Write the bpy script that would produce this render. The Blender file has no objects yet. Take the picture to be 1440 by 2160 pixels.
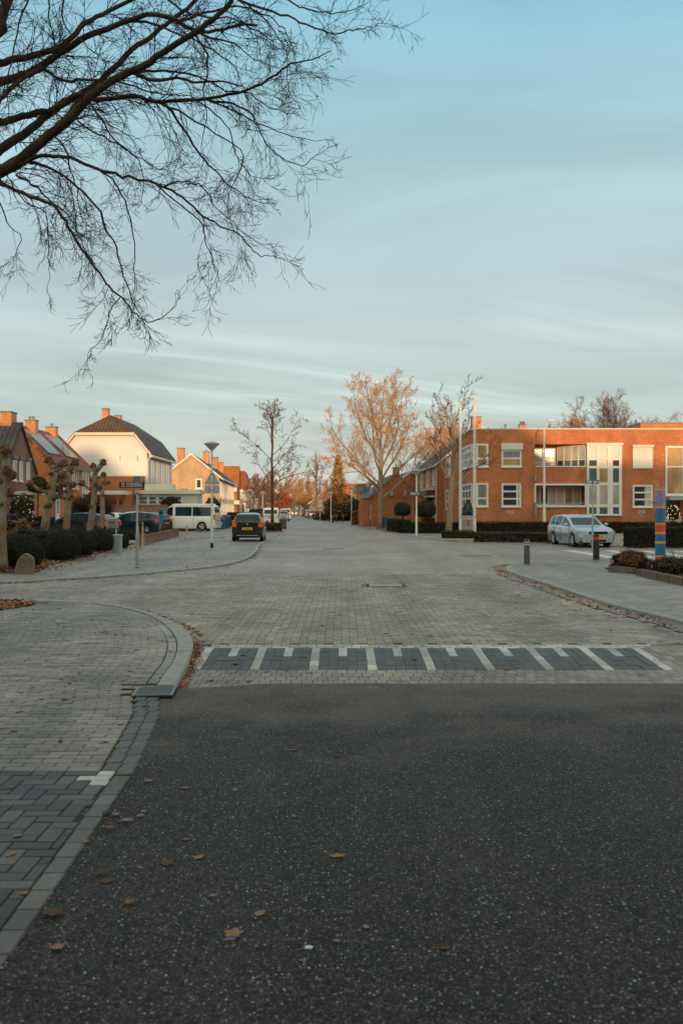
import bpy, math, random
from math import radians, sin, cos, tan, pi, sqrt
from mathutils import Vector, noise
C = bpy.context.scene.collection
S = bpy.context.scene
# ------------------------------------------------------------------ camera
F_PX, HOR, EYE = 2100.0, 1074.0, 1.7
cam_d = bpy.data.cameras.new('camera')
cam = bpy.data.objects.new('camera', cam_d); C.objects.link(cam)
cam.location = (0, 0, EYE); cam.rotation_euler = (radians(90), 0, 0)
cam_d.sensor_fit = 'VERTICAL'; cam_d.sensor_height = 36; cam_d.lens = 36*F_PX/2160
cam_d.shift_y = -(1080-HOR)/2160
cam_d.clip_start = 0.1; cam_d.clip_end = 3000
cam_d.dof.use_dof = True; cam_d.dof.focus_distance = 11.5; cam_d.dof.aperture_fstop = 3.2
S.camera = cam
# ------------------------------------------------------------------ light
SUN_EL, SUN_AZ = 5.4, -11.0        # degrees; negative azimuth: to the right of straight behind the camera
sd = bpy.data.lights.new('sun', 'SUN'); sd.energy = 3.1; sd.angle = radians(0.8); sd.color = (1.0, 0.58, 0.27)
sun = bpy.data.objects.new('sun', sd); C.objects.link(sun)
_d = Vector((sin(radians(SUN_AZ))*cos(radians(SUN_EL)), cos(radians(SUN_AZ))*cos(radians(SUN_EL)), -sin(radians(SUN_EL))))
sun.rotation_euler = _d.to_track_quat('-Z', 'Y').to_euler()
W = bpy.data.worlds.new('World'); S.world = W; W.use_nodes = True
nt = W.node_tree; N = nt.nodes; Lk = nt.links; N.clear()
def wn(t, **k):
    n = N.new(t)
    for a, b in k.items(): setattr(n, a, b)
    return n
out = wn('ShaderNodeOutputWorld'); bg = wn('ShaderNodeBackground'); bg.inputs[1].default_value = 0.12
sky = wn('ShaderNodeTexSky', sky_type='NISHITA', sun_disc=False)
sky.sun_elevation = radians(SUN_EL); sky.sun_rotation = radians(180+SUN_AZ)
sky.air_density = 1.0; sky.dust_density = 1.2; sky.ozone_density = 1.5
tc = wn('ShaderNodeTexCoord'); sep = wn('ShaderNodeSeparateXYZ'); Lk.new(tc.outputs['Generated'], sep.inputs[0])
def math_n(op, a, b=None, clamp=False):
    n = wn('ShaderNodeMath', operation=op); n.use_clamp = clamp
    for i, v in enumerate((a, b)):
        if v is None: continue
        if isinstance(v, (int, float)): n.inputs[i].default_value = v
        else: Lk.new(v, n.inputs[i])
    return n.outputs[0]
zc = math_n('MAXIMUM', sep.outputs[2], 0.0)
den = math_n('ADD', zc, 0.12)
px_ = math_n('DIVIDE', sep.outputs[0], den); py_ = math_n('DIVIDE', sep.outputs[1], den)
cmb = wn('ShaderNodeCombineXYZ'); Lk.new(px_, cmb.inputs[0]); Lk.new(py_, cmb.inputs[1])
mp = wn('ShaderNodeMapping'); mp.inputs['Scale'].default_value = (0.6, 1.0, 1); mp.inputs['Rotation'].default_value = (0, 0, 0.45)
mp.inputs['Location'].default_value = (3.7, 1.9, 0)
Lk.new(cmb.outputs[0], mp.inputs[0])
n1 = wn('ShaderNodeTexNoise'); n1.inputs['Scale'].default_value = 0.9; n1.inputs['Detail'].default_value = 7; n1.inputs['Roughness'].default_value = 0.52; n1.inputs['Distortion'].default_value = 0.7
Lk.new(mp.outputs[0], n1.inputs['Vector'])
mp2r = wn('ShaderNodeMapping'); mp2r.inputs['Rotation'].default_value = (0, 0, -0.42)
mp2 = wn('ShaderNodeMapping'); mp2.inputs['Scale'].default_value = (0.50, 3.0, 1)
mp2.inputs['Location'].default_value = (9.3, -1.0, 0)
Lk.new(cmb.outputs[0], mp2r.inputs[0]); Lk.new(mp2r.outputs[0], mp2.inputs[0])
n2 = wn('ShaderNodeTexNoise'); n2.inputs['Scale'].default_value = 0.8; n2.inputs['Detail'].default_value = 8; n2.inputs['Roughness'].default_value = 0.5; n2.inputs['Distortion'].default_value = 0.9
Lk.new(mp2.outputs[0], n2.inputs['Vector'])
def ramp(src, pts):
    r = wn('ShaderNodeValToRGB'); e = r.color_ramp.elements
    while len(e) > 1: e.remove(e[-1])
    e[0].position = pts[0][0]; e[0].color = (*pts[0][1], 1) if isinstance(pts[0][1], tuple) else (pts[0][1],)*3+(1,)
    for p, c in pts[1:]:
        q = e.new(p); q.color = (*c, 1) if isinstance(c, tuple) else (c,)*3+(1,)
    Lk.new(src, r.inputs[0]); return r.outputs[0]
def mixc(f, a, b, t='MIX'):
    n = wn('ShaderNodeMix', data_type='RGBA', blend_type=t)
    for i, v in ((0, f), (6, a), (7, b)):
        if isinstance(v, (int, float)): n.inputs[i].default_value = v
        elif isinstance(v, tuple): n.inputs[i].default_value = (*v, 1)
        else: Lk.new(v, n.inputs[i])
    return n.outputs[2]
K = 1/0.12
# veil of high thin cloud: colour follows the height above the horizon
veil = ramp(zc, [(z_, tuple(v*K*.1 for v in c_)) for z_, c_ in ((0.0, (.70,.70,.64)), (.05, (.60,.67,.63)), (.12, (.60,.70,.68)), (.20, (.575,.72,.72)), (.30, (.56,.78,.84)), (.45, (.335,.66,.81)), (.62, (.56,.64,.64)), (1.0, (.84,.77,.66)))])
veil = mixc(1.0, veil, (10.0, 10.0, 10.0), 'MULTIPLY')
c1 = ramp(n1.outputs[0], [(0.32, 0.83), (0.45, .95), (0.56, 1.03), (0.68, 1.10)])
c2 = ramp(n2.outputs[0], [(0.38, .90), (0.50, 1.0), (0.58, 1.17), (0.70, 1.42)])
veil2 = mixc(1.0, veil, c1, 'MULTIPLY')
low = ramp(zc, [(0.02, 0.0), (0.08, 1.0), (0.20, 0.9), (0.27, 0.15), (.34, 0)])
mp3 = wn('ShaderNodeMapping'); mp3.inputs['Scale'].default_value = (0.5, 0.5, 1); mp3.inputs['Location'].default_value = (1.3, 0.4, 0); Lk.new(cmb.outputs[0], mp3.inputs[0])
n3 = wn('ShaderNodeTexNoise'); n3.inputs['Scale'].default_value = 0.9; n3.inputs['Detail'].default_value = 3; Lk.new(mp3.outputs[0], n3.inputs['Vector'])
low = math_n('MULTIPLY', low, ramp(n3.outputs[0], [(0.42, 0.06), (0.57, 1.0)]))
c2m = mixc(low, (1, 1, 1), c2)
veil3 = mixc(1.0, veil2, c2m, 'MULTIPLY')
back = math_n('MULTIPLY', sep.outputs[1], -1.0)
warm = ramp(math_n('ADD', math_n('MULTIPLY', back, 0.5), 0.5), [(0.45, (1.0, 1.0, 1.0)), (0.75, (1.55, 1.30, 1.08)), (1.0, (2.6, 1.9, 1.3))])
veil3 = mixc(1.0, veil3, warm, 'MULTIPLY')
skyg = mixc(0.86, sky.outputs[0], veil3)
Lk.new(skyg, bg.inputs[0]); Lk.new(bg.outputs[0], out.inputs[0])
S.view_settings.view_transform = 'Standard'; S.view_settings.look = 'None'
S.view_settings.exposure = 0.0; S.view_settings.gamma = 1.0
S.cycles.use_denoising = True
S.cycles.max_bounces = 6; S.cycles.diffuse_bounces = 3; S.cycles.glossy_bounces = 3
# ------------------------------------------------------------------ pixel helpers
def wx(x, Y): return (x-720.0)*Y/F_PX
def wz(y, Y): return EYE+(HOR-y)*Y/F_PX
def gp(x, y, z=0.0):
    Y = F_PX*(EYE-z)/(y-HOR); return (wx(x, Y), Y)
# ------------------------------------------------------------------ mesh builder
class MB:
    def __init__(s): s.v = []; s.f = []; s.t = None
    def add(s, vs, fs):
        b = len(s.v); s.v += [tuple(p) for p in vs]; s.f += [tuple(b+i for i in q) for q in fs]
    def box(s, x0, x1, y0, y1, z0, z1):
        if x0 > x1: x0, x1 = x1, x0
        if y0 > y1: y0, y1 = y1, y0
        if z0 > z1: z0, z1 = z1, z0
        s.add([(x0,y0,z0),(x1,y0,z0),(x1,y1,z0),(x0,y1,z0),(x0,y0,z1),(x1,y0,z1),(x1,y1,z1),(x0,y1,z1)],
              [(0,3,2,1),(4,5,6,7),(0,1,5,4),(1,2,6,5),(2,3,7,6),(3,0,4,7)])
        return s
    def hexa(s, bot, top):
        s.add(list(bot)+list(top), [(3,2,1,0),(4,5,6,7),(0,1,5,4),(1,2,6,5),(2,3,7,6),(3,0,4,7)]); return s
    def prism(s, poly, a0, a1, axis):
        # poly: 2D points; extruded along axis from a0 to a1. axis 'y': (x,z); 'x': (y,z); 'z': (x,y)
        n = len(poly)
        def m(p, a):
            return (p[0], a, p[1]) if axis == 'y' else ((a, p[0], p[1]) if axis == 'x' else (p[0], p[1], a))
        s.add([m(p, a0) for p in poly]+[m(p, a1) for p in poly],
              [tuple(range(n)), tuple(range(2*n-1, n-1, -1))]+[(i, i+n, (i+1) % n+n, (i+1) % n) for i in range(n)])
        return s
    def tube(s, pts, rad, n=6, caps=True):
        pts = [Vector(p) for p in pts]
        if isinstance(rad, (int, float)): rad = [rad]*len(pts)
        vs = []; fs = []; m = len(pts); u = None
        for i, p in enumerate(pts):
            t = (pts[min(i+1, m-1)]-pts[max(i-1, 0)])
            if t.length < 1e-6: t = Vector((0, 0, 1))
            t.normalize()
            if u is None: u = t.orthogonal()
            u = u-t*u.dot(t)
            if u.length < 1e-5: u = t.orthogonal()
            u.normalize(); w = t.cross(u)
            for k in range(n):
                a = 2*pi*k/n
                vs.append(p+(u*cos(a)+w*sin(a))*rad[i])
        for i in range(m-1):
            for k in range(n):
                fs.append((i*n+k, i*n+(k+1) % n, (i+1)*n+(k+1) % n, (i+1)*n+k))
        if caps: fs += [tuple(range(n-1, -1, -1)), tuple((m-1)*n+k for k in range(n))]
        s.add(vs, fs); return s
    def lathe(s, prof, n=16, c=(0, 0, 0), axis='z'):
        vs = []; fs = []; m = len(prof)
        for r, h in prof:
            for k in range(n):
                a = 2*pi*k/n
                if axis == 'z': vs.append((c[0]+r*cos(a), c[1]+r*sin(a), c[2]+h))
                else: vs.append((c[0]+r*cos(a), c[1]+h, c[2]+r*sin(a)))
        for i in range(m-1):
            for k in range(n): fs.append((i*n+k, i*n+(k+1) % n, (i+1)*n+(k+1) % n, (i+1)*n+k))
        fs += [tuple(range(n-1, -1, -1)), tuple((m-1)*n+k for k in range(n))]
        s.add(vs, fs); return s
    def ball(s, c, rx, ry, rz, nu=16, nv=10, jit=0.0, rng=None, z0=-1.0):
        vs = []; fs = []
        for j in range(nv+1):
            zz = z0+(1-z0)*j/nv; a = math.asin(max(-1, min(1, zz)))
            for i in range(nu):
                b = 2*pi*i/nu
                d = Vector((cos(a)*cos(b), cos(a)*sin(b), sin(a)))
                k = 1+(jit*noise.noise(d*2.3+Vector(c)) if jit else 0)
                vs.append((c[0]+d.x*rx*k, c[1]+d.y*ry*k, c[2]+d.z*rz*k))
        for j in range(nv):
            for i in range(nu): fs.append((j*nu+i, j*nu+(i+1) % nu, (j+1)*nu+(i+1) % nu, (j+1)*nu+i))
        s.add(vs, fs); return s
    def leaf(s, p, sz, rng, nrm=None, flat=0.0):
        if nrm is None:
            nrm = Vector((rng.gauss(0, 1), rng.gauss(0, 1), rng.gauss(0, 1)))
        else:
            nrm = Vector(nrm)+Vector((rng.gauss(0, .45), rng.gauss(0, .45), rng.gauss(0, .45)))
        if nrm.length < 1e-4: nrm = Vector((0, 0, 1))
        nrm.normalize()
        u = nrm.cross(Vector((rng.gauss(0, 1), rng.gauss(0, 1), rng.gauss(0, 1))))
        if u.length < 1e-4: u = Vector((1, 0, 0))
        u.normalize(); w = nrm.cross(u); p = Vector(p)
        a = sz*rng.uniform(.7, 1.3); b = a*rng.uniform(.45, .75)
        s.add([p-u*a, p+w*b+nrm*a*.15, p+u*a, p-w*b+nrm*a*.15], [(0, 1, 2), (0, 2, 3)])
    def build(s, name, m, parent=None, smooth=False, loc=None, rz=0.0, sharp=None, tone=None):
        me = bpy.data.meshes.new(name); me.from_pydata(s.v, [], s.f)
        if tone is not None:
            ca = me.color_attributes.new('tone', 'FLOAT_COLOR', 'POINT')
            buf = []
            for t in tone: buf += [t, t, t, 1.0]
            ca.data.foreach_set('color', buf)
        me.update()
        if smooth:
            me.polygons.foreach_set('use_smooth', [True]*len(me.polygons))
            if sharp: me.set_sharp_from_angle(angle=radians(sharp))
        o = bpy.data.objects.new(name, me); C.objects.link(o)
        for q in (m if isinstance(m, (list, tuple)) else [m]): me.materials.append(q)
        if parent is not None: o.parent = parent
        if loc is not None: o.location = loc
        o.rotation_euler = (0, 0, rz)
        return o
def tag(o, label=None, cat=None, group=None, kind=None):
    if label: o['label'] = label
    if cat: o['category'] = cat
    if group: o['group'] = group
    if kind: o['kind'] = kind
    return o
def thing(name, label, cat, loc=(0, 0, 0), rz=0.0, group=None):
    o = bpy.data.objects.new(name, None); C.objects.link(o)
    o.location = loc; o.rotation_euler = (0, 0, rz); o.empty_display_size = .2
    return tag(o, label, cat, group)
def kids(o): return [c for c in bpy.data.objects if c.parent == o]
def copy_tree(o, parent=None):
    c = o.copy(); C.objects.link(c); c.parent = parent
    for ch in kids(o): copy_tree(ch, c)
    return c
# ------------------------------------------------------------------ materials
def lin(c): return tuple(((v/255.0)/12.92 if v/255.0 <= .04045 else ((v/255.0+.055)/1.055)**2.4) for v in c)
class NT:
    def __init__(s, name):
        s.m = bpy.data.materials.new(name); s.m.use_nodes = True; s.t = s.m.node_tree
        s.b = s.t.nodes['Principled BSDF']
    def n(s, t, ins=None, **k):
        q = s.t.nodes.new(t)
        for a, b in k.items(): setattr(q, a, b)
        if ins:
            for a, b in ins.items(): s.set(q.inputs[a], b)
        return q
    def set(s, i, v):
        if hasattr(v, 'is_linked') or isinstance(v, bpy.types.NodeSocket): s.t.links.new(v, i)
        elif isinstance(v, tuple) and len(v) == 3 and len(i.default_value) == 4: i.default_value = (*v, 1)
        else: i.default_value = v
    def obj(s): return s.n('ShaderNodeTexCoord').outputs['Object']
    def mapv(s, v, sc=(1, 1, 1), rot=(0, 0, 0), loc=(0, 0, 0)):
        return s.n('ShaderNodeMapping', {'Vector': v, 'Scale': sc, 'Rotation': rot, 'Location': loc}).outputs[0]
    def noise(s, v, scale, detail=4, rough=.55, dist=0.0, out=0):
        return s.n('ShaderNodeTexNoise', {'Vector': v, 'Scale': scale, 'Detail': detail, 'Roughness': rough, 'Distortion': dist}).outputs[out]
    def ramp(s, src, pts):
        r = s.n('ShaderNodeValToRGB'); e = r.color_ramp.elements
        while len(e) > 1: e.remove(e[-1])
        f = lambda c: (*c, 1) if isinstance(c, tuple) else (c, c, c, 1)
        e[0].position = pts[0][0]; e[0].color = f(pts[0][1])
        for p, c in pts[1:]: e.new(p).color = f(c)
        s.t.links.new(src, r.inputs[0]); return r.outputs[0]
    def mix(s, f, a, b, t='MIX'):
        q = s.n('ShaderNodeMix', data_type='RGBA', blend_type=t)
        for i, v in ((0, f), (6, a), (7, b)): s.set(q.inputs[i], v)
        return q.outputs[2]
    def math(s, op, a, b=None):
        q = s.n('ShaderNodeMath', operation=op); s.set(q.inputs[0], a)
        if b is not None: s.set(q.inputs[1], b)
        return q.outputs[0]
    def col(s, c): s.set(s.b.inputs['Base Color'], c)
    def bump(s, h, strength=.3, dist=.01):
        q = s.n('ShaderNodeBump', {'Height': h, 'Strength': strength, 'Distance': dist}); s.t.links.new(q.outputs[0], s.b.inputs['Normal'])
    def fin(s, rough=.7, metal=0.0, spec=.5, coat=0.0):
        s.b.inputs['Roughness'].default_value = rough; s.b.inputs['Metallic'].default_value = metal
        s.b.inputs['Specular IOR Level'].default_value = spec
        if coat: s.b.inputs['Coat Weight'].default_value = coat; s.b.inputs['Coat Roughness'].default_value = .04
        return s.m
def mat(name, c, rough=.7, metal=0.0, spec=.5, var=.18, sc=6.0, coat=0.0, bump=0.0):
    t = NT(name); o = t.obj(); n = t.noise(o, sc, 5, .6)
    lo = tuple(x*(1-var) for x in c); hi = tuple(min(1, x*(1+var)) for x in c)
    t.col(t.ramp(n, [(.3, lo), (.7, hi)]))
    if bump: t.bump(n, bump, .02)
    return t.fin(rough, metal, spec, coat)
def brick_mat(name, c1, c2, mortar, bw=.22, bh=.065, patch=.22):
    t = NT(name); o = t.obj(); sp = t.n('ShaderNodeSeparateXYZ', {0: o})
    u = t.math('ADD', sp.outputs[0], sp.outputs[1]); cb = t.n('ShaderNodeCombineXYZ', {0: u, 1: sp.outputs[2]})
    br = t.n('ShaderNodeTexBrick', {'Vector': cb.outputs[0], 'Color1': c1, 'Color2': c2, 'Mortar': mortar, 'Scale': 1.0, 'Mortar Size': .006,
                                    'Brick Width': bw, 'Row Height': bh, 'Bias': 0.0})
    n = t.noise(o, .55, 6, .65); n2 = t.noise(o, 5.0, 3, .6)
    k = t.ramp(t.noise(t.mapv(o, (1, 1, .25)), 1.1, 5, .6), [(.3, 1-patch*.7), (.7, 1+patch*.5)]); k = t.mix(1.0, k, t.ramp(n, [(.3, 1-patch), (.7, 1+patch)]), 'MULTIPLY'); k2 = t.ramp(n2, [(.3, .88), (.7, 1.12)])
    t.col(t.mix(1.0, t.mix(1.0, br.outputs['Color'], k, 'MULTIPLY'), k2, 'MULTIPLY'))
    return t.fin(.85, 0, .25)
def tile_mat(name, c, axis=0, pitch=.28, row=.34):
    # pantiles: rounded columns running down the slope, rows across it
    t = NT(name); o = t.obj(); sp = t.n('ShaderNodeSeparateXYZ', {0: o})
    w = t.math('SINE', t.math('MULTIPLY', sp.outputs[axis], 2*pi/pitch))
    r = t.math('FRACT', t.math('MULTIPLY', sp.outputs[2], 1/row))
    n = t.noise(o, 1.2, 6, .7); n2 = t.noise(o, 9, 3, .6)
    base = t.ramp(n, [(.3, tuple(x*.7 for x in c)), (.7, tuple(x*1.3 for x in c))])
    base = t.mix(1.0, base, t.ramp(n2, [(.35, .8), (.65, 1.2)]), 'MULTIPLY')
    base = t.mix(1.0, base, t.ramp(w, [(0.0, .62), (.45, 1.0)]), 'MULTIPLY')
    base = t.mix(1.0, base, t.ramp(r, [(0.0, .6), (.14, 1.0)]), 'MULTIPLY')
    t.col(base); t.bump(t.math('ADD', w, r), .5, .04)
    return t.fin(.75, 0, .3)
M = {}
M['brick_orange'] = brick_mat('orange red brick', (.62, .20, .070), (.51, .155, .055), (.50, .30, .17))
M['brick_red'] = brick_mat('dull red brick', (.58, .185, .075), (.47, .145, .060), (.46, .27, .16))
M['brick_brown'] = brick_mat('brown brick', (.30, .14, .095), (.23, .10, .07), (.3, .22, .18))
M['brick_rust'] = brick_mat('rust brick', (.50, .17, .07), (.41, .135, .058), (.4, .25, .16))
M['brick_yellow'] = brick_mat('yellow brick', (.62, .42, .235), (.52, .34, .18), (.5, .42, .32))
M['brick_pink'] = brick_mat('pinkish brick', (.33, .20, .15), (.27, .16, .12), (.3, .25, .22))
M['brick_chimney'] = brick_mat('chimney brick', (.66, .28, .11), (.56, .22, .085), (.55, .36, .24))
M['render_white'] = mat('off white plaster', (.76, .75, .745), .9, 0, .2, .06, .6)
M['render_shade'] = mat('white plaster in blue shade colour', (.60, .63, .65), .9, 0, .2, .05, 1)  # white plaster again, with the blue of shade put into the colour
M['white'] = mat('white paint', (.78, .77, .73), .5, 0, .4, .04, 2)
M['cream'] = mat('cream paint', (.70, .66, .56), .6, 0, .4, .05, 2)
M['white_line'] = mat('white road paint', (.60, .66, .66), .7, 0, .3, .15, 12)
M['tile_dark'] = tile_mat('dark grey pantile', (.10, .105, .11), 0)
M['tile_dark_y'] = tile_mat('dark grey pantile lengthwise', (.10, .105, .115), 1)
M['tile_brown'] = tile_mat('brown pantile', (.15, .085, .055), 0)
M['tile_red_y'] = tile_mat('red pantile lengthwise', (.30, .12, .075), 1)
M['tile_blue_y'] = tile_mat('blue grey pantile', (.12, .15, .19), 1)
M['tile_orange'] = tile_mat('orange pantile', (.55, .19, .045), 0)
M['tile_rust'] = tile_mat('rust pantile', (.36, .11, .04), 0)
M['roof_flat'] = mat('grey roofing felt', (.16, .16, .16), .9)
M['lead'] = mat('weathered lead', (.20, .21, .22), .6, .3)
M['black'] = mat('black rubber', (.012, .012, .013), .7, 0, .4, .2, 20)
M['black_gloss'] = mat('black plastic', (.009, .009, .010), .55, 0, .3, .1, 5)
M['galv'] = mat('galvanised steel', (.36, .40, .42), .5, .55, .5, .15, 14)
M['steel'] = mat('brushed steel', (.62, .60, .56), .3, .9, .5, .1, 9)
M['pole_white'] = mat('white pole paint', (.74, .72, .68), .45, 0, .5, .06, 6)
M['pole_grey'] = mat('pale grey pole paint', (.56, .60, .60), .45, .1, .5, .08, 6)
def glass_mat(name, c, rough=.06, spec=1.0):
    t = NT(name); o = t.obj(); n = t.noise(t.mapv(o, (1.4, 1.4, .5)), 1.1, 3, .5)
    t.col(t.ramp(n, [(.35, tuple(x*.7 for x in c)), (.65, tuple(x*1.3 for x in c))]))
    t.b.inputs['IOR'].default_value = 1.6
    return t.fin(rough, 0, spec)
M['glass_dark'] = glass_mat('dark window glass', (.035, .04, .05))
M['glass_blue'] = glass_mat('blue grey window glass', (.10, .14, .19))
M['glass_car'] = glass_mat('car glass', (.014, .038, .050), .04, .28)
M['glass_curtain'] = glass_mat('glass with pale curtain', (.48, .44, .37), .12, .6)
M['glass_blind'] = glass_mat('glass with grey blind', (.24, .23, .22), .12, .7)
M['glass_amber'] = glass_mat('glass with amber light in its colour', (.42, .27, .12), .1, .8)  # bright amber reflection painted into the pane colour
M['shutter'] = mat('pale roller shutter', (.72, .70, .66), .6, 0, .3, .04, 2)
M['bronze'] = mat('dark bronze', (.045, .052, .06), .45, .6, .5, .4, 8)
M['sandstone'] = mat('tan stone', (.50, .38, .25), .85, 0, .3, .2, 7)
M['greystone'] = mat('grey stone', (.30, .29, .28), .85, 0, .3, .15, 7)
# ------------------------------------------------------------------ road and paving materials
def asphalt_mat():
    t = NT('asphalt with light grit'); o = t.obj()
    n = t.noise(o, .55, 6, .6); n3 = t.noise(o, 4.0, 6, .75); lane = t.noise(t.mapv(o, (1.5, .12, 1)), 1.0, 4, .5)
    base = t.ramp(n, [(.3, (.009, .009, .009)), (.7, (.022, .0215, .021))])
    base = t.mix(1.0, base, t.ramp(lane, [(.32, .65), (.5, 1.0), (.68, 1.5)]), 'MULTIPLY')
    base = t.mix(1.0, base, t.ramp(n3, [(.3, .6), (.7, 1.4)]), 'MULTIPLY')
    for sc, lo, c, d in ((95.0, .68, (.060, .060, .057), .5), (70.0, .84, (.13, .135, .13), .42), (130.0, .80, (.17, .17, .165), .45), (48.0, .93, (.55, .60, .58), .25), (75.0, .93, (.42, .45, .43), .36), (60.0, .92, (.17, .125, .085), .4), (42.0, .80, (.010, .010, .010), .5)):
        v = t.n('ShaderNodeTexVoronoi', {'Vector': o, 'Scale': sc, 'Randomness': 1.0})
        sp = t.n('ShaderNodeSeparateColor', {0: v.outputs['Color']})
        f = t.math('MULTIPLY', t.math('GREATER_THAN', sp.outputs[0], lo), t.math('LESS_THAN', v.outputs['Distance'], d))
        base = t.mix(f, base, t.mix(sp.outputs[1], c, tuple(x*.4 for x in c)))
    # sandy dust off the clinkers, spread wider to paint in brightening towards the junction
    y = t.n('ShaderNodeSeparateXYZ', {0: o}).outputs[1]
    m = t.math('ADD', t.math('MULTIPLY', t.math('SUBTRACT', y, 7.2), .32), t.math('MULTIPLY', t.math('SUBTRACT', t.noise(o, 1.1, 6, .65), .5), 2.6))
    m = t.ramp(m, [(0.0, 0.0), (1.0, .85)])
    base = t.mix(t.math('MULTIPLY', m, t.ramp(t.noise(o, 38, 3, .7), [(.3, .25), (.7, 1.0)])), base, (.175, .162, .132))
    t.col(base)
    t.bump(t.noise(o, 80, 3, .8), .8, .012)
    return t.fin(.66, 0, .22)
def paver_mat(name, dark, light, rough=.55, bump=.25, stain=.22):
    t = NT(name); o = t.obj()
    a = t.n('ShaderNodeAttribute', attribute_name='tone').outputs['Color']
    base = t.mix(a, dark, light)
    n = t.noise(o, .7, 6, .65); n2 = t.noise(o, 42, 4, .75)
    base = t.mix(1.0, base, t.ramp(t.noise(t.mapv(o, (1.0, .17, 1), (0, 0, .12)), .9, 5, .55), [(.33, .62), (.5, 1.0), (.66, 1.22)]), 'MULTIPLY')
    base = t.mix(1.0, base, t.ramp(n, [(.3, 1-stain), (.7, 1+stain)]), 'MULTIPLY')
    base = t.mix(1.0, base, t.ramp(n2, [(.3, .72), (.7, 1.28)]), 'MULTIPLY')
    t.col(base); t.bump(n2, bump, .006)
    return t.fin(rough, 0, .6)
def sheet_pave(name, c1, c2, bw, bh, mortar, rot=0.0, big=.3):
    t = NT(name); o = t.obj(); v = t.mapv(o, rot=(0, 0, rot))
    br = t.n('ShaderNodeTexBrick', {'Vector': v, 'Color1': c1, 'Color2': c2, 'Mortar': mortar, 'Scale': 1.0, 'Mortar Size': .007, 'Brick Width': bw, 'Row Height': bh, 'Mortar Smooth': .3})
    n = t.noise(o, .22, 7, .62); n2 = t.noise(t.mapv(o, (1.0, .10, 1), (0, 0, .05)), .9, 5, .6); n3 = t.noise(o, 6, 4, .7)
    b = t.mix(1.0, br.outputs['Color'], t.ramp(n, [(.3, 1-big), (.7, 1+big)]), 'MULTIPLY')
    b = t.mix(1.0, b, t.ramp(n2, [(.3, 1-big*.7), (.7, 1+big*.7)]), 'MULTIPLY')
    b = t.mix(1.0, b, t.ramp(n3, [(.3, .82), (.7, 1.18)]), 'MULTIPLY')
    t.col(b); t.bump(n3, .12, .008)
    return t.fin(.55, 0, .6)
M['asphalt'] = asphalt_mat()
M['pave_road'] = paver_mat('worn brown grey clinkers', (.160, .140, .104), (.325, .286, .222), stain=.32)
M['pave_walk'] = paver_mat('brown grey pavement bricks', (.12, .112, .094), (.28, .26, .215), stain=.3)
M['pave_dark'] = paver_mat('dark grey paving bricks', (.022, .0225, .0225), (.085, .086, .084), stain=.25)
M['pave_ramp'] = paver_mat('blackish ramp bricks', (.034, .0335, .033), (.064, .062, .060), stain=.2)
M['pave_white'] = paver_mat('white marking bricks', (.30, .305, .27), (.54, .55, .49), stain=.22)
M['pave_edge'] = paver_mat('grey edging bricks', (.050, .048, .044), (.125, .12, .108), stain=.2)
M['sand'] = mat('joint sand', (.075, .067, .056), .95, 0, .2, .3, 20)
M['kerb'] = mat('pale concrete kerb', (.31, .335, .315), .85, 0, .25, .14, 5, 0, .15)
M['kerb_far'] = mat('grey concrete kerb', (.32, .34, .325), .85, 0, .25, .16, 3)
M['road_far'] = sheet_pave('road clinkers far off', (.33, .30, .25), (.22, .20, .165), .22, .11, (.15, .135, .11))
M['walk_far'] = sheet_pave('pavement slabs', (.27, .25, .215), (.18, .168, .145), .3, .3, (.11, .105, .09), .05)
M['soil'] = mat('dark soil', (.040, .030, .022), .95, 0, .2, .4, 3)
M['ground'] = mat('dull winter ground', (.07, .065, .045), .95, 0, .2, .3, .3)
# ------------------------------------------------------------------ geometry of the ground
def interp(tab, v):
    if v <= tab[0][0]: return tab[0][1]
    for (a, p), (b, q) in zip(tab, tab[1:]):
        if v <= b: return p+(q-p)*(v-a)/(b-a)
    return tab[-1][1]
def zs(y): return interp([(6.8, -.068), (9.0, -.066), (9.8, -.04), (11.2, .0), (12.6, .03)], y)   # near left pavement
def zr(y): return interp([(9.4, -.0795), (10.1, -.079), (11.0, -.076), (12.25, -.008), (12.5, 0.0)], y)          # road with the ramp
def polyline_at(pts, y, flat=None):
    tab = sorted((p[1], p[0]) for p in pts); return interp(tab, y)
def inside(poly, x, y):
    c = False; n = len(poly); j = n-1
    for i in range(n):
        xi, yi = poly[i]; xj, yj = poly[j]
        if (yi > y) != (yj > y) and x < (xj-xi)*(y-yi)/(yj-yi)+xi: c = not c
        j = i
    return c
def sheet(name, poly, z, m, kind='structure', zf=None):
    mb = MB(); mb.add([(x, y, zf(y) if zf else z) for x, y in poly], [tuple(range(len(poly)))])
    o = mb.build(name, m)
    if o.data.polygons[0].normal.z < 0: o.data.flip_normals()
    return tag(o, kind=kind)
KO = [(-5.77,18.36),(-4.78,18.08),(-3.87,17.28),(-3.02,15.87),(-2.31,14.26),(-1.89,12.7),(-1.71,11.2),(-1.665,10.44),(-1.63,9.80)]
KI = [(-5.57,18.10),(-4.64,17.75),(-3.80,16.95),(-2.99,15.55),(-2.42,13.95),(-2.06,12.5),(-1.89,11.3),(-1.845,10.44),(-1.82,9.80)]
def catmull(pts, k=8):
    P = [Vector((*p, 0)) if len(p) == 2 else Vector(p) for p in pts]; P = [2*P[0]-P[1]]+P+[2*P[-1]-P[-2]]; o = []
    for i in range(1, len(P)-2):
        for j in range(k):
            t = j/k; a, b, c, d = P[i-1], P[i], P[i+1], P[i+2]
            o.append(.5*((2*b)+(c-a)*t+(2*a-5*b+4*c-d)*t*t+(3*b-a-3*c+d)*t**3))
    o.append(P[-2]); return o
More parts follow.
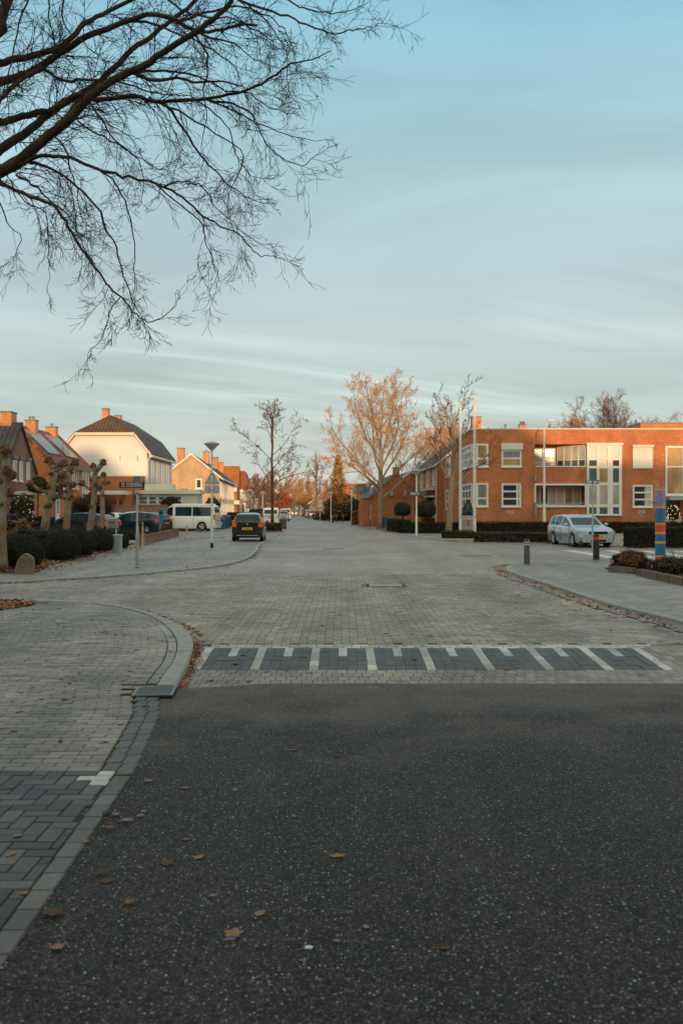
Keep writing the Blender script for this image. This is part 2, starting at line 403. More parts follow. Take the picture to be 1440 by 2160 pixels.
def resample(pts, step):
    o = [pts[0]]; acc = 0
    for a, b in zip(pts, pts[1:]):
        L = (b-a).length
        while acc+L >= step:
            t = (step-acc)/L; a = a+(b-a)*t; o.append(a.copy()); L = (b-a).length; acc = 0
        acc += L
    if (pts[-1]-o[-1]).length > step*.35: o.append(pts[-1])
    return o
def kerb_stones(name, outer, inner, zf, m, label, low=-.13, step=.95, gap=.008, sub=4):
    # outer and inner are matched polylines; each stone is a bevelled block following them
    oc = catmull(outer, 10); ic = catmull(inner, 10); n = len(oc)
    L = [0]
    for a, b in zip(oc, oc[1:]): L.append(L[-1]+(b-a).length)
    def at(arr, s):
        s = max(0, min(L[-1], s))
        for i in range(n-1):
            if s <= L[i+1]:
                t = (s-L[i])/max(1e-6, L[i+1]-L[i]); return arr[i]+(arr[i+1]-arr[i])*t
        return arr[-1]
    mb = MB(); s = 0; k = 0; rng = random.Random(4)
    while s < L[-1]-.05:
        e = min(L[-1], s+step); dz = rng.uniform(-.004, .004); rows = []
        for j in range(sub+1):
            q = s+gap+(e-s-2*gap)*j/sub; a = at(oc, q); b = at(ic, q); d = (b-a)
            d.normalize(); z = zf(a.y)+dz
            rows.append([Vector((a.x, a.y, low)), Vector((a.x+d.x*.004, a.y+d.y*.004, z-.022)), Vector((a.x+d.x*.022, a.y+d.y*.022, z)),
                         Vector((b.x-d.x*.008, b.y-d.y*.008, z)), Vector((b.x, b.y, z-.01)), Vector((b.x, b.y, low))])
        vs = [p for r in rows for p in r]; fs = []
        for j in range(sub):
            for i in range(5): fs.append((j*6+i, j*6+i+1, (j+1)*6+i+1, (j+1)*6+i))
        fs += [tuple(range(5, -1, -1)), tuple(sub*6+i for i in range(6))]
        mb.add(vs, fs); s = e; k += 1
    o = mb.build(name, m); tag(o, kind='structure')
    return o
def offset(pts, d):
    o = []
    for i, p in enumerate(pts):
        a = Vector(pts[max(0, i-1)]); b = Vector(pts[min(len(pts)-1, i+1)]); t = (b-a); t.normalize()
        o.append((p[0]-t.y*d, p[1]+t.x*d))
    return o
KFL = [(-24,21.6),(-14,22.2),(-7.8,22.8),(-6.97,23.6),(-6.04,24.4),(-4.79,26.45),(-3.89,28.4),(-3.41,30.4),(-3.2,33.5),(-3.33,39.0),(-3.79,46.8),(-3.95,56.0),(-4.1,64.0),(-4.3,71.5)]
KR = [(5.15,-6.0),(5.12,6.0),(5.08,12.0),(5.02,14.65),(4.69,17.6),(4.6,21.0),(4.46,26.0),(4.58,27.9),(4.95,29.5),(5.6,30.9),(7.08,32.3),(8.5,33.2),(11.5,33.6),(20,33.9),(40,34.2)]
# right far side: from the side street back up to the main road
KRF = [(40,44.0),(20,44.2),(12,45.0),(8.5,47.3),(5.66,51.7),(4.6,58.5),(3.8,66.0),(2.6,84.0),(1.25,104.0),(-.3,118.0),(-1.9,132.0),(-5.6,198.0),(-11.2,300.0),(-17,400.0)]
KLF = [(-4.4,74.5),(-4.55,79.0),(-5.9,105.0),(-7.3,132.0),(-10.7,198.0),(-16.2,300.0),(-21.5,400.0)]
def flat2(c): return [(p.x, p.y) for p in c]
cKO, cKI, cKFL, cKR, cKRF, cKLF = [flat2(catmull([(*p,) for p in q], 8)) for q in (KO, KI, KFL, KR, KRF, KLF)]
sheet('ground', [(-900,-300),(900,-300),(900,1500),(-900,1500)], -.16, M['ground'])
def asph_edge(x): return 10.15+.035*noise.noise(Vector((x*2.1, 0, 0)))+.035*noise.noise(Vector((x*9, 4, 0)))-.32*max(0, min(1, (-.5-x)/1.1))**1.5
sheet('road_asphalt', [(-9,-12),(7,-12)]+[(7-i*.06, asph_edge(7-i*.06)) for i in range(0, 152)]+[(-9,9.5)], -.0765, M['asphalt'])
mb = MB()
for y0, y1 in ((9.4,11.0),(11.0,12.25),(12.25,12.5),(12.5,27.5)):
    mb.add([(-9,y0,zr(y0)-.012),(7,y0,zr(y0)-.012),(7,y1,zr(y1)-.012),(-9,y1,zr(y1)-.012)], [(0,1,2,3)])
mb.add([(-60,12.5,-.016),(-9,12.5,-.016),(-9,27.5,-.016),(-60,27.5,-.016)], [(0,1,2,3)])
M['sand_road'] = mat('joint sand in the road', (.12, .107, .088), .95, 0, .2, .3, 20)
tag(mb.build('road_bed', M['sand_road']), kind='structure')
sheet('road', [(-60,26.0),(60,26.0),(60,420),(-60,420)], -.001, M['road_far'])
sheet('side_street', [(-60,18.2),(-8.6,18.2),(-8.6,26.0),(-60,26.0)], -.001, M['road_far'])
# pavements (all 3.5 to 4 cm above the road)
sheet('pavement_far_left', cKFL+cKLF+[(-60,400),(-60,21.6)], .036, M['walk_far'])
sheet('pavement_right', [(60,-6)]+[p for p in cKR]+[(60,34.3)], .036, M['walk_far'])
sheet('pavement_far_right', [(60,44.0)]+cKRF+[(60,400)], .036, M['walk_far'])
def kstone(name, pts, d, z, m, step=1.0): return kerb_stones(name, pts, offset(pts, d), (lambda y: z), m, '', step=step)
def zk(y): return interp([(9.8, -.028), (10.4, -.005), (11.2, .025), (12.6, .045)], y)
kerb_stones('kerb', KO[::-1], KI[::-1], zk, M['kerb'], '', step=.98)
kstone('kerb_far_left', KFL, .16, .048, M['kerb_far'])
kstone('kerb_right', KR, -.16, .048, M['kerb_far'])
kstone('kerb_far_right', KRF[:8], -.15, .05, M['kerb_far'])
# ------------------------------------------------------------------ individual bricks near the camera
BR = {}
def brick(key, cx, cy, hx, hy, zf, rng, ang=0.0, tone=None, j=.0024, h=.0):
    d = BR.setdefault(key, ([], [], [])); v, f, tn = d; b = len(v)
    dz = rng.uniform(-.0022, .0022)+h; tx = rng.uniform(-.012, .012); ty = rng.uniform(-.012, .012)
    ca, sa = cos(ang), sin(ang); T = rng.random() if tone is None else tone
    bev = .005
    if key == 'road_bricks': j = min(j, .0016)
    for (kx, ky, up) in ((hx-j, hy-j, 0), (hx-j-bev, hy-j-bev, 1)):
        for sx, sy in ((-1,-1),(1,-1),(1,1),(-1,1)):
            lx, ly = sx*kx, sy*ky; x = cx+lx*ca-ly*sa; y = cy+lx*sa+ly*ca
            v.append((x, y, zf(y)+dz+lx*tx+ly*ty-(0 if up else (.003 if key == 'ramp_bricks' else (.006 if key == 'road_bricks' else .010))))); tn.append(T)
    f += [(b+4,b+5,b+6,b+7),(b,b+1,b+5,b+4),(b+1,b+2,b+6,b+5),(b+2,b+3,b+7,b+6),(b+3,b,b+4,b+7)]
rb = random.Random(11)
BW, BL = .11, .22
# plateau: herringbone
KOy = sorted([(p[1], p[0]) for p in cKO]); KRy = [(p[1], p[0]) for p in cKR if p[1] < 28.5]; KRy.sort()
KIy = sorted([(p[1], p[0]) for p in cKI])
FLp = cKFL
def road_left(y):
    if y < 18.2: return interp(KOy, y)+.035
    return -9.0
zr2 = lambda y: zr(y)
ny = int((26.3-12.52)/BW)
for j in range(ny):
    y = 12.52+(j+.5)*BW
    half = .352*y+.8
    for i in range(int(-half/BW)-1, int(half/BW)+1):
        k = (i-j) % 4
        x = (i+.5)*BW
        if k == 0: bx, by, hx, hy = x+BW/2, y, BW, BW/2
        elif k == 3: bx, by, hx, hy = x, y+BW/2, BW/2, BW
        else: continue
        if bx < road_left(by)+.1 or bx > interp(KRy, by)-.42: continue
        if by > 22.6 and inside(FLp+[(-4.3,80),(-60,80),(-60,21)], bx, by): continue
        if 18.15 < by < 18.6 and bx < -5.9: continue
        if abs(bx-.985) < .5 and abs(by-22.2) < .52: continue
        brick('road_bricks', bx, by, hx, hy, zr2, rb, tone=min(1, max(0, rb.gauss(.5, .25))))
# sleeper courses along both kerbs
for pts, off in ((cKO[::-1], 1), (cKR, 1)):
    P = [Vector((*p, 0)) for p in pts if p[1] > 9.9 and p[1] < 33]
    P = resample(P, BL)
    for a, b in zip(P, P[1:]):
        c = (a+b)/2; t = (b-a).normalized(); side = Vector((t.y, -t.x, 0)) if pts is not cKR else Vector((-t.y, t.x, 0))
        for q in ((.06,) if pts is not cKR else (.06, .17, .28)):
            m_ = c+side*q
            if pts is cKR and m_.y < 10.2: continue
            brick('road_bricks', m_.x, m_.y, BL/2, BW/2, zr2, rb, ang=math.atan2(t.y, t.x), tone=rb.uniform(.05, .55))
# ramp: dark bricks, white bars, white top rows, grey foot rows
PX = .655/6
X0 = -1.62
def zr3(y): return zr(y)
for r in range(5):
    y = 11.0+(r+.5)*.25
    for c in range(-1, 64):
        x = X0+c*PX
        if x > interp(KRy, y)-.42: break
        bar = (c % 6 == 0 and 0 <= c <= 48); short = (c % 6 == 3 and 0 <= c <= 48 and r >= 3)
        if x < interp(KOy, y)+.03: continue
        key = 'white_marking_bricks' if (bar or short) else ('ramp_bricks' if c < 48 else 'road_bricks')
        brick(key, x, y, PX/2, .125, zr3, rb, j=.0009, h=.001 if bar or short else 0)
for r in range(2):
    y = 12.25+(r+.5)*.125; c = 0
    x = -1.74+(BL/2 if r else 0)
    while x < interp(KRy, y)-.42:
        brick('white_marking_bricks' if x < 3.72 else 'road_bricks', x+BL/2, y, BL/2, .0625, zr3, rb, j=.0035); x += BL
for r in range(-3, 4):
    y = 10.13+(r+.5)*.2175
    x = interp(KOy, max(y, 9.8))+.1+(PX/2 if r % 2 else 0)
    while x < (interp(KRy, y)-.42 if r >= 0 else .4):
        brick('road_bricks', x, y, PX/2, .10875, zr3, rb, tone=rb.uniform(.1, .75)); x += PX
# near left pavement: running bond; a sheet of sand under it
def xin(y): return interp(KIy, y) if y >= 9.8 else interp([(3.0,-1.31),(4.0,-1.31),(6.8,-1.40),(8.57,-1.56),(9.8,-1.80)], y)
mb = MB(); ys = [1.5+.4*i for i in range(42)]+[18.25]
for a, b in zip(ys, ys[1:]):
    if b < 9.6 or True:
        xa, xb = xin(a), xin(b)
        mb.add([(-10,a,zs(a)-.014),(xa,a,zs(a)-.014),(xb,b,zs(b)-.014),(-10,b,zs(b)-.014)], [(0,1,2,3)])
tag(mb.build('pavement_bed', M['sand']), kind='structure')
YD = 6.72
r = 0; y = YD
while y < 17.9:
    cy = y+BW/2; xe = xin(cy); inner = .24 if cy < 9.35 else (.14 if cy < 9.9 else .125)
    x = xe-inner-BL/2-(BL/2 if r % 2 else 0)
    lo = -(.352*cy+.9)
    if r % 2: brick('pavement_bricks', xe-inner-BL/4, cy, BL/4, BW/2, zs, rb, tone=rb.uniform(.2,.8))
    while x > lo:
        leafbed = cy > 15.0 and x < -5.15-(17.9-cy)*.40
        drain = (9.26 < cy < 9.86 and x > xe-.28)
        if not leafbed and not drain:
            brick('pavement_bricks', x, cy, BL/2, BW/2, zs, rb, tone=min(1, max(0, rb.gauss(.5, .22))))
        x -= BL
    y += BW; r += 1
P = [Vector((*p, 0)) for p in cKI[::-1] if p[1] > 9.95]
P = resample(P, BL)
for a, b in zip(P, P[1:]):
    c = (a+b)/2; t = (b-a).normalized(); m_ = c+Vector((-t.y, t.x, 0))*.062
    brick('pavement_bricks', m_.x, m_.y, BL/2, BW/2, zs, rb, ang=math.atan2(t.y, t.x), tone=rb.uniform(.4, .9))
# two courses along the asphalt edge, then dark herringbone nearest the camera
y = YD
while y < 9.15:
    xe = xin(y+.11)
    for q in (.06, .17): brick('edging_bricks', xe-q, y+.11, BW/2, BL/2, zs, rb, tone=rb.uniform(0, .5))
    y += BL
y = 2.2
while y < YD-.05:
    xe = xin(y+.11); brick('edging_bricks', xe-.06, y+.11, BW/2, min(BL, YD-y)/2, zs, rb, tone=rb.uniform(.15, 1)); y += BL
for j in range(int((YD-2.4)/BW)+1):
    for i in range(-34, 0):
        k = (i-j) % 4; x = -1.43+(i+.5)*BW+.02; y = YD-(j+.5)*BW
        if k == 0: bx, by, hx, hy = x+BW/2, y, BW, BW/2
        elif k == 1: continue
        elif k == 3: continue
        else: bx, by, hx, hy = x, y+BW/2, BW/2, BW
        lim = xin(by)-.118
        if bx-hx > lim or by+hy > YD+.13: continue
        if bx+hx > lim: 
            nx0 = bx-hx; bx = (nx0+lim)/2; hx = (lim-nx0)/2
            if hx < .02: continue
        if by+hy > YD: 
            ny0 = by-hy; by = (ny0+YD)/2; hy = (YD-ny0)/2
        w = rb.random()
        if (abs(by-(YD-BW/2)) < .03 and abs(bx+1.60) < .12) or (abs(bx+1.60) < .07 and abs(by-6.5) < .1):
            brick('white_marking_bricks', bx, by, hx, hy, zs, rb); continue
        brick('dark_bricks', bx, by, hx, hy, zs, rb, tone=w*w if w < .7 else w)
# right pavement, near part, is a sheet; leaf filled gutter course is made with the leaves
for key, (nm, mt) in {'road_bricks': ('road_brick_paving', 'pave_road'), 'white_marking_bricks': ('road_marking_bricks', 'pave_white'), 'ramp_bricks': ('road_ramp_paving', 'pave_ramp'),
                      'pavement_bricks': ('pavement_brick_paving', 'pave_walk'), 'edging_bricks': ('pavement_edging', 'pave_edge'), 'dark_bricks': ('pavement_dark_paving', 'pave_dark')}.items():
    v, f, tn = BR[key]; mb = MB(); mb.v = v; mb.f = f
    tag(mb.build(nm, M[mt], tone=tn), kind='structure')
# white and pale lane blocks across the side street on the right, far raised crossing markings
mb = MB()
def strip(x0, y0, x1, y1, w, z=.0035):
    d = Vector((x1-x0, y1-y0)).normalized(); nx, ny = -d.y*w/2, d.x*w/2
    mb.add([(x0-nx,y0-ny,z),(x1-nx,y1-ny,z),(x1+nx,y1+ny,z),(x0+nx,y0+ny,z)], [(0,1,2,3)])
strip(9.3, 41.0, 9.5, 34.1, .42); strip(11.0, 37.6, 10.85, 34.2, .3); strip(12.2, 40.5, 12.4, 34.3, .42); strip(13.6, 40.5, 13.9, 34.4, .5); strip(10.95, 40.8, 10.85, 38.2, .4)
for i in range(17):
    x = -7.0+i*.32
    if i % 2: mb.add([(x,129.6,.007),(x+.32,129.6,.007),(x+.32,131.6,.007),(x,131.6,.007)], [(0,1,2,3)])
tag(mb.build('road_markings', M['white_line']), kind='structure')
mb = MB(); mb.add([(-7.1,129.4,.003),(-1.9,129.4,.003),(-1.9,131.8,.003),(-7.1,131.8,.003)], [(0,1,2,3)])
tag(mb.build('road_ramp_far', M['pave_ramp']), kind='structure')
# drain grate and manhole lids
t = thing('drain_grate', 'steel slotted gutter grate set in the paving at the end of the pale kerb', 'drain grate', (-1.79, 9.56, -.052), radians(4))
mb = MB(); mb.box(-.19, .19, -.24, .24, -.03, .001); mb.build('pit_shade', M['black'], t)  # solid black block painted as the shade under the bars
mb = MB()
for a, b, c, d in ((-.19,.19,-.24,-.215),(-.19,.19,.215,.24),(-.19,-.165,-.215,.215),(.165,.19,-.215,.215)): mb.box(a, b, c, d, .001, .012)
M['grate'] = mat('worn dark steel', (.17, .21, .21), .5, .4, .5, .2, 14)
mb.build('frame', M['grate'], t)
mb = MB()
for i in range(7): mb.box(-.165, .165, -.205+i*.065, -.180+i*.065, .003, .014)
mb.build('grating', M['grate'], t)
M['lid'] = mat('worn steel lid', (.27, .31, .285), .6, .2, .4, .15, 10)
def lid(x, y, w, d, z, label, m='lid'):
    t = thing('manhole_cover', label, 'manhole cover', (x, y, z))
    mb = MB(); mb.box(-w/2, w/2, -d/2, d/2, 0, .004); mb.build('frame', M['black'], t)
    mb = MB(); mb.box(-w/2+.035, w/2-.035, -d/2+.03, d/2-.05, .0045, .010)
    mb.box(-.03, .03, -d/2+.08, -d/2+.11, .0102, .013); mb.build('lid', M[m], t)
lid(.985, 22.2, .80, .80, -.004, 'pale square manhole cover in the road brickwork beyond the ramp')
lid(-.35, 42.8, .9, 1.0, .001, 'small worn manhole cover far up the middle of the road', 'lead')
lid(4.9, 36.4, 1.1, .5, .001, 'dark manhole cover in the road by the right corner', 'lead')
# ------------------------------------------------------------------ buildings
def facer(face, a, z, pos):
    if face == 'F': return lambda u, v, d: (a+u, pos-d, z+v)
    if face == 'R': return lambda u, v, d: (pos+d, a+u, z+v)
    return lambda u, v, d: (pos-d, a+u, z+v)
def fbox(mb, P, u0, u1, v0, v1, d0, d1):
    a = P(u0, v0, d0); b = P(u1, v1, d1); mb.box(a[0], b[0], a[1], b[1], a[2], b[2])
def window(par, face, a, z, w, h, pos, cols=(), rows=(), fr='white', gl='glass_dark', t=.07, proud=.07, sill=True, name='window', panes=None, label=None):
    """frame bars proud of the wall, panes as a child; cols and rows are fractions of the bars; panes: (u0,u1,v0,v1,material) list"""
    P = facer(face, a, z, pos); mb = MB()
    fbox(mb, P, 0, t, 0, h, .004, proud); fbox(mb, P, w-t, w, 0, h, .004, proud)
    fbox(mb, P, t, w-t, 0, t, .004, proud); fbox(mb, P, t, w-t, h-t, h, .004, proud)
    for c in cols: fbox(mb, P, c*w-t/2, c*w+t/2, t, h-t, .004, proud-.004)
    for r in rows: fbox(mb, P, t, w-t, r*h-t/2, r*h+t/2, .004, proud-.008)
    if sill: fbox(mb, P, -.05, w+.05, -.06, -.002, .004, proud+.06)
    f = mb.build(name, M[fr], par)
    if label: f['label'] = label
    for (u0, u1, v0, v1, m) in (panes or [(0, 1, 0, 1, gl)]):
        mb = MB(); fbox(mb, P, max(t*.6, u0*w), min(w-t*.6, u1*w), max(t*.6, v0*h), min(h-t*.6, v1*h), .006, .022)
        mb.build('pane', M[m], f)
    return f
def door(par, face, a, z, w, h, pos, m='white', gl='glass_dark'):
    P = facer(face, a, z, pos); mb = MB(); fbox(mb, P, 0, w, 0, h, .003, .05)
    d = mb.build('door', M[m], par)
    mb = MB(); fbox(mb, P, w*.18, w*.82, h*.55, h*.92, .051, .062); mb.build('pane', M[gl], d)
    mb = MB(); fbox(mb, P, w*.82, w*.9, h*.45, h*.5, .051, .09); mb.build('handle', M['steel'], d)
    return d
def chimney(par, x0, x1, y0, y1, z0, z1, pots=1, m='brick_chimney', cap='roof_flat'):
    mb = MB(); mb.box(x0, x1, y0, y1, z0, z1); c = mb.build('chimney', M[m], par)
    mb = MB(); mb.box(x0-.04, x1+.04, y0-.04, y1+.04, z1+.001, z1+.07); mb.build('cap', M[cap], c)
    mb = MB()
    for i in range(pots):
        x = x0+(x1-x0)*(i+1)/(pots+1); mb.lathe([(.07, .07), (.07, .25), (.12, .26), (.12, .30), (.05, .33)], 8, (x, (y0+y1)/2, z1))
    if pots: mb.build('flue', M['lead'], c)
    return c
def slab_roof(par, a, b, c, d, th, m, name='roof'):
    """one thick roof plane, corners a b c d (eave, eave, ridge, ridge)"""
    a, b, c, d = [Vector(p) for p in (a, b, c, d)]; n = (b-a).cross(d-a); n.normalize()
    if n.z < 0: n = -n
    mb = MB(); mb.hexa([a, b, c, d], [p+n*th for p in (a, b, c, d)])
    return mb.build(name, M[m], par)
def gable_y(par, x0, x1, y0, y1, eave, ridge, wall, roof, over=.25, xr=None, th=.12, verge='white'):
    """house body, ridge along y"""
    xr = (x0+x1)/2 if xr is None else xr
    mb = MB(); mb.prism([(x0, 0), (x1, 0), (x1, eave), (xr, ridge), (x0, eave)], y0, y1, 'y'); w = mb.build('wall', M[wall], par)
    sl = (ridge-eave)/(xr-x0); sr = (ridge-eave)/(x1-xr); e = .012
    ya, yb = y0-over*.7, y1+over*.7
    slab_roof(par, (x0-over, ya, eave-sl*over+e), (x0-over, yb, eave-sl*over+e), (xr, yb, ridge+e), (xr, ya, ridge+e), th, roof)
    slab_roof(par, (x1+over, ya, eave-sr*over+e), (x1+over, yb, eave-sr*over+e), (xr, yb, ridge+e), (xr, ya, ridge+e), th, roof)
    if verge:
        mb = MB(); d = th+.05
        for xa, za, xb, zb in ((x0-over, eave-sl*over, xr, ridge), (x1+over, eave-sr*over, xr, ridge)):
            mb.hexa([(xa, ya-.03, za-.04), (xb, ya-.03, zb-.04), (xb, ya-.003, zb-.04), (xa, ya-.003, za-.04)],
                    [(xa, ya-.03, za+d), (xb, ya-.03, zb+d), (xb, ya-.003, zb+d), (xa, ya-.003, za+d)])
        mb.build('verge_board', M[verge], par)
    mb = MB()
    for x, s in ((x0-over, -1), (x1+over, 1)):
        z = eave-(sl if s < 0 else sr)*over; mb.box(x-.02 if s > 0 else x-.14, x+.14 if s > 0 else x+.02, ya, yb, z-.06, z+.08)
    mb.build('gutter', M['lead' if not verge else verge], par)
    return w
# --- red brick two storey block on the right
Yb = 73.0
def bx(x): return wx(x, Yb)
def bz(y): return wz(y, Yb)
t = thing('apartment_building', 'two storey flat roofed red brick block with white bay and recessed balcony', 'building')
XL, XR, ZT = 9.55, 34.0, bz(906)
mb = MB()
z1, z2 = bz(937), bz(1070); za, zb = bz(1020), bz(985)
mb.box(XL, bx(1127), Yb, Yb+1.6, 0, ZT); mb.box(bx(1309), XR, Yb, Yb+1.6, 0, ZT)
mb.box(bx(1127), bx(1309), Yb, Yb+1.6, z1, ZT); mb.box(bx(1127), bx(1309), Yb+.003, Yb+1.6, 0, z2)
mb.box(bx(1127), bx(1236), Yb+.002, Yb+.24, za, zb); mb.box(bx(1127), bx(1236), Yb+.24, Yb+1.6, za, za+.14)
mb.box(XL, XR, Yb+1.6, Yb+12, 0, ZT-.004)
mb.box(XL+.01, XL+5, Yb+12, Yb+20.5, 0, bz(946))
mb.build('wall', M['brick_red'], t)
mb = MB(); mb.box(XL-.05, XR, Yb-.05, Yb+12.05, ZT+.001, ZT+.09); mb.build('parapet_cap', M['cream'], t)
mb = MB(); mb.box(XL-.002, bx(1236), Yb-.012, Yb-.002, 0, .95); mb.box(bx(1236), XR, Yb-.012, Yb-.002, 0, bz(1092))
mb.build('plinth', M['brick_rust'], t)
# upper left windows wrap the corner
for (ya, yb2, lowrow) in ((985, 936, False), (1069, 1019, True)):
    z0 = bz(ya); h = bz(yb2)-z0
    window(t, 'F', XL+.02, z0, bx(1029)-XL-.02, h, Yb, (.30,), (.36,), gl='glass_blind' if lowrow else 'glass_amber', t=.13,
           panes=[(0, .3, 0, 1, 'glass_blue'), (.3, 1, 0, 1, 'glass_blind' if lowrow else 'glass_amber')])
    window(t, 'L', Yb+.1, z0, 5.4, h, XL, (.33, .66), (.36, .7), gl='glass_blue', t=.13)
    window(t, 'L', Yb+14.2, z0-.2, 3.6, h, XL+.01, (.5,), (.4,), gl='glass_blue', t=.12)
mb = MB(); mb.tube([(XL-.10, Yb+12.1, 0), (XL-.10, Yb+12.1, ZT)], .07, 8); mb.build('downpipe', M['cream'], t)
# front windows
z0 = bz(985); window(t, 'F', bx(1057), z0, bx(1099)-bx(1057), bz(949)-z0, Yb, (), (.5,), gl='glass_amber', t=.12,
    panes=[(0, 1, .5, 1, 'glass_blind'), (0, 1, 0, .5, 'glass_amber')])
mb = MB(); mb.box(bx(1056), bx(1101), Yb-.22, Yb-.001, bz(949)+.01, bz(935)); mb.build('shutter_box', M['shutter'], t)
z0 = bz(1069); window(t, 'F', bx(1057), z0, bx(1098)-bx(1057), bz(1020)-z0, Yb, (.8,), (.345, .66), gl='glass_dark', t=.12,
    panes=[(0, .8, 0, 1, 'glass_dark'), (.8, 1, 0, 1, 'glass_curtain')])
z0 = bz(1070); window(t, 'F', bx(1333), z0, bx(1375)-bx(1333), bz(1023)-z0, Yb, (), (.345, .66), t=.12,
    panes=[(0, .6, 0, 1, 'glass_dark'), (.6, .93, 0, 1, 'glass_curtain'), (.93, 1, 0, 1, 'glass_dark')])
mb = MB(); mb.box(bx(1333), bx(1375), Yb-.10, Yb-.002, bz(988), bz(943)); sh = mb.build('roller_shutter', M['shutter'], t)
mb = MB(); mb.box(bx(1333)-.05, bx(1375)+.05, Yb-.24, Yb-.001, bz(943)+.002, bz(939)); mb.build('shutter_box', M['shutter'], t)
# recessed balcony: back windows
yr = Yb+1.6
window(t, 'F', bx(1129), bz(984), bx(1180)-bx(1129), bz(943)-bz(984), yr-.02, (.45,), (.25, .5), gl='glass_curtain', t=.09, sill=False)
window(t, 'F', bx(1129), bz(1066), bx(1236)-bx(1129), bz(1026)-bz(1066), yr-.02, (.17, .33, .5, .66, .83), (), gl='glass_curtain', t=.09, sill=False,
       panes=[(0, .17, 0, 1, 'glass_amber'), (.17, .33, 0, 1, 'glass_dark'), (.33, .66, 0, 1, 'glass_curtain'), (.66, .83, 0, 1, 'glass_amber'), (.83, 1, 0, 1, 'glass_curtain')])
# slanting glazed wall from the recess out to the bay
def slant(par, x0, y0, x1, y1, z0, z1, n, m, fr='white'):
    mb = MB(); d = Vector((x1-x0, y1-y0, 0)); u = d.normalized(); nn = Vector((u.y, -u.x, 0))
    def bar(s0, s1, a, b, w=.04):
        p = Vector((x0, y0, 0))+d*s0; q = Vector((x0, y0, 0))+d*s1
        mb.hexa([(*(p-nn*w).xy, a), (*(q-nn*w).xy, a), (*(q+nn*w).xy, a), (*(p+nn*w).xy, a)], [(*(p-nn*w).xy, b), (*(q-nn*w).xy, b), (*(q+nn*w).xy, b), (*(p+nn*w).xy, b)])
    L = d.length; k = .05/L
    for i in range(n+1): bar(max(0, i/n-k), min(1, i/n+k), z0, z1)
    bar(0, 1, z0-.05, z0, .05); bar(0, 1, z1, z1+.08, .05); bar(0, 1, z0+(z1-z0)*.33, z0+(z1-z0)*.33+.06, .038)
    f = mb.build('window', M[fr], par)
    mb = MB(); bar(0, 1, z0+.001, z0+(z1-z0)*.33, .01); mb.build('pane', M['glass_dark'], f)
    mb = MB(); bar(0, 1, z0+(z1-z0)*.33+.06, z1-.001, .01); mb.build('pane', M[m], f)
slant(t, bx(1183), yr-.15, bx(1235), Yb+.05, bz(984), bz(941), 4, 'glass_curtain')
mb = MB()
mb.box(bx(1126), bx(1309), Yb-.14, Yb-.013, bz(1024), bz(1020)); mb.box(bx(1126), bx(1236), Yb-.14, Yb-.013, bz(1070), bz(1066))
mb.box(bx(1126), bx(1129), Yb-.10, Yb-.013, bz(1066), bz(1024)); mb.box(bx(1232), bx(1236), Yb-.12, Yb-.013, bz(1066), bz(1024))
mb.box(bx(1129), bx(1236), Yb-.06, Yb+.24, zb+.002, zb+.07)
mb.build('balcony_band', M['white'], t)
mb = MB()
for z in (bz(1060), bz(1063)): mb.tube([(bx(1130), Yb+.05, z), (bx(1232), Yb+.05, z)], .018, 5)
mb.build('railing', M['galv'], t)
for y0_ in (1021, 1066):
    pass
mb = MB(); mb.tube([(bx(1128), Yb-.16, bz(1088)), (bx(1128), Yb-.16, bz(1060))], .10, 8); mb.build('planter_column', M['greystone'], t); mb = MB(); mb.tube([(bx(1128), Yb-.16, bz(1024)+.3), (bx(1128), Yb-.16, bz(1000))], .11, 8)
mb.build('planter_column', M['greystone'], t)
# bay: white frame with three columns of panes
bay = MB(); B0, B1 = bx(1236), bx(1309); zB0, zB1 = bz(1088), bz(939)
xs_ = [(1236, 1240), (1256, 1262), (1279, 1290), (1303, 1309)]
for a, b in xs_: bay.box(bx(a), bx(b), Yb-.22, Yb+.05, zB0, zB1)
for (xa, xb) in ((1240, 1256), (1262, 1279), (1290, 1303)):
    for (ya, yb2) in ((1088, 1084), (1070, 1064), (1024, 1018), (988, 983), (971, 966), (943, 939)):
        bay.box(bx(xa), bx(xb), Yb-.20, Yb+.05, bz(ya), bz(yb2))
bay.box(B0-.05, B1+.08, Yb-.30, Yb-.0, zB1+.001, zB1+.14)
f = bay.build('bay_window', M['white'], t)
for i, (xa, xb) in enumerate(((1240, 1256), (1262, 1279), (1290, 1303))):
    for (ya, yb2, m) in ((1084, 1070, 'glass_blue'), (1064, 1024, 'glass_curtain'), (1018, 988, 'glass_amber' if i == 1 else 'glass_blue'), (983, 971, 'glass_curtain' if i == 1 else 'glass_dark'), (966, 943, 'shutter')):  # middle column: bright reflection painted with amber and pale panes
        mb = MB(); mb.box(bx(xa), bx(xb), Yb-.15, Yb-.12, bz(ya), bz(yb2)); mb.build('pane', M[m], f)
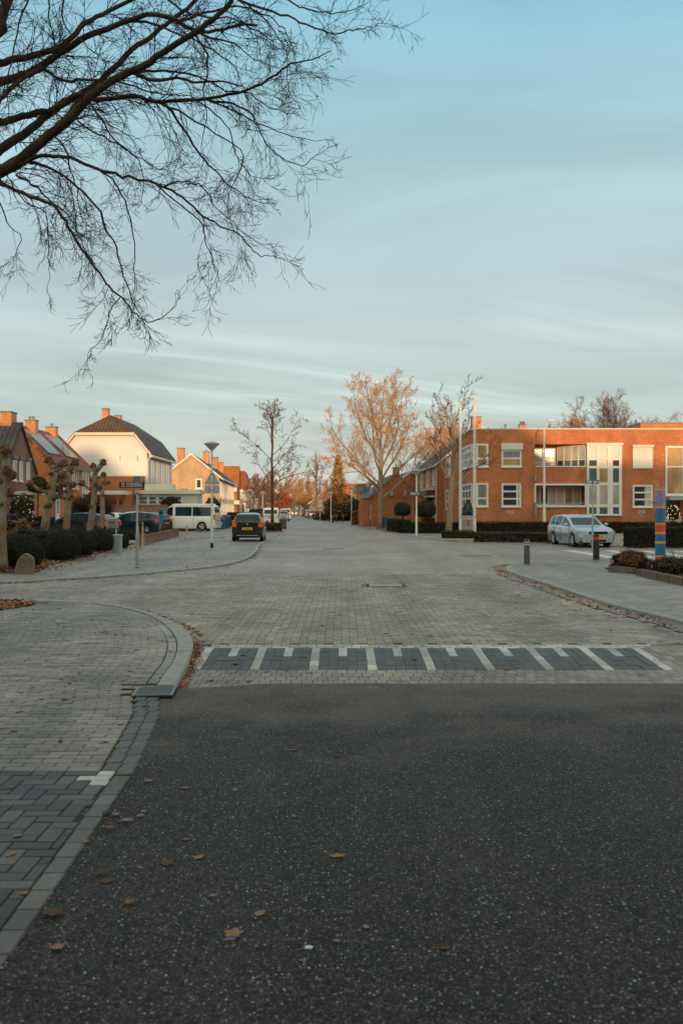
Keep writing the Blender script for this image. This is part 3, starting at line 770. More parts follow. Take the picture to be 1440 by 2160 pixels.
# stair window, porch, entrance on the far right
window(t, 'F', bx(1402), bz(1045), 4.4, bz(941)-bz(1045), Yb, (.30, .58), (.58,), gl='glass_amber', t=.13,
       panes=[(0, .3, .58, 1, 'glass_amber'), (0, .3, 0, .58, 'glass_amber'), (.3, 1, 0, 1, 'glass_curtain')])
mb = MB(); mb.box(bx(1400), XR, Yb-1.3, Yb-.001, bz(1055), bz(1048)); mb.build('porch_roof', M['galv'], t)
mb = MB(); mb.box(bx(1404), bx(1434), Yb-.03, Yb-.003, bz(1090), bz(1057)); mb.box(bx(1440), bx(1475), Yb-.03, Yb-.003, bz(1105), bz(1057)); mb.build('entrance_glass', M['glass_dark'], t)
mb = MB(); mb.box(bx(1434), bx(1439), Yb-.9, Yb-.7, 0, bz(1055)-.002); mb.build('porch_post', M['white'], t)
mb = MB(); mb.box(bx(1400), bx(1433), Yb-.30, Yb-.035, bz(1104), bz(1089)); l_ = mb.build('letterbox_panel', M['white'], t)
mb = MB(); mb.box(bx(1408), bx(1424), Yb-.32, Yb-.301, bz(1094), bz(1093)); mb.box(bx(1408), bx(1424), Yb-.32, Yb-.301, bz(1100), bz(1099)); mb.build('slot', M['lead'], l_)
# pairs of pale rings and a dot on the wall
for cx in (1075, 1351.5):
    mb = MB()
    for dx in (-4.3, 4.3):
        c = (bx(cx+dx), Yb-.05, bz(1080)); n = 16; vs = []; fs = []
        for k in range(n):
            a = 2*pi*k/n
            for r, d in ((.115, 0), (.075, 0), (.075, .035), (.115, .035)): vs.append((c[0]+r*cos(a), c[1]+.04-d, c[2]+r*sin(a)))
        for k in range(n):
            for j in range(4): fs.append((k*4+j, k*4+(j+1) % 4, ((k+1) % n)*4+(j+1) % 4, ((k+1) % n)*4+j))
        mb.add(vs, fs); mb.lathe([(.03, 0), (.03, .03)], 8, (c[0], c[1], c[2]), 'y')
    mb.lathe([(.045, 0), (.045, .04)], 8, (bx(cx), Yb-.06, bz(1086.5)), 'y')
    mb.build('wall_ornament', M['cream'], t)
mb = MB(); mb.box(bx(1376), XR, Yb+3, Yb+9, ZT, wz(893, Yb+3)); mb.build('roof_room', M['brick_orange'], t)
mb = MB(); mb.box(bx(1376)-.05, XR, Yb+2.95, Yb+9.05, wz(893, Yb+3)+.001, wz(893, Yb+3)+.08); mb.build('roof_edge', M['lead'], t)
for x in (1058, 1065): 
    mb = MB(); h = .55 if x == 1058 else .8; mb.lathe([(.06, 0), (.06, h*.8), (.10, h*.8), (.10, h)], 8, (wx(x, Yb+5), Yb+5, ZT)); mb.build('roof_vent', M['lead'], t)
chimney(t, wx(1095, Yb+6), wx(1109, Yb+6), Yb+6, Yb+6.5, ZT, wz(897, Yb+6), 3)
# --- leftmost house: ridge across, brown gable towards the street
XA = -18.9
t = thing('brick_house', 'dark pantiled house with brown brick gable and pale canopy at the far left', 'house')
ya_, yb_ = 56.0, 61.4; ea, ra = 4.07, 6.6
mb = MB(); mb.prism([(ya_, 0), (yb_, 0), (yb_, ea), (58.7, ra), (ya_, ea)], XA-9, XA, 'x'); mb.build('wall', M['brick_brown'], t)
s_ = (ra-ea)/2.7
slab_roof(t, (XA-9, ya_-.3, ea-.3*s_+.01), (XA+.12, ya_-.3, ea-.3*s_+.01), (XA+.12, 58.7, ra+.01), (XA-9, 58.7, ra+.01), .13, 'tile_dark')
slab_roof(t, (XA+.12, yb_+.3, ea-.3*s_+.01), (XA-9, yb_+.3, ea-.3*s_+.01), (XA-9, 58.7, ra+.01), (XA+.12, 58.7, ra+.01), .13, 'tile_dark')
mb = MB(); mb.tube([(XA-9, 58.7, ra+.12), (XA+.14, 58.7, ra+.12)], .11, 8); mb.build('ridge_tiles', M['tile_dark'], t)
mb = MB(); mb.box(XA-9, XA, ya_-.46, ya_-.3, ea-.42, ea-.26); mb.build('gutter', M['lead'], t)
chimney(t, wx(6, 58.9), wx(29, 58.9), 58.5, 59.5, ra-.4, wz(871, 58.9), 0, 'brick_chimney')
for a, b in ((57.25, 57.8), (58.4, 58.95), (59.75, 60.3)):
    window(t, 'R', a, 3.35, b-a, 1.2, XA, (), (), gl='glass_curtain', t=.06)
    mb = MB(); mb.box(XA+.002, XA+.16, a-.1, b+.1, 4.6, 4.8); mb.build('lintel', M['lead'], t)
mb = MB(); mb.box(XA+.002, XA+1.5, 57.0, 61.2, 2.55, 2.72); mb.build('canopy', M['cream'], t)
mb = MB(); mb.tube([(XA+.03, 60.9, 1.4), (XA+1.3, 60.9, 2.5)], .06, 6); mb.build('canopy_brace', M['white'], t); mb = MB(); mb.tube([(XA+.03, 58.2, 1.4), (XA+1.2, 58.2, 2.5)], .05, 6); mb.build('canopy_brace', M['white'], t)
for a in (57.6, 58.5, 59.9):
    door(t, 'R', a, .1, .75, 2.3, XA, 'white', 'glass_curtain')
# --- red tiled house with solar panels
t = thing('brick_house', 'orange brick gabled house with red tiles and two rows of solar panels', 'house')
X1, Xr, Y0, Y1 = -19.68, -22.3, 68.0, 78.2
ea, ra = 4.88, 7.45
w = gable_y(t, -24.9, X1, Y0, Y1, ea, ra, 'brick_orange', 'tile_red_y', .22, Xr, verge=None)
chimney(t, wx(56, 70.5), wx(78, 70.5), 70.2, 70.9, ra-.5, wz(888, 70.5), 2)
chimney(t, wx(99, 76), wx(120, 76), 75.7, 76.4, ra-.5, wz(902, 76), 1)
sl = (ra-ea)/(X1-Xr)
def onroof(x, y, up): 
    nrm = Vector((sl, 0, 1)).normalized(); p = Vector((x, y, ra-sl*(x-Xr)+.012)); return p+nrm*up
M['solar'] = glass_mat('solar panel', (.16, .22, .25), .12, 1.0)
for (a, b) in ((68.5, 71.6), (73.1, 76.3)):
    mb = MB(); q = [onroof(-21.9, a, .14), onroof(-20.25, a, .14), onroof(-20.25, b, .14), onroof(-21.9, b, .14)]
    q2 = [onroof(-21.9, a, .20), onroof(-20.25, a, .20), onroof(-20.25, b, .20), onroof(-21.9, b, .20)]
    mb.hexa(q, q2); p = mb.build('solar_panel', M['solar'], t)
    mb = MB()
    for k in range(5):
        yy = a+(b-a)*k/4; mb.hexa([onroof(-21.9, yy-.03, .2005), onroof(-20.25, yy-.03, .2005), onroof(-20.25, yy+.03, .2005), onroof(-21.9, yy+.03, .2005)],
            [onroof(-21.9, yy-.03, .215), onroof(-20.25, yy-.03, .215), onroof(-20.25, yy+.03, .215), onroof(-21.9, yy+.03, .215)])
    mb.build('frame', M['lead'], p)
for (a, b, z0, z1, g) in ((70.3, 72.0, 3.1, 4.65, 'glass_curtain'), (72.7, 73.4, 3.2, 4.65, 'glass_curtain'), (73.9, 74.4, 3.2, 4.65, 'glass_dark'), (75.5, 77.4, 2.6, 4.65, 'glass_curtain')):
    window(t, 'R', a, z0, b-a, z1-z0, X1, (.5,) if b-a > 1.2 else (), (), gl=g, t=.07)
window(t, 'R', 75.5, 1.0, 1.9, 1.3, X1, (.5,), (), gl='glass_blind')
mb = MB(); mb.box(X1+.002, X1+.25, 68.3, 69.6, 2.5, 4.3); mb.build('wall_panel', M['black_gloss'], t)
door(t, 'R', 68.5, .1, 1.0, 2.4, X1, 'white', 'glass_curtain')
mb = MB(); mb.tube([(X1+.10, Y0+.15, 0), (X1+.10, Y0+.15, ea)], .05, 6); mb.build('downpipe', M['lead'], t)
# --- big white house with a half hipped brown roof
t = thing('white_house', 'tall white plastered house with half hipped brown pantile roof', 'house')
cx = -19.2; Y0, Y1 = 81.0, 92.5; E, Hh, R_ = 6.45, 7.85, 9.42
mb = MB(); mb.prism([(cx-3.4, 0), (cx+3.4, 0), (cx+3.4, E), (cx+2.28, Hh), (cx-2.28, Hh), (cx-3.4, E)], Y0, Y1, 'y'); mb.build('wall', M['render_white'], t)
e = .012; yo = Y0-.3
def quadslab(pts, th, m, name='roof'):
    pts = [Vector(p) for p in pts]; n = (pts[1]-pts[0]).cross(pts[-1]-pts[0]); n.normalize()
    if n.z < 0: n = -n
    k = len(pts); mb = MB(); mb.add(pts+[p+n*th for p in pts], [tuple(range(k-1, -1, -1)), tuple(range(k, 2*k))]+[(i, (i+1) % k, (i+1) % k+k, i+k) for i in range(k)])
    return mb.build(name, M[m], t)
ap = (cx, Y0+1.9, R_)
quadslab([(cx-2.4, yo, Hh), (cx+2.4, yo, Hh), ap], .12, 'tile_brown', 'hip_roof')
for s in (1, -1):
    quadslab([(cx+s*2.4, yo, Hh), ap, (cx, Y1, R_), (cx+s*2.4, Y1, Hh)], .12, 'tile_dark_y')  # side slopes in darker tile than the sunlit hip, shade put into colour
    quadslab([(cx+s*2.4, yo, Hh), (cx+s*3.75, yo, E-.35), (cx+s*3.75, Y1+.2, E-.35), (cx+s*2.4, Y1+.2, Hh)], .12, 'tile_dark_y')
mb = MB(); mb.box(cx-2.45, cx+2.45, yo-.05, yo-.002, Hh-.14, Hh+.10)
for s in (1, -1):
    mb.hexa([(cx+s*2.4, yo-.05, Hh-.14), (cx+s*3.78, yo-.05, E-.5), (cx+s*3.78, yo-.004, E-.5), (cx+s*2.4, yo-.004, Hh-.14)],
            [(cx+s*2.4, yo-.05, Hh+.08), (cx+s*3.78, yo-.05, E-.26), (cx+s*3.78, yo-.004, E-.26), (cx+s*2.4, yo-.004, Hh+.08)])
mb.box(cx+3.62, cx+3.9, yo, Y1, E-.52, E-.36)
mb.build('verge_board', M['cream'], t)
mb = MB(); mb.tube([(cx+3.8, yo+.1, E-.4), (cx+3.45, yo+.25, E-.9), (cx+3.45, yo+.25, 0)], .05, 6); mb.build('downpipe', M['white'], t)
chimney(t, wx(216, 83), wx(229, 83), 82.9, 83.5, R_-.3, wz(863, 83), 0); chimney(t, wx(244, 90), wx(256, 90), 89.7, 90.3, 8.6, wz(878, 90), 0)
mb = MB(); mb.box(cx+3.401, cx+3.46, Y0+.1, Y1, 0, E-.5); mb.build('side_wall', M['render_shade'], t)  # street side of the white wall, its bluish shade painted on
for k in range(4):
    a = 82.6+k*2.35; window(t, 'R', a, 3.75, .95, 2.0, cx+3.46, (), (.3,), gl='glass_blue', t=.06, fr='render_shade')
mb = MB()
for x in (-21.4, -18.0, -16.6): mb.box(x, x+.05, Y0-.03, Y0-.002, 5.6, 6.1)
mb.build('wall_anchor', M['lead'], t)
t = thing('brick_house', 'low red brick annex under the white house gable', 'annex')
mb = MB(); mb.box(-23.5, -15.95, 79.4, 80.95, 0, wz(1005, 79.4)); mb.build('wall', M['brick_rust'], t)
mb = MB(); mb.box(-23.55, -15.9, 79.35, 80.97, wz(1005, 79.4)+.001, wz(1005, 79.4)+.08); mb.build('coping', M['cream'], t)
t = thing('carport', 'small carport with white fascia beside the white house', 'carport')
mb = MB(); mb.box(wx(150, 76), wx(262, 76), 75.9, 78.8, wz(1043, 76), wz(1035, 76)); mb.build('roof', M['white'], t)
mb = MB(); mb.box(wx(247, 76), wx(250, 76), 76.0, 76.1, 0, wz(1043, 76)-.002); mb.box(wx(256, 76), wx(272, 76), 76.6, 79.2, 0, wz(1043, 76)-.002); mb.build('post', M['brick_rust'], t)
t = thing('flat_roofed_shop', 'low cream flat roofed shop front with a long band of windows', 'shop')
mb = MB(); mb.box(wx(292, 78), wx(417, 78), 78, 80.6, 0, wz(1042, 78)); mb.box(wx(305, 79), wx(364, 79), 79, 80.6, wz(1036, 79), wz(1021, 79)); mb.build('wall', M['cream'], t)
mb = MB(); mb.box(wx(288, 78), wx(423, 78), 77.6, 80.6, wz(1042, 78)+.001, wz(1034, 78)); mb.build('fascia', M['cream'], t)
mb = MB(); mb.box(wx(292, 78), wx(417, 78), 77.97, 77.998, 0, wz(1066, 78)); mb.build('plinth', M['brick_pink'], t)
for a, b in ((294, 312), (314, 331), (334, 348), (350, 366), (368, 384)):
    window(t, 'F', wx(a, 78), wz(1064, 78), wx(b, 78)-wx(a, 78), wz(1046, 78)-wz(1064, 78), 78, (), (.45,), gl='glass_blue', t=.06, sill=False)
t = thing('garden_wall', 'long pinkish brick garden wall behind the parked cars', 'garden wall')
mb = MB(); mb.box(wx(150, 74.5), wx(352, 74.5), 74.5, 74.75, 0, 1.95); mb.build('wall', M['brick_pink'], t)
mb = MB(); mb.box(wx(150, 74.5), wx(352, 74.5), 74.44, 74.81, 1.951, 2.03); mb.build('coping', M['brick_rust'], t)
# --- yellow brick terrace further on (turned 3 degrees with the road)
t = thing('terraced_house', 'yellow brick gable end terrace with white framed street front', 'house', (-13.6, 111, 0), radians(3))
gable_y(t, -6.2, 0, 0, 30, 5.3, 7.75, 'brick_yellow', 'tile_dark_y', .3)
window(t, 'F', -3.0+.35, 3.95, .75, 1.15, 0, (), (), gl='glass_dark', t=.16, label='small white framed window high in the gable')
mb = MB(); mb.box(-4.2, -3.5, -.4, -.01, 3.5, 4.0); mb.build('air_conditioner', M['lead'], t)
mb = MB(); mb.tube([(-2.75, -.08, 0), (-2.75, -.08, 3.9)], .06, 6); mb.build('downpipe', M['cream'], t)
for k in range(6):
    a = .8+k*4.8
    window(t, 'R', a, 2.9, 2.4, 1.9, 0, (.5,), (), gl='glass_blue', t=.14, proud=.12); window(t, 'R', a, .5, 2.4, 1.9, 0, (.5,), (), gl='glass_blue', t=.14, proud=.12)
    mb = MB(); mb.box(.002, .09, a+3.1, a+3.6, 0, 5.0); mb.build('white_panel', M['white'], t)
chimney(t, -4.85, -4.05, 1.5, 2.3, 6.3, 8.55, 0); chimney(t, -2.9, -2.1, 12, 13, 7.3, 8.75, 1); chimney(t, -2.4, -1.6, 20, 21, 7.0, 8.5, 0); chimney(t, -2.2, -1.4, 28, 29, 6.8, 8.2, 0)
# --- orange roofed house, roof slope to the camera
t = thing('terraced_house', 'house with broad bright orange roof behind the yellow terrace', 'house', (-15.5, 148, 0), radians(3))
mb = MB(); mb.prism([(0, 0), (9, 0), (9, 5.2), (4.5, 8.2), (0, 5.2)], -14, 0, 'x'); mb.build('wall', M['brick_rust'], t)
slab_roof(t, (-14, -.35, 4.98), (.2, -.35, 4.98), (.2, 4.5, 8.21), (-14, 4.5, 8.21), .12, 'tile_orange'); slab_roof(t, (-14, 9.3, 5.0), (.2, 9.3, 5.0), (.2, 4.5, 8.21), (-14, 4.5, 8.21), .12, 'tile_orange')
mb = MB(); mb.box(-3.0, .4, -1.2, -.01, 2.4, 3.0); mb.box(-2.6, 0, -.9, -.02, 4.3, 4.9); mb.build('bay_trim', M['white'], t)
window(t, 'F', -2.4, 3.1, 1.5, 1.1, 0, (.5,), (), gl='glass_dark', t=.12); window(t, 'F', -2.6, .6, 2.2, 1.6, 0, (.5,), (), gl='glass_dark', t=.12)
t = thing('terraced_house', 'house with rust coloured mansard roof and white cornice', 'house', (-15.0, 163, 0), radians(3))
mb = MB(); mb.box(-3, 0, 0, 12, 0, 4.4); mb.build('wall', M['render_white'], t)
mb = MB(); mb.box(-3.2, .2, -.2, 12, 4.4, 4.9); mb.build('cornice', M['white'], t)
mb = MB(); mb.hexa([(-3, .0, 4.91), (.1, .0, 4.91), (.1, 12, 4.91), (-3, 12, 4.91)], [(-2.6, 1.2, 8.0), (-.9, 1.2, 8.0), (-.9, 10.8, 8.0), (-2.6, 10.8, 8.0)]); mb.build('roof', M['tile_rust'], t)
window(t, 'R', 1.0, 2.4, 1.5, 1.5, 0, (.5,), (), t=.12); window(t, 'F', -2.2, .8, 1.4, 1.8, 0, (.5,), (), t=.12)
for i, (x, y, w_, d_, ea, ra, wl, rf, lb) in enumerate(((-17.6, 185, 5.5, 14, 5.2, 7.6, 'brick_brown', 'tile_rust', 'brown brick house far along the street on the left side'),
        (-19.5, 215, 6, 16, 5.2, 8.4, 'brick_pink', 'tile_rust', 'pinkish house far along the street behind bare trees'))):
    t = thing('terraced_house', lb, 'house', (x, y, 0), radians(3)); gable_y(t, -w_, 0, 0, d_, ea, ra, wl, rf)
    for k in range(3): window(t, 'R', 1+k*4.2, 2.9, 1.8, 1.5, 0, (.5,), (), t=.12)
    window(t, 'F', -w_*.6, 2.9, 1.4, 1.5, 0, (.5,), (), t=.12); chimney(t, -w_/2-.4, -w_/2+.4, 4, 5, ra-.3, ra+1.1, 0)
# --- right side, far houses
t = thing('brick_house', 'low rust brick gabled house with blue grey roof and two small windows', 'house', (2.9, 95, 0), radians(2))
gable_y(t, 0, 4.75, 0, 17, 2.95, 5.05, 'brick_rust', 'tile_blue_y', .12, 2.35, verge='lead')
for a in (1.65, 2.95): window(t, 'F', a, 2.95, .42, .72, 0, (), (), gl='glass_curtain', t=.06, fr='lead')
chimney(t, 2.05, 2.65, -.02+.1, .8, 4.7, 5.65, 1, 'brick_rust')
for a in (1.5, 4.5, 9): window(t, 'L', a, .8, 1.4, 1.3, 0, (.5,), (), t=.1, gl='glass_blue')
mb = MB(); mb.box(-.9, -.12, 2.0, 2.9, 0, 2.6); mb.build('side_porch', M['brick_red'], t); mb = MB(); mb.box(-.9, -.12, 6.0, 6.8, 0, 2.4); mb.build('side_porch', M['brick_red'], t)
t = thing('brick_house', 'rust brick wing with blue grey roof behind the low gabled house', 'house', (6.2, 113.5, 0), radians(2))
gable_y(t, -1.6, 5.2, 0, 14, 3.6, 6.0, 'brick_rust', 'tile_blue_y', .15, 1.8, verge='cream')
window(t, 'F', 1.2, 3.2, .8, 1.0, 0, (), (), t=.1)
t = thing('brick_house', 'tall orange brick gable house with white gutters beyond the flat roofed block', 'house', (9.05, 94.2, 0), radians(2))
gable_y(t, 0, 8.6, 0, 20, 6.0, 9.35, 'brick_orange', 'tile_dark_y', .35, 4.3, verge='cream')
for (a, b, z0, z1) in ((1.6, 3.2, 4.0, 5.8), (6.0, 8.2, 4.0, 5.8), (11.5, 13.5, 4.0, 5.8), (1.6, 3.2, .9, 2.7), (6.0, 8.2, .9, 2.7)): window(t, 'L', a, z0, b-a, z1-z0, 0, (.5,), (), t=.14, gl='glass_curtain')
mb = MB(); mb.box(-.6, -.01, 1.0, 9.0, 3.55, 3.8); mb.box(-.6, -.01, 1.0, 9.0, 2.85, 3.0); mb.build('bay_trim', M['white'], t)
mb = MB(); mb.tube([(-.08, .1, 0), (-.08, .1, 6.0)], .06, 6); mb.build('downpipe', M['white'], t)
mb = MB()
for z in (3.0, 3.45): mb.lathe([(.10, 0), (.14, .08), (.10, .16)], 8, (1.6, -.18, z), 'y')
mb.build('wall_lamp', M['cream'], t)
chimney(t, 3.9, 4.8, 3.5, 4.5, 9.0, 10.75, 0); chimney(t, 2.6, 3.3, 9, 10, 8.4, 10.1, 1)
t = thing('office_building', 'bright orange brick flat roofed building with dark upper band beyond the hedge', 'building', (0.2, 150, 0), radians(3))
mb = MB(); mb.box(0, 4.2, 0, 14, 0, 3.9); mb.box(0, 4.2, .4, 14, 3.9, 5.4); mb.build('wall', M['brick_orange'], t)
mb = MB(); mb.box(1.0, 4.2, .32, .39, 4.0, 5.2); mb.build('dark_panel', M['glass_blue'], t)
mb = MB(); mb.box(-.1, 4.3, -.1, 14.1, 5.401, 5.6); mb.build('roof', M['brick_chimney'], t)
window(t, 'F', .7, 2.5, 1.3, 1.0, 0, (.5,), (), t=.14, gl='glass_curtain'); window(t, 'F', 2.6, .8, 1.2, 1.2, 0, (.5,), (), t=.12)
t = thing('gabled_house', 'pale gabled house in the sun at the far bend of the street', 'house', (-6.5, 205, 0), radians(3))
gable_y(t, 0, 8, 0, 12, 3.0, 6.2, 'brick_yellow', 'tile_rust', .3); window(t, 'F', 3.2, 1.0, 1.6, 1.4, 0, (.5,), (), t=.14); window(t, 'F', 3.5, 3.4, 1.0, 1.0, 0, (), (), t=.14)
for i, (x, y, c_, r_, lb) in enumerate(((-26, 330, 'brick_orange', 'tile_rust', 'hazy orange house closing the far end of the street'), (-40, 345, 'render_white', 'tile_dark_y', 'small white house at the far end of the street on the left'), (-10, 335, 'brick_pink', 'tile_dark_y', 'small pink brick house at the far end of the street on the right'))):
    t = thing('gabled_house', lb, 'house', (x, y, 0), radians(3)); gable_y(t, 0, 10, 0, 10, 3.6, 7.2, c_, r_, .3); window(t, 'F', 2, 1.0, 2.0, 1.5, 0, (.5,), (), t=.2); window(t, 'F', 6, 1.0, 2.0, 1.5, 0, (.5,), (), t=.2)
# --- unseen tall houses behind the camera, added and shaped to cast the evening shade
t = thing('apartment_building', 'unseen long brick apartment block added behind the viewer to shade the street', 'building')
yb0 = -14.0
mb = MB(); mb.box(-75, 55, yb0-9, yb0, 0, 13.45); mb.build('wall', M['brick_brown'], t)
for (xa, xb, h) in ((22.0, 33.9, 3.2), (-4.8, 1.0, 2.3), (-12.5, -9.5, 1.0), (44.0, 48.0, .9)):
    mb = MB(); xm = (xa+xb)/2; mb.prism([(xa, 13.452), (xb, 13.452), (xm+(xb-xa)*.12, 13.452+h), (xm-(xb-xa)*.12, 13.452+h)], yb0-6, yb0-.1, 'y'); mb.build('shade_dormer', M['tile_dark'], t)  # raised roof pieces shaped to throw slanting shade on the facades
for k in range(8):
    for z in (1.2, 4.4, 7.6, 10.6):
        a = -26+k*6.5
        P = facer('F', a, z, yb0); mb = MB(); mb.box(a, a+2.2, yb0+.004, yb0+.06, z, z+1.6); mb.build('window', M['white'], t)
# ------------------------------------------------------------------ vegetation
def bark_mat(name, c1, c2, sc=3.0, moss=None):
    t = NT(name); o = t.obj(); n = t.noise(t.mapv(o, (1, 1, .35)), sc*2, 6, .7)
    b = t.ramp(n, [(.3, c1), (.7, c2)])
    if moss:
        b = t.mix(t.ramp(t.noise(o, sc, 5, .6), [(.48, 0.0), (.6, .85)]), b, moss)
    t.col(b); t.bump(n, .6, .02)
    return t.fin(.9, 0, .2)
M['bark_dark'] = bark_mat('dark wet bark', (.028, .020, .016), (.085, .055, .038))
M['bark_warm'] = bark_mat('warm brown bark', (.055, .034, .021), (.17, .095, .052), 2.5)
M['bark_pale'] = bark_mat('pale plane bark', (.24, .165, .10), (.42, .31, .20), 1.2)
M['bark_moss'] = bark_mat('pollard bark with moss', (.12, .10, .075), (.34, .29, .22), 5, (.24, .12, .035))
M['twig_orange'] = bark_mat('orange brown twigs', (.44, .235, .09), (.64, .38, .165), 2)
M['twig_dark'] = bark_mat('dark twigs', (.055, .038, .028), (.10, .068, .048), 2)
M['twig_pink'] = bark_mat('pinkish twigs', (.22, .12, .09), (.32, .19, .15), 2)
def leaf_mat(name, c, var=.5, sc=2.5):
    t = NT(name); o = t.obj(); g = t.n('ShaderNodeNewGeometry').outputs['Random Per Island']
    b = t.ramp(g, [(0, tuple(x*(1-var) for x in c)), (.5, c), (1, tuple(min(1, x*(1+var)) for x in c))])
    b = t.mix(1.0, b, t.ramp(t.noise(o, sc, 4, .6), [(.3, .65), (.7, 1.35)]), 'MULTIPLY')
    t.col(b); return t.fin(.65, 0, .3)
M['leaf_box'] = leaf_mat('dark box leaves', (.020, .026, .012))
M['leaf_hedge'] = leaf_mat('dark hedge leaves', (.030, .030, .014))
M['leaf_hedge_brown'] = leaf_mat('brown hedge leaves', (.085, .052, .024))
M['leaf_beech'] = leaf_mat('orange beech leaves', (.33, .105, .025))
M['leaf_conifer'] = leaf_mat('golden green conifer', (.23, .125, .03), .6)
M['leaf_conifer_dark'] = leaf_mat('dark conifer', (.045, .05, .022), .5)
M['leaf_blue'] = leaf_mat('blue grey shrub leaves', (.035, .042, .055))
M['leaf_gold'] = leaf_mat('golden shrub leaves', (.20, .12, .035))
M['leaf_rust'] = leaf_mat('rust shrub leaves', (.17, .075, .028))
M['leaf_orange'] = leaf_mat('orange autumn leaves', (.50, .17, .045), .4)
M['leaf_rustred'] = leaf_mat('red brown autumn leaves', (.40, .075, .02), .4)
M['leaf_litter'] = leaf_mat('fallen leaves', (.30, .135, .058), .65, 8)
M['inner_shade'] = mat('shrub interior', (.012, .012, .008), .95, 0, .1)  # near-black fill painted as the shade inside the foliage
def grow(mb, tw, p, d, L, r, lev, rng, P):
    """recursive limb; mb gets thick wood, tw gets twigs. P: dict of shape numbers"""
    n = 5 if lev < 2 else (4 if lev < 3 else 3)
    pts = [Vector(p)]; d = Vector(d).normalized(); step = L/n; rad = [r]
    for i in range(n):
        d = d+Vector((rng.gauss(0, 1), rng.gauss(0, 1), rng.gauss(0, 1)))*P['wob']+Vector((0, 0, P['up'][min(lev, len(P['up'])-1)]))
        d.normalize(); pts.append(pts[-1]+d*step); rad.append(max(P['rmin'], r*(1-.72*(i+1)/n)))
    tgt = mb if lev < P['tw_from'] else tw
    tgt.tube(pts, rad, 6 if lev == 0 else (5 if lev == 1 else 3), caps=False)
    if lev >= P['lev']: return
    k = P['n'][lev]
    for i in range(k):
        t = P['from'][min(lev, len(P['from'])-1)]; t = t+(1-t)*(i+rng.random())/k
        f = t*n; j = min(n-1, int(f)); q = pts[j].lerp(pts[j+1], f-j); base = (pts[j+1]-pts[j]).normalized()
        a = rng.uniform(*P['ang'][min(lev, len(P['ang'])-1)]); az = rng.uniform(0, 2*pi) if lev else (i*2.4+rng.uniform(-.4, .4))
        u = base.orthogonal().normalized(); w = base.cross(u); dd = base*cos(a)+(u*cos(az)+w*sin(az))*sin(a)
        ll = L*P['ratio'][min(lev, len(P['ratio'])-1)]*(1-.45*t*P.get('taper', 1))*rng.uniform(.7, 1.2)
        grow(mb, tw, q, dd, ll, max(P['rmin'], rad[j]*P.get('rr', .5)), lev+1, rng, P)
def tree(name, label, x, y, H, r0, P, seed, bark='bark_warm', twig='twig_dark', lean=(0, 0), cat='tree', group=None, z=.03):
    rng = random.Random(seed); t = thing(name, label, cat, (x, y, z), 0, group)
    tk, tw = MB(), MB()
    h0 = H*P.get('bole', .6); pts = []; rad = []
    for i in range(9):
        f = i/8; pts.append(Vector((lean[0]*f+rng.gauss(0, .01)*H*.3*f, lean[1]*f, h0*f))); rad.append(r0*(1.35 if i == 0 else 1)*(1-.55*f*P.get('bole', .6)))
    tk.tube(pts, rad, 9)
    k = P['limbs']
    for i in range(k):
        f = P['first']+(1-P['first'])*(i+rng.random()*.6)/k; j = min(7, int(f*8)); q = pts[j].lerp(pts[j+1], f*8-j)
        az = i*2.4+rng.uniform(-.5, .5); a = P['la'][0]+(P['la'][1]-P['la'][0])*(f-P['first'])/(1-P['first']+1e-6)+rng.uniform(-.12, .12)
        d = Vector((cos(az)*sin(a), sin(az)*sin(a), cos(a)))
        L = H*P['ll']*(1-P.get('lt', .4)*(f-P['first'])/(1-P['first']+1e-6))*rng.uniform(.85, 1.15)
        grow(tk, tw, q, d, L, rad[j]*P.get('r1', .5), 0, rng, P)
    tk.build('trunk', M[bark], t, smooth=True); c = tw.build('crown', M[twig], t)
    return t
def leaf_shell(mb, c, rx, ry, rz, n, sz, rng, z0=-1.0, jit=.08, lump=.0):
    for _ in range(n):
        zz = rng.uniform(z0, 1); a = rng.uniform(0, 2*pi); s = sqrt(max(0, 1-zz*zz)); d = Vector((s*cos(a), s*sin(a), zz))
        k = rng.uniform(1-jit, 1+jit*.4)+(lump*noise.noise(d*2.3+Vector(c)) if lump else 0)
        mb.leaf((c[0]+d.x*rx*k, c[1]+d.y*ry*k, c[2]+d.z*rz*k), sz, rng, d)
def topiary(name, label, x, y, rx, rz, zc, m='leaf_box', n=2600, sz=.022, seed=1, stem=None, cat='shrub', group=None, z0=-.75, lump=.05, ry=None):
    rng = random.Random(seed); t = thing(name, label, cat, (x, y, .03), 0, group); ry = ry or rx
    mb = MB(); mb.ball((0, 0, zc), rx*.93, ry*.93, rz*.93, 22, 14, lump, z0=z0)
    b = mb.build('interior', M['inner_shade'], None, smooth=True); b.parent = t; b.name = 'stems'  # solid dark core for the shaded inside, no separate stems
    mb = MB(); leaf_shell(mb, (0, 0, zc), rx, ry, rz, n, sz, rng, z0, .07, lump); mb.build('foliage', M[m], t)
    if stem:
        mb = MB(); mb.tube([(0, 0, 0), (.02, 0, zc-rz*.5)], stem, 7); mb.build('trunk', M['bark_warm'], t)
    return t
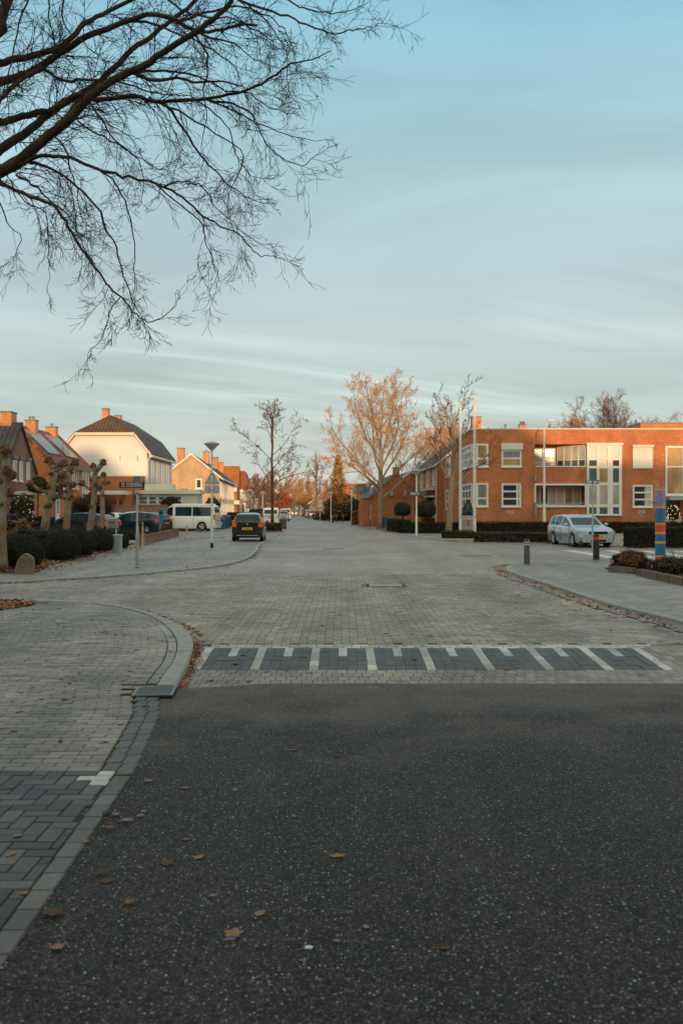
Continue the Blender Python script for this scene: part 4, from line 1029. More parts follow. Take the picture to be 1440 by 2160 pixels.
def hedge(name, label, pts, w, h, m='leaf_hedge', dens=260, sz=.045, seed=1, z=.03, cat='hedge', group=None, soft=.05):
    rng = random.Random(seed); t = thing(name, label, cat, (pts[0][0], pts[0][1], z), 0, group); ox, oy = pts[0]
    core = MB(); lf = MB()
    for (xa, ya), (xb, yb) in zip(pts, pts[1:]):
        d = Vector((xb-xa, yb-ya, 0)); L = d.length; u = d/L; nn = Vector((-u.y, u.x, 0)); a = Vector((xa-ox, ya-oy, 0))
        k = max(2, int(L/.6)); c = w/2-.04
        for i in range(k):
            p = a+u*L*i/k; q = a+u*L*(i+1)/k; hh = h-.05+rng.uniform(-.02, .02)
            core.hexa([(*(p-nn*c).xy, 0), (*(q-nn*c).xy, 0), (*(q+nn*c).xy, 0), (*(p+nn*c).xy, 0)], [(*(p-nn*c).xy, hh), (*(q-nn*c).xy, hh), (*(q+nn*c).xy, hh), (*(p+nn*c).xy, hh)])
        A = 2*L*h+L*w+2*w*h
        for _ in range(int(A*dens)):
            s = rng.random()*L; e = rng.random()*A
            if e < 2*L*h: q = a+u*s+nn*(w/2*(1 if rng.random() < .5 else -1)+rng.gauss(0, soft*.5)); zz = rng.uniform(.02, h); nr = (q-(a+u*s)); nr = nr.normalized()
            elif e < 2*L*h+L*w: q = a+u*s+nn*rng.uniform(-w/2, w/2); zz = h+rng.gauss(0, soft*.5)+.04*noise.noise(Vector((s*.9, xa, 0))); nr = Vector((0, 0, 1))
            else: s = 0 if rng.random() < .5 else L; q = a+u*s+nn*rng.uniform(-w/2, w/2); zz = rng.uniform(0, h); nr = u*(1 if s else -1)
            lf.leaf((q.x, q.y, zz), sz, rng, nr)
    core.build('stems', M['inner_shade'], t); lf.build('foliage', M[m], t)  # dark core boxes stand for the hedge's shaded inside, not stems
    return t
# --- overhanging tree, trunk out of the frame on the left; its limbs follow traced paths at their own depths
T0 = Vector((-7.6, 14.2, 0))
rng = random.Random(77)
LP = {  # path in units of 0.5833 photograph pixels, depth at start and end, radius at start and end (m)
 'A': ([(-70,672),(0,632),(60,600),(110,555),(180,500),(240,450),(300,385),(380,315),(470,270),(540,235),(610,185),(700,130),(770,80),(835,15),(850,-60)], 13.6, 12.6, .115, .030),
 'A2': ([(-70,660),(10,615),(90,565),(150,520),(215,460),(270,400),(330,335),(400,300),(480,275),(560,300),(640,290),(730,305),(800,300),(880,320)], 13.9, 15.2, .085, .012),
 'B': ([(-60,590),(0,548),(60,512),(120,470),(180,420),(240,375),(300,345),(365,300),(430,235),(500,170),(560,130),(620,80),(700,15),(740,-60)], 14.6, 15.4, .10, .03),
 'C': ([(-60,470),(0,455),(60,435),(130,415),(200,400),(280,350),(330,368),(400,365),(480,355),(560,372),(650,370),(740,368),(830,350),(920,325),(1000,275),(1050,240),(1130,225),(1200,190)], 14.2, 13.0, .075, .007),
 'D': ([(-60,330),(0,302),(60,288),(130,260),(190,215),(240,185),(310,140),(390,112),(470,80),(560,58),(640,85),(700,118),(780,120),(860,100),(930,98)], 15.0, 14.4, .095, .02),
 'E': ([(-60,250),(0,238),(60,222),(150,200),(210,180),(260,140),(310,90),(370,60),(450,20),(520,-20)], 14.2, 14.8, .08, .03),
 'F': ([(-60,420),(0,365),(40,330),(90,285),(150,250)], 13.2, 14.0, .06, .03),
 'U': ([(-40,150),(0,90),(22,20),(40,-60)], 13.6, 13.6, .10, .08),
 'G': ([(70,605),(130,578),(200,572),(260,582),(330,612),(400,632),(470,650),(560,672),(620,700),(680,740),(740,790),(800,825),(860,855),(905,905),(940,930),(1000,938)], 13.4, 12.0, .034, .005),
 'H': ([(-60,655),(0,675),(60,698),(120,722),(190,745),(225,795),(260,845),(310,930),(360,995),(395,1045),(440,1085),(480,1135),(520,1165),(570,1165),(620,1130),(640,1100)], 13.2, 11.8, .038, .004),
 'I': ([(110,598),(170,612),(230,645),(300,700),(365,772),(385,840),(420,900),(440,985),(470,1060),(500,1130),(530,1185)], 13.5, 12.4, .026, .004),
 'J': ([(60,640),(100,660),(150,700),(190,745),(250,790),(290,880),(340,960)], 13.4, 13.0, .022, .005),
 'K': ([(435,1085),(400,1130),(385,1190),(355,1250),(318,1280),(320,1350)], 12.2, 12.0, .008, .003),
 'Lb': ([(190,495),(235,545),(250,620),(280,690),(292,790),(320,820)], 13.8, 13.4, .016, .004),
 'Mb': ([(360,622),(420,670),(455,735),(480,830),(488,920),(487,1000),(490,1090)], 13.0, 12.6, .016, .003),
 'Nn': ([(590,688),(640,668),(700,668),(745,700),(780,760),(830,800),(880,850),(930,885),(1005,890)], 12.6, 12.2, .014, .003),
 'O': ([(560,672),(620,720),(680,770),(735,825),(745,880),(770,945),(790,1000),(785,1060)], 12.5, 12.0, .014, .003),
 'P': ([(540,362),(600,395),(650,455),(700,530),(740,585),(800,650),(850,695),(900,725),(940,745),(1000,745)], 13.8, 13.0, .026, .004),
 'Q': ([(560,372),(640,405),(700,440),(760,478),(830,520),(880,570),(860,640),(830,700),(820,790)], 14.2, 13.6, .02, .003),
 'R': ([(690,125),(740,180),(752,250),(735,330),(745,410),(735,490),(725,560)], 13.0, 13.2, .02, .004),
 'S': ([(750,370),(840,385),(910,425),(940,490),(975,545),(1040,590),(1090,605),(1140,575),(1165,560)], 13.5, 13.0, .018, .003),
 'S2': ([(760,375),(850,410),(930,450),(1000,480),(1080,505),(1140,515),(1200,512)], 13.8, 13.8, .015, .003),
 'T': ([(470,268),(560,262),(650,270),(740,300),(820,330),(900,345),(980,400),(1060,420),(1110,440)], 13.2, 13.4, .02, .003),
 'V': ([(960,-20),(1040,10),(1100,40),(1180,55),(1240,52),(1300,30),(1325,0)], 13.0, 13.0, .014, .004),
 'W': ([(800,-20),(880,15),(960,45),(1040,70),(1110,95),(1190,128),(1260,122),(1310,112),(1370,95),(1405,50)], 13.2, 12.6, .022, .003),
 'X': ([(320,375),(370,440),(400,500),(455,545),(500,590),(520,650),(515,720),(500,760)], 13.6, 13.0, .018, .003),
 'X2': ([(270,425),(330,480),(400,515),(470,560),(540,600),(600,625),(660,650)], 14.4, 14.0, .018, .003),
 'Y': ([(40,660),(90,740),(165,775),(172,850),(172,920),(180,985),(168,1075)], 13.6, 13.2, .012, .003),
 'Z': ([(-30,700),(10,760),(40,830),(75,860),(60,920),(35,970)], 13.0, 12.8, .012, .003),
 'a1': ([(640,88),(720,60),(800,40),(880,30),(950,60),(1010,95),(1050,150),(1030,230),(1010,290)], 14.6, 13.8, .022, .003),
 'a2': ([(700,120),(780,150),(850,165),(900,210),(960,235),(1010,260)], 14.4, 13.6, .02, .004),
 'a3': ([(470,85),(560,95),(650,130),(720,160),(800,210),(850,250),(880,330),(900,380)], 14.8, 14.2, .022, .004),
 'a4': ([(150,250),(230,300),(320,295),(420,300),(520,330),(600,350),(690,350)], 14.6, 14.0, .03, .006),
 'a5': ([(180,405),(260,440),(340,425),(420,470),(480,520),(520,590),(580,610)], 14.8, 14.2, .016, .003),
 'a6': ([(230,-30),(228,60),(250,120),(300,160),(360,210),(400,240)], 14.2, 14.0, .018, .005),
 'a7': ([(180,-30),(175,60),(195,140),(205,200)], 15.2, 15.0, .016, .008),
 'a8': ([(110,-30),(70,90),(45,200),(30,330),(32,430)], 13.9, 13.6, .015, .006),
 'a9': ([(560,-30),(640,30),(700,60),(790,70),(880,90),(960,140),(1010,170)], 13.4, 13.2, .02, .004),
 'b1': ([(850,-20),(900,30),(960,80),(1000,140),(1040,200),(1040,290),(1060,360),(1100,430)], 13.2, 13.0, .016, .003),
 'b2': ([(700,368),(780,420),(830,480),(850,560),(880,610),(930,650),(1000,640)], 13.0, 12.6, .014, .003),
}
t = thing('bare_tree', 'large bare tree with drooping dark branches hanging over the near pavement', 'tree', (T0.x, T0.y, zs(14.2)))
tk, tw = MB(), MB()
def pxpt(a, b, Y): x = a*.58333; y = b*.58333; return Vector((wx(x, Y), Y, wz(y, Y)))-Vector((T0.x, T0.y, 0))
def noisy(pts, amp, rng, sub=3):
    P_ = catmull([tuple(p) for p in pts], sub); o = []
    for i, p in enumerate(P_):
        o.append(p+Vector((rng.gauss(0, 1), rng.gauss(0, 1)*1.3, rng.gauss(0, 1)))*amp if 0 < i else p)
    return o
def twig(p, d, L, r, lev, rng, droop):
    n = 4 if lev == 0 else 3; pts = [p]; d = d.normalized(); rad = [r]
    for i in range(n):
        d = (d+Vector((rng.gauss(0, .15), rng.gauss(0, .15), rng.gauss(0, .14)-droop))).normalized(); pts.append(pts[-1]+d*L/n); rad.append(max(.0023, r*(1-.7*(i+1)/n)))
    tw.tube(pts, rad, 3, caps=False)
    if lev < 2:
        for i in range((5 if lev == 0 else 2)+int(rng.random()*2)):
            f = rng.uniform(.2, 1); j = min(n-1, int(f*n)); q = pts[j].lerp(pts[j+1], f*n-j); b = (pts[j+1]-pts[j]).normalized()
            s = Vector((rng.gauss(0, 1), rng.gauss(0, 1), rng.gauss(0, 1))); s = (s-b*s.dot(b)).normalized()
            twig(q, b*rng.uniform(.5, 1.1)+s*rng.uniform(.4, .9), L*rng.uniform(.3, .7), max(.0023, r*.62), lev+1, rng, droop*.6)
main = ('A', 'A2', 'B', 'C', 'D', 'E', 'F', 'U', 'H')
for key, (pp, d0, d1, r0, r1) in LP.items():
    n = len(pp); pts = [pxpt(a, b, d0+(d1-d0)*i/(n-1)) for i, (a, b) in enumerate(pp)]
    if key in main:
        z0 = max(2.6, pts[0].z-1.9); pts = [Vector((0, 0, z0)), Vector((.45, -.1, z0+.5))]+pts if key != 'H' else [Vector((0, 0, 3.6)), Vector((.8, -.3, 4.0))]+pts
    q = noisy(pts, .006 if r0 > .05 else .010, rng, 3); m_ = len(q)
    rad = [(r0+(r1-r0)*(i/(m_-1))**.85)*(.86 if r0 > .03 else 1) for i in range(m_)]
    (tk if r0 > .03 else tw).tube(q, rad, 7 if r0 > .03 else 4, caps=False)
    Ltot = sum((b-a).length for a, b in zip(q, q[1:]))
    k = int(Ltot*(4.3 if r0 < .04 else 4.6))
    for _ in range(k):
        f = rng.random()**.8; j = min(m_-2, int(f*(m_-1))); p = q[j].lerp(q[j+1], rng.random()); b = (q[j+1]-q[j]).normalized()
        if key in main and p.x < 2.6: continue
        s = Vector((rng.gauss(0, 1), rng.gauss(0, .8), rng.gauss(-.2, 1))); s = (s-b*s.dot(b)).normalized()
        L = rng.uniform(.25, 1.2)*(1.1 if r0 > .04 else .8)*(1-.5*f)
        twig(p, b*rng.uniform(.5, 1.2)+s*rng.uniform(.35, .9), L, min(.0085, max(.0035, rad[j]*.35)), 0, rng, .06)
tk.tube([(0, 0, -.05), (0, 0, .4), (.03, 0, 1.4), (0, .02, 2.8), (.06, 0, 4.2), (.03, .05, 6.0), (.12, 0, 8.0), (.3, .1, 10.0)], [.42, .33, .29, .27, .22, .17, .12, .06], 12)
tk.build('trunk', M['bark_dark'], t, smooth=True); tw.build('crown', M['bark_dark'], t)
lf = MB()
for (a, b, Y) in ((1147, 355, 12.6), (716, 650, 12.6), (765, 155, 13.3), (1098, 315, 13.0)):
    p = pxpt(a, b, Y)
    for k in range(2): lf.leaf((p.x+rng.gauss(0, .008), p.y, p.z-.02*k), .022, rng)
lf.build('leaves', M['leaf_litter'], t)
# --- street trees
PS = dict(wob=.14, up=(.02, .03, .02), lev=3, n=(7, 6, 4), ratio=(.42, .5, .5), ang=((.5, 1.0), (.5, 1.1), (.5, 1.2)), rmin=.010, tw_from=1, limbs=12, first=.38, la=(1.2, .22), ll=.52, lt=.68, bole=.9, rr=.5, r1=.34)
PS['from'] = (.2, .15, .2)
PS['from'] = (.2, .15, .2)
tree('bare_tree', 'slender bare tree rising from the clipped square hedge by the parked black hatchback', wx(573, 74), 74.6, 9.6, .125, PS, 5, 'bark_warm', 'bark_warm')
PP = dict(wob=.08, up=(.035, .03, .02), lev=4, n=(8, 7, 5, 4), ratio=(.5, .56, .6, .62), ang=((.35, .8), (.4, .9), (.5, 1.0), (.5, 1.1)), rmin=.009, tw_from=2, limbs=13, first=.36, la=(1.20, .12), ll=.57, lt=.15, bole=.52, rr=.5, r1=.46)
PP['from'] = (.22, .15, .15)
tree('bare_tree', 'big spreading bare tree with pale orange twigs in front of the low gabled house', 3.45, 88, 12.9, .25, PP, 12, 'bark_pale', 'twig_orange')
PT = dict(wob=.12, up=(.09, .06, .03), lev=3, n=(6, 5, 4), ratio=(.45, .5, .5), ang=((.4, .8), (.4, 1.0), (.5, 1.0)), rmin=.010, tw_from=1, limbs=9, first=.40, la=(1.0, .25), ll=.40, lt=.2, bole=.72, rr=.5, r1=.40)
PT['from'] = (.25, .2, .2)
tree('bare_tree', 'leaning bare tree with pale trunk beside the two white flagpoles', wx(945, 66.5), 66.5, 9.9, .20, PT, 8, 'bark_pale', 'twig_dark', (.5, 0))
PV = dict(wob=.08, up=(.10, .06, .03), lev=3, n=(8, 6, 4), ratio=(.4, .5, .5), ang=((.35, .7), (.4, .9), (.5, 1.0)), rmin=.014, tw_from=1, limbs=16, first=.22, la=(.95, .15), ll=.34, lt=.5, bole=.9, rr=.5, r1=.30)
PV['from'] = (.2, .15, .2)
tree('bare_tree', 'narrow bare tree with pinkish twigs far up the street left of the conifer', wx(667, 168), 168, 10.6, .16, PV, 15, 'twig_pink', 'twig_pink')
tree('bare_tree', 'bare tree with orange twigs behind the tall orange gable house', 12.5, 124, 13.4, .25, PP, 21, 'bark_pale', 'twig_orange')
tree('bare_tree', 'small bare pinkish tree showing above the left end of the block roof', 30.5, 128, 12.9, .22, PP, 31, 'twig_pink', 'twig_orange')
tree('bare_tree', 'middle of the three bare trees above the block roof with grey twigs', 33.2, 126, 14.4, .22, PP, 33, 'bark_warm', 'twig_dark')
tree('bare_tree', 'tallest of the three bare trees above the block roof', 36.2, 130, 16.0, .25, PP, 37, 'twig_pink', 'twig_pink')
tree('bare_tree', 'faint bare tree top beside the orange roof room', 44.0, 140, 13.0, .2, PP, 39, 'twig_pink', 'twig_pink')
for i, (px, y, H, tw_, lb) in enumerate(((620, 225, 9.5, 'twig_orange', 'glowing orange bare tree at the end of the street'), (641, 245, 9.6, 'twig_orange', 'broad orange brown bare tree right of the glowing one at the street end'),
        (580, 175, 8.6, 'twig_pink', 'pinkish bare tree behind the white and blue van'), (547, 150, 7.0, 'twig_pink', 'small pinkish bare tree by the terraced houses'),
        (655, 300, 10.5, 'twig_pink', 'hazy bare tree closing the end of the street'), (605, 320, 10.5, 'twig_orange', 'hazy orange bare tree far behind the parked cars'),
        (690, 190, 7.5, 'twig_orange', 'low orange bare tree beside the tall conifer'), (632, 290, 9.0, 'twig_orange', 'rounded orange bare tree in the middle of the street end'),
        (535, 185, 7.4, 'twig_dark', 'dark bare tree between the terraced houses on the left'), (560, 215, 9.0, 'twig_pink', 'bare pink tree left of the red leaved tree'), (712, 240, 8.5, 'twig_orange', 'orange bare tree behind the tall conifer'))):
    Pq = dict(PP); Pq.update(lev=3, n=(6, 6, 5), rmin=.03, limbs=10, first=.2, bole=.5); tree('bare_tree', lb, wx(px, y), y, H, .2, Pq, 50+i, 'bark_pale', tw_)
def leafy_tree(name, label, x, y, H, R, m, n, sz, seed, zc=None, conic=False):
    rng = random.Random(seed); t = thing(name, label, 'tree', (x, y, .03))
    mb = MB(); mb.tube([(0, 0, 0), (.05, 0, H*.4), (0, 0, H*.85)], [.16, .12, .04], 7); mb.build('trunk', M['bark_warm'], t)
    mb = MB()
    ncl = 60 if conic else 34
    for c in range(ncl):
        if conic:
            f = (c+.5)/ncl; rr = R*(1-f)**.75*rng.uniform(.55, 1.05)*(1 if f > .1 else .8); a = c*2.4+rng.uniform(-.3, .3); ctr = (rr*cos(a)*.8, rr*sin(a)*.8, H*.10+H*.88*f); cr = R*.34*(1.15-f*.75)
        else:
            d = Vector((rng.gauss(0, 1), rng.gauss(0, 1), rng.gauss(0, 1))).normalized()*rng.uniform(.35, .95); ctr = (d.x*R, d.y*R, H*.58+d.z*H*.40); cr = R*.3
        leaf_shell(mb, ctr, cr, cr, cr*.8, n//ncl, sz, rng, -1, .45)
    mb.build('crown', M[m], t); return t
leafy_tree('conifer_tree', 'tall ragged golden green conifer standing beside the street', wx(713, 140), 140, 9.3, 2.1, 'leaf_conifer', 5200, .11, 3, conic=True)
topiary('evergreen_shrub', 'dark evergreen shrub mass at the foot of the tall conifer', wx(722, 141), 141.5, 2.6, 2.2, 1.7, 'leaf_conifer_dark', 2600, .10, 5, lump=.25)
leafy_tree('autumn_tree', 'small red brown leaved tree behind the white and blue van', wx(594, 182), 182, 5.6, 1.9, 'leaf_rustred', 1800, .13, 4)
leafy_tree('autumn_tree', 'low orange leaved tree at the end of the street behind the parked cars', wx(648, 232), 232, 5.4, 3.0, 'leaf_orange', 1600, .16, 6)
leafy_tree('autumn_tree', 'small orange leaved tree beyond the far speed hump', wx(612, 250), 250, 5.6, 2.4, 'leaf_orange', 1200, .16, 7)
# distant wood closing the horizon
rng = random.Random(9); mb = MB()
for _ in range(5200):
    x = rng.uniform(-230, 260); h = 6.5+2.5*noise.noise(Vector((x*.03, 0, 0)))+2*noise.noise(Vector((x*.13, 3, 0)))
    mb.leaf((x, 405+rng.uniform(0, 20), abs(rng.gauss(0, .42))*h), .9, rng)
tag(mb.build('distant_trees', M['twig_pink']), kind='stuff')
# --- pollarded trees by the left garden
def pollard(x, y, H, r, seed, label, lean, knobs):
    rng = random.Random(seed); t = thing('pollard_tree', label, 'tree', (x, y, .03), 0, 'pollarded trees along the front garden')
    mb = MB(); pts = []; rad = []
    for i in range(10):
        f = i/9; pts.append(Vector((lean*f+.03*sin(f*7+seed), .02*cos(f*5+seed), H*f))); rad.append(r*(1.28 if i == 0 else 1.0)*(1-.25*f)*(1+.06*sin(i*2.1)))
    mb.tube(pts, rad, 10); kn = MB()
    top = pts[-1]
    def knob(c, R):
        kn.ball(c, R, R, R, 10, 7, .9)
        for _ in range(16):
            d = Vector((rng.gauss(0, 1), rng.gauss(0, 1), rng.gauss(.2, 1))).normalized(); p = Vector(c)+d*R*.8
            kn.ball(p, R*.36, R*.36, R*.36, 6, 4, .8)
            if rng.random() < .5: kn.tube([p, p+d*R*rng.uniform(.5, 1.0)], [R*.10, R*.05], 4)
    for (zf_, dx, dz, R, rr) in knobs:
        b = pts[0].lerp(pts[-1], zf_); b = Vector((lean*zf_+.03*sin(zf_*7+seed), 0, H*zf_)); e = b+Vector((dx, rng.uniform(-.15, .15), dz)); mid = (b+e)/2+Vector((0, 0, -abs(dx)*.12))
        mb.tube([b, mid, e], [rr*1.15, rr*.85, rr], 7); knob(e, R)
        if rng.random() < .8: knob(mid+Vector((0, 0, rr*.6)), R*.55)
    for i in range(9): 
        f = rng.uniform(.55, 1.0); a = rng.uniform(0, 6.28); p = Vector((lean*f+.03*sin(f*7+seed)+cos(a)*r*.9, sin(a)*r*.9, H*f)); knob(p, r*rng.uniform(.3, .55))
    mb.build('trunk', M['bark_moss'], t, smooth=True); kn.build('knobs', M['bark_knob'], t, smooth=True)
M['bark_knob'] = bark_mat('knobbly pollard heads', (.05, .032, .022), (.30, .155, .07), 7)
pollard(wx(0, 26.8), 26.8, 3.05, .165, 1, 'nearest pollard tree with mossy trunk at the edge of the brick verge', .12, [(1.0, .06, .22, .15, .10), (.78, .22, .22, .13, .07), (.9, -.25, .15, .13, .07), (.68, .20, .05, .11, .06)])
pollard(wx(88, 33.5), 33.5, 3.0, .155, 2, 'pollard tree with arms spread both ways beside the first clipped bush', .42, [(1.0, -.22, .32, .14, .10), (.98, .32, .28, .15, .09), (.74, -.72, .30, .12, .065), (.84, .34, .02, .13, .08)])
pollard(wx(141, 43.5), 43.5, 3.3, .165, 3, 'upright pollard tree with knobbly crown behind the clipped bushes', .10, [(1.0, .30, .42, .17, .11), (.9, -.30, .22, .17, .09), (.68, -.6, -.02, .14, .07), (.8, .22, .1, .14, .08)])
pollard(wx(186, 42.0), 42.0, 3.25, .155, 4, 'pollard tree with an iron band and a bent top arm before the black estate car', .34, [(1.0, .36, .40, .13, .11), (1.0, -.12, .25, .13, .07), (.76, -.52, .30, .13, .065), (.72, .28, .24, .10, .05)])
pollard(wx(214, 56.0), 56.0, 3.45, .15, 5, 'farthest small pollard tree before the red brick annex', .10, [(1.0, .03, .18, .15, .10), (.86, .34, .18, .12, .07), (.78, -.42, .16, .12, .06)])
# --- clipped bushes, shrubs and hedges
g = 'round clipped box bushes along the garden edge'
topiary('box_bush', 'clipped round box bush directly behind the boundary stone', wx(47, 27.6), 27.6, .60, .52, .46, n=7000, sz=.017, seed=1, group=g)
topiary('box_bush', 'large round box bush with a few fallen leaves on top, left of its overlapping twin', wx(131, 32), 32.0, .60, .53, .46, n=6500, sz=.018, seed=2, group=g)
topiary('box_bush', 'round box bush half hidden behind the large bush, at the foot of the banded pollard', wx(166, 34.6), 34.6, .60, .54, .47, n=5500, sz=.02, seed=3, group=g)
topiary('box_bush', 'round box bush just left of the grey utility cabinet', wx(213, 38.6), 38.6, .56, .50, .44, n=5000, sz=.021, seed=4, group=g)
topiary('box_bush', 'narrow dark bush just right of the grey utility cabinet', wx(260, 41.5), 41.5, .24, .46, .38, n=2200, sz=.023, seed=5, group=g)
topiary('shrub', 'low blue grey shrub between the first two pollard trees', wx(68, 32.5), 33.2, .95, .42, .58, 'leaf_blue', 3600, .03, 6, lump=.5)
topiary('shrub', 'golden brown shrub below the fairy light tree', wx(36, 36), 36.5, .55, .42, .85, 'leaf_gold', 2400, .035, 7, lump=.5)
topiary('shrub', 'dark loose shrub at the left edge behind the first pollard', wx(22, 38), 38.2, .75, .5, .95, 'leaf_hedge', 2200, .035, 8, lump=.5)
topiary('shrub', 'low dark shrub behind the pair of large round bushes', wx(135, 39), 39.4, .95, .36, .5, 'leaf_blue', 2600, .032, 9, lump=.5)
hedge('hedge', 'dark clipped hedge along the front of the black estate car', [(wx(30, 47), 48.0), (wx(205, 47), 47.4)], .6, .82, dens=220, sz=.035, seed=2)
hedge('hedge', 'tall dark hedge before the canopied house', [(wx(45, 53.5), 53.5), (wx(112, 53.5), 53.6)], .7, 1.28, dens=160, sz=.045, seed=3)
hedge('hedge', 'low dark hedge below the dark blue hatchback', [(wx(232, 53.5), 53.5), (wx(335, 53.5), 54.5)], .6, .46, dens=200, sz=.035, seed=4)
tx = topiary('evergreen_tree', 'dark evergreen strung with warm fairy lights in the left garden', wx(24, 47), 48.5, .55, 1.05, 1.35, 'leaf_conifer_dark', 2600, .04, 12, cat='tree', lump=.3)
M['fairy'] = bpy.data.materials.new('fairy light'); M['fairy'].use_nodes = True
_b = M['fairy'].node_tree.nodes['Principled BSDF']; _b.inputs['Emission Color'].default_value = (1, .52, .18, 1); _b.inputs['Emission Strength'].default_value = 2.2
def fairy(par, n, rx, rz, zc, r, seed):
    rng = random.Random(seed); mb = MB()
    for _ in range(n):
        zz = rng.uniform(-.6, .95); a = rng.uniform(0, 6.28); s = sqrt(1-zz*zz); c = (rx*s*cos(a)*1.03, rx*s*sin(a)*1.03, zc+rz*zz); mb.ball(c, r, r, r, 5, 3)
    mb.build('fairy_lights', M['fairy'], par)
fairy(tx, 55, .55, 1.05, 1.35, .015, 2)
def twigball(name, label, x, y, rx, rz, zc, seed, m='twig_dark'):
    rng = random.Random(seed); t = thing(name, label, 'shrub', (x, y, .03)); mb = MB(); mb.tube([(0, 0, 0), (0, 0, zc-rz*.5)], .05, 6)
    tw = MB()
    for _ in range(900):
        d = Vector((rng.gauss(0, 1), rng.gauss(0, 1), rng.gauss(0, .9))).normalized(); p = Vector((0, 0, zc-rz*.3)); q = p+Vector((d.x*rx, d.y*rx, d.z*rz+rz*.3))*rng.uniform(.75, 1.05); md = (p+q)/2+Vector((rng.gauss(0, .08), rng.gauss(0, .08), rng.gauss(0, .08)))
        tw.tube([p, md, q], [.012, .009, .006], 3, caps=False)
    mb.build('trunk', M['bark_warm'], t); tw.build('crown', M[m], t); return t
twigball('twiggy_shrub', 'round leafless purple brown shrub before the annex wall', wx(214, 64), 64, .95, .95, 1.75, 3, 'twig_dark')
twigball('twiggy_shrub', 'round leafless brown shrub before the house with solar panels', wx(170, 63), 63.4, 1.0, .85, 1.85, 4, 'twig_dark')
topiary('ivy_clump', 'dark evergreen clump on the wall beside the canopy', wx(78, 57), 57.2, .55, .55, 3.0, 'leaf_conifer_dark', 1400, .045, 14, stem=.05, lump=.3)
topiary('round_bush', 'dark rounded bush behind the white van roof', wx(360, 77), 77.0, .75, .75, 1.9, 'leaf_hedge', 1500, .05, 15, stem=.06)
topiary('round_bush', 'brown green bush between van and yellow gable end', wx(448, 105), 105, .85, 1.2, 1.75, 'leaf_hedge', 1400, .06, 16, lump=.2)
hedge('hedge', 'brown clipped square hedge around the foot of the slender tree', [(wx(554, 74), 74.3), (wx(593, 74), 74.4)], 1.25, .62, 'leaf_hedge_brown', 190, .045, 5)
hedge('hedge', 'dark garden hedge behind the black hatchback', [(wx(482, 96), 96), (wx(533, 96), 97)], 1.0, 1.35, dens=90, sz=.07, seed=6)
topiary('shrub', 'low golden brown shrub before the dark garden hedge', wx(497, 90), 90, 1.1, .6, .55, 'leaf_gold', 1300, .05, 17, lump=.4)
hedge('hedge', 'tall dark hedge far along the left row of gardens', [(wx(536, 125), 125), (wx(551, 138), 139)], 1.2, 1.6, dens=60, sz=.09, seed=7)
hedge('hedge', 'orange brown beech hedge at the corner of the low gabled house', [(1.35, 108), (3.4, 107.2)], 1.5, 1.45, 'leaf_beech', 150, .06, 8)
hedge('hedge', 'orange hedge running beside the low gabled house', [(2.15, 105.6), (2.7, 100)], .8, 1.3, 'leaf_beech', 130, .06, 9)
hedge('hedge', 'long dark hedge at the foot of the flat roofed block', [(4.3, 69.0), (27.5, 69.4)], .85, .76, dens=200, sz=.045, seed=10)
hedge('hedge', 'dark cube shaped hedge beside the black slatted fence', [(3.95, 76.3), (4.4, 70.2)], 1.0, .9, dens=200, sz=.045, seed=11)
hedge('hedge', 'low brown hedge in front of the flagpoles, left part', [(wx(935, 57.5), 57.6), (wx(1000, 57.5), 57.0)], 1.0, .42, 'leaf_hedge_brown', 260, .035, 12)
hedge('hedge', 'low brown hedge in front of the flagpoles, long right part', [(wx(1008, 50), 50.8), (wx(1166, 50), 49.6)], 1.3, .50, 'leaf_hedge_brown', 260, .035, 13)
hedge('hedge', 'thick dark hedge behind the striped post', [(wx(1332, 43.2), 43.8), (wx(1332, 43.2)+9.5, 44.2)], 1.3, .87, dens=260, sz=.036, seed=14)
hedge('hedge', 'low hedge beside the far speed hump', [(-2.2, 146), (-4.6, 178)], 1.2, .8, 'leaf_hedge_brown', 40, .10, 15)
g = 'ball shaped trees behind the long hedge'
topiary('ball_tree', 'smaller ball shaped evergreen left of the lamp with the blue street sign', wx(849, 73), 73.6, .63, .60, 1.62, 'leaf_conifer_dark', 2600, .035, 18, stem=.06, cat='tree', group=g)
topiary('ball_tree', 'larger ball shaped evergreen right of the lamp with the blue street sign', wx(898, 71.5), 71.8, .76, .70, 1.62, 'leaf_conifer_dark', 3200, .035, 19, stem=.06, cat='tree', group=g)
topiary('shrub', 'brown rust shrub in the stone edged bed', wx(1347, 26.2), 26.9, .50, .31, .22, 'leaf_rust', 3000, .022, 20, lump=.4)
topiary('shrub', 'second low rust shrub farther right in the stone edged bed', wx(1405, 26.0), 25.6, .5, .26, .16, 'leaf_hedge_brown', 2200, .022, 21, lump=.5)
def reeds(x, y, n, h, r, seed, label):
    rng = random.Random(seed); t = thing('dry_plant', label, 'plant', (x, y, .03)); mb = MB(); lf = MB()
    for _ in range(n):
        a = rng.uniform(0, 6.28); p = Vector((rng.gauss(0, r), rng.gauss(0, r), 0)); d = Vector((cos(a)*.3, sin(a)*.3, 1)).normalized(); hh = h*rng.uniform(.5, 1.1)
        q = [p, p+d*hh*.5, p+d*hh+Vector((cos(a)*.08, sin(a)*.08, 0))]; mb.tube(q, [.004, .003, .002], 3, caps=False)
        for k in range(3): lf.leaf(q[1].lerp(q[2], rng.random()), .012, rng)
    mb.build('stems', M['twig_dark'], t); lf.build('leaves', M['leaf_hedge_brown'], t)
reeds(wx(1334, 27), 27.3, 16, .62, .16, 1, 'thin dry stems at the left end of the stone edged bed')
reeds(wx(1392, 26), 26.4, 14, .55, .14, 2, 'thin dry stems at the foot of the striped post')
reeds(wx(1425, 27), 27.2, 34, 1.05, .30, 3, 'tall bare twiggy plant at the right edge before the dark hedge')
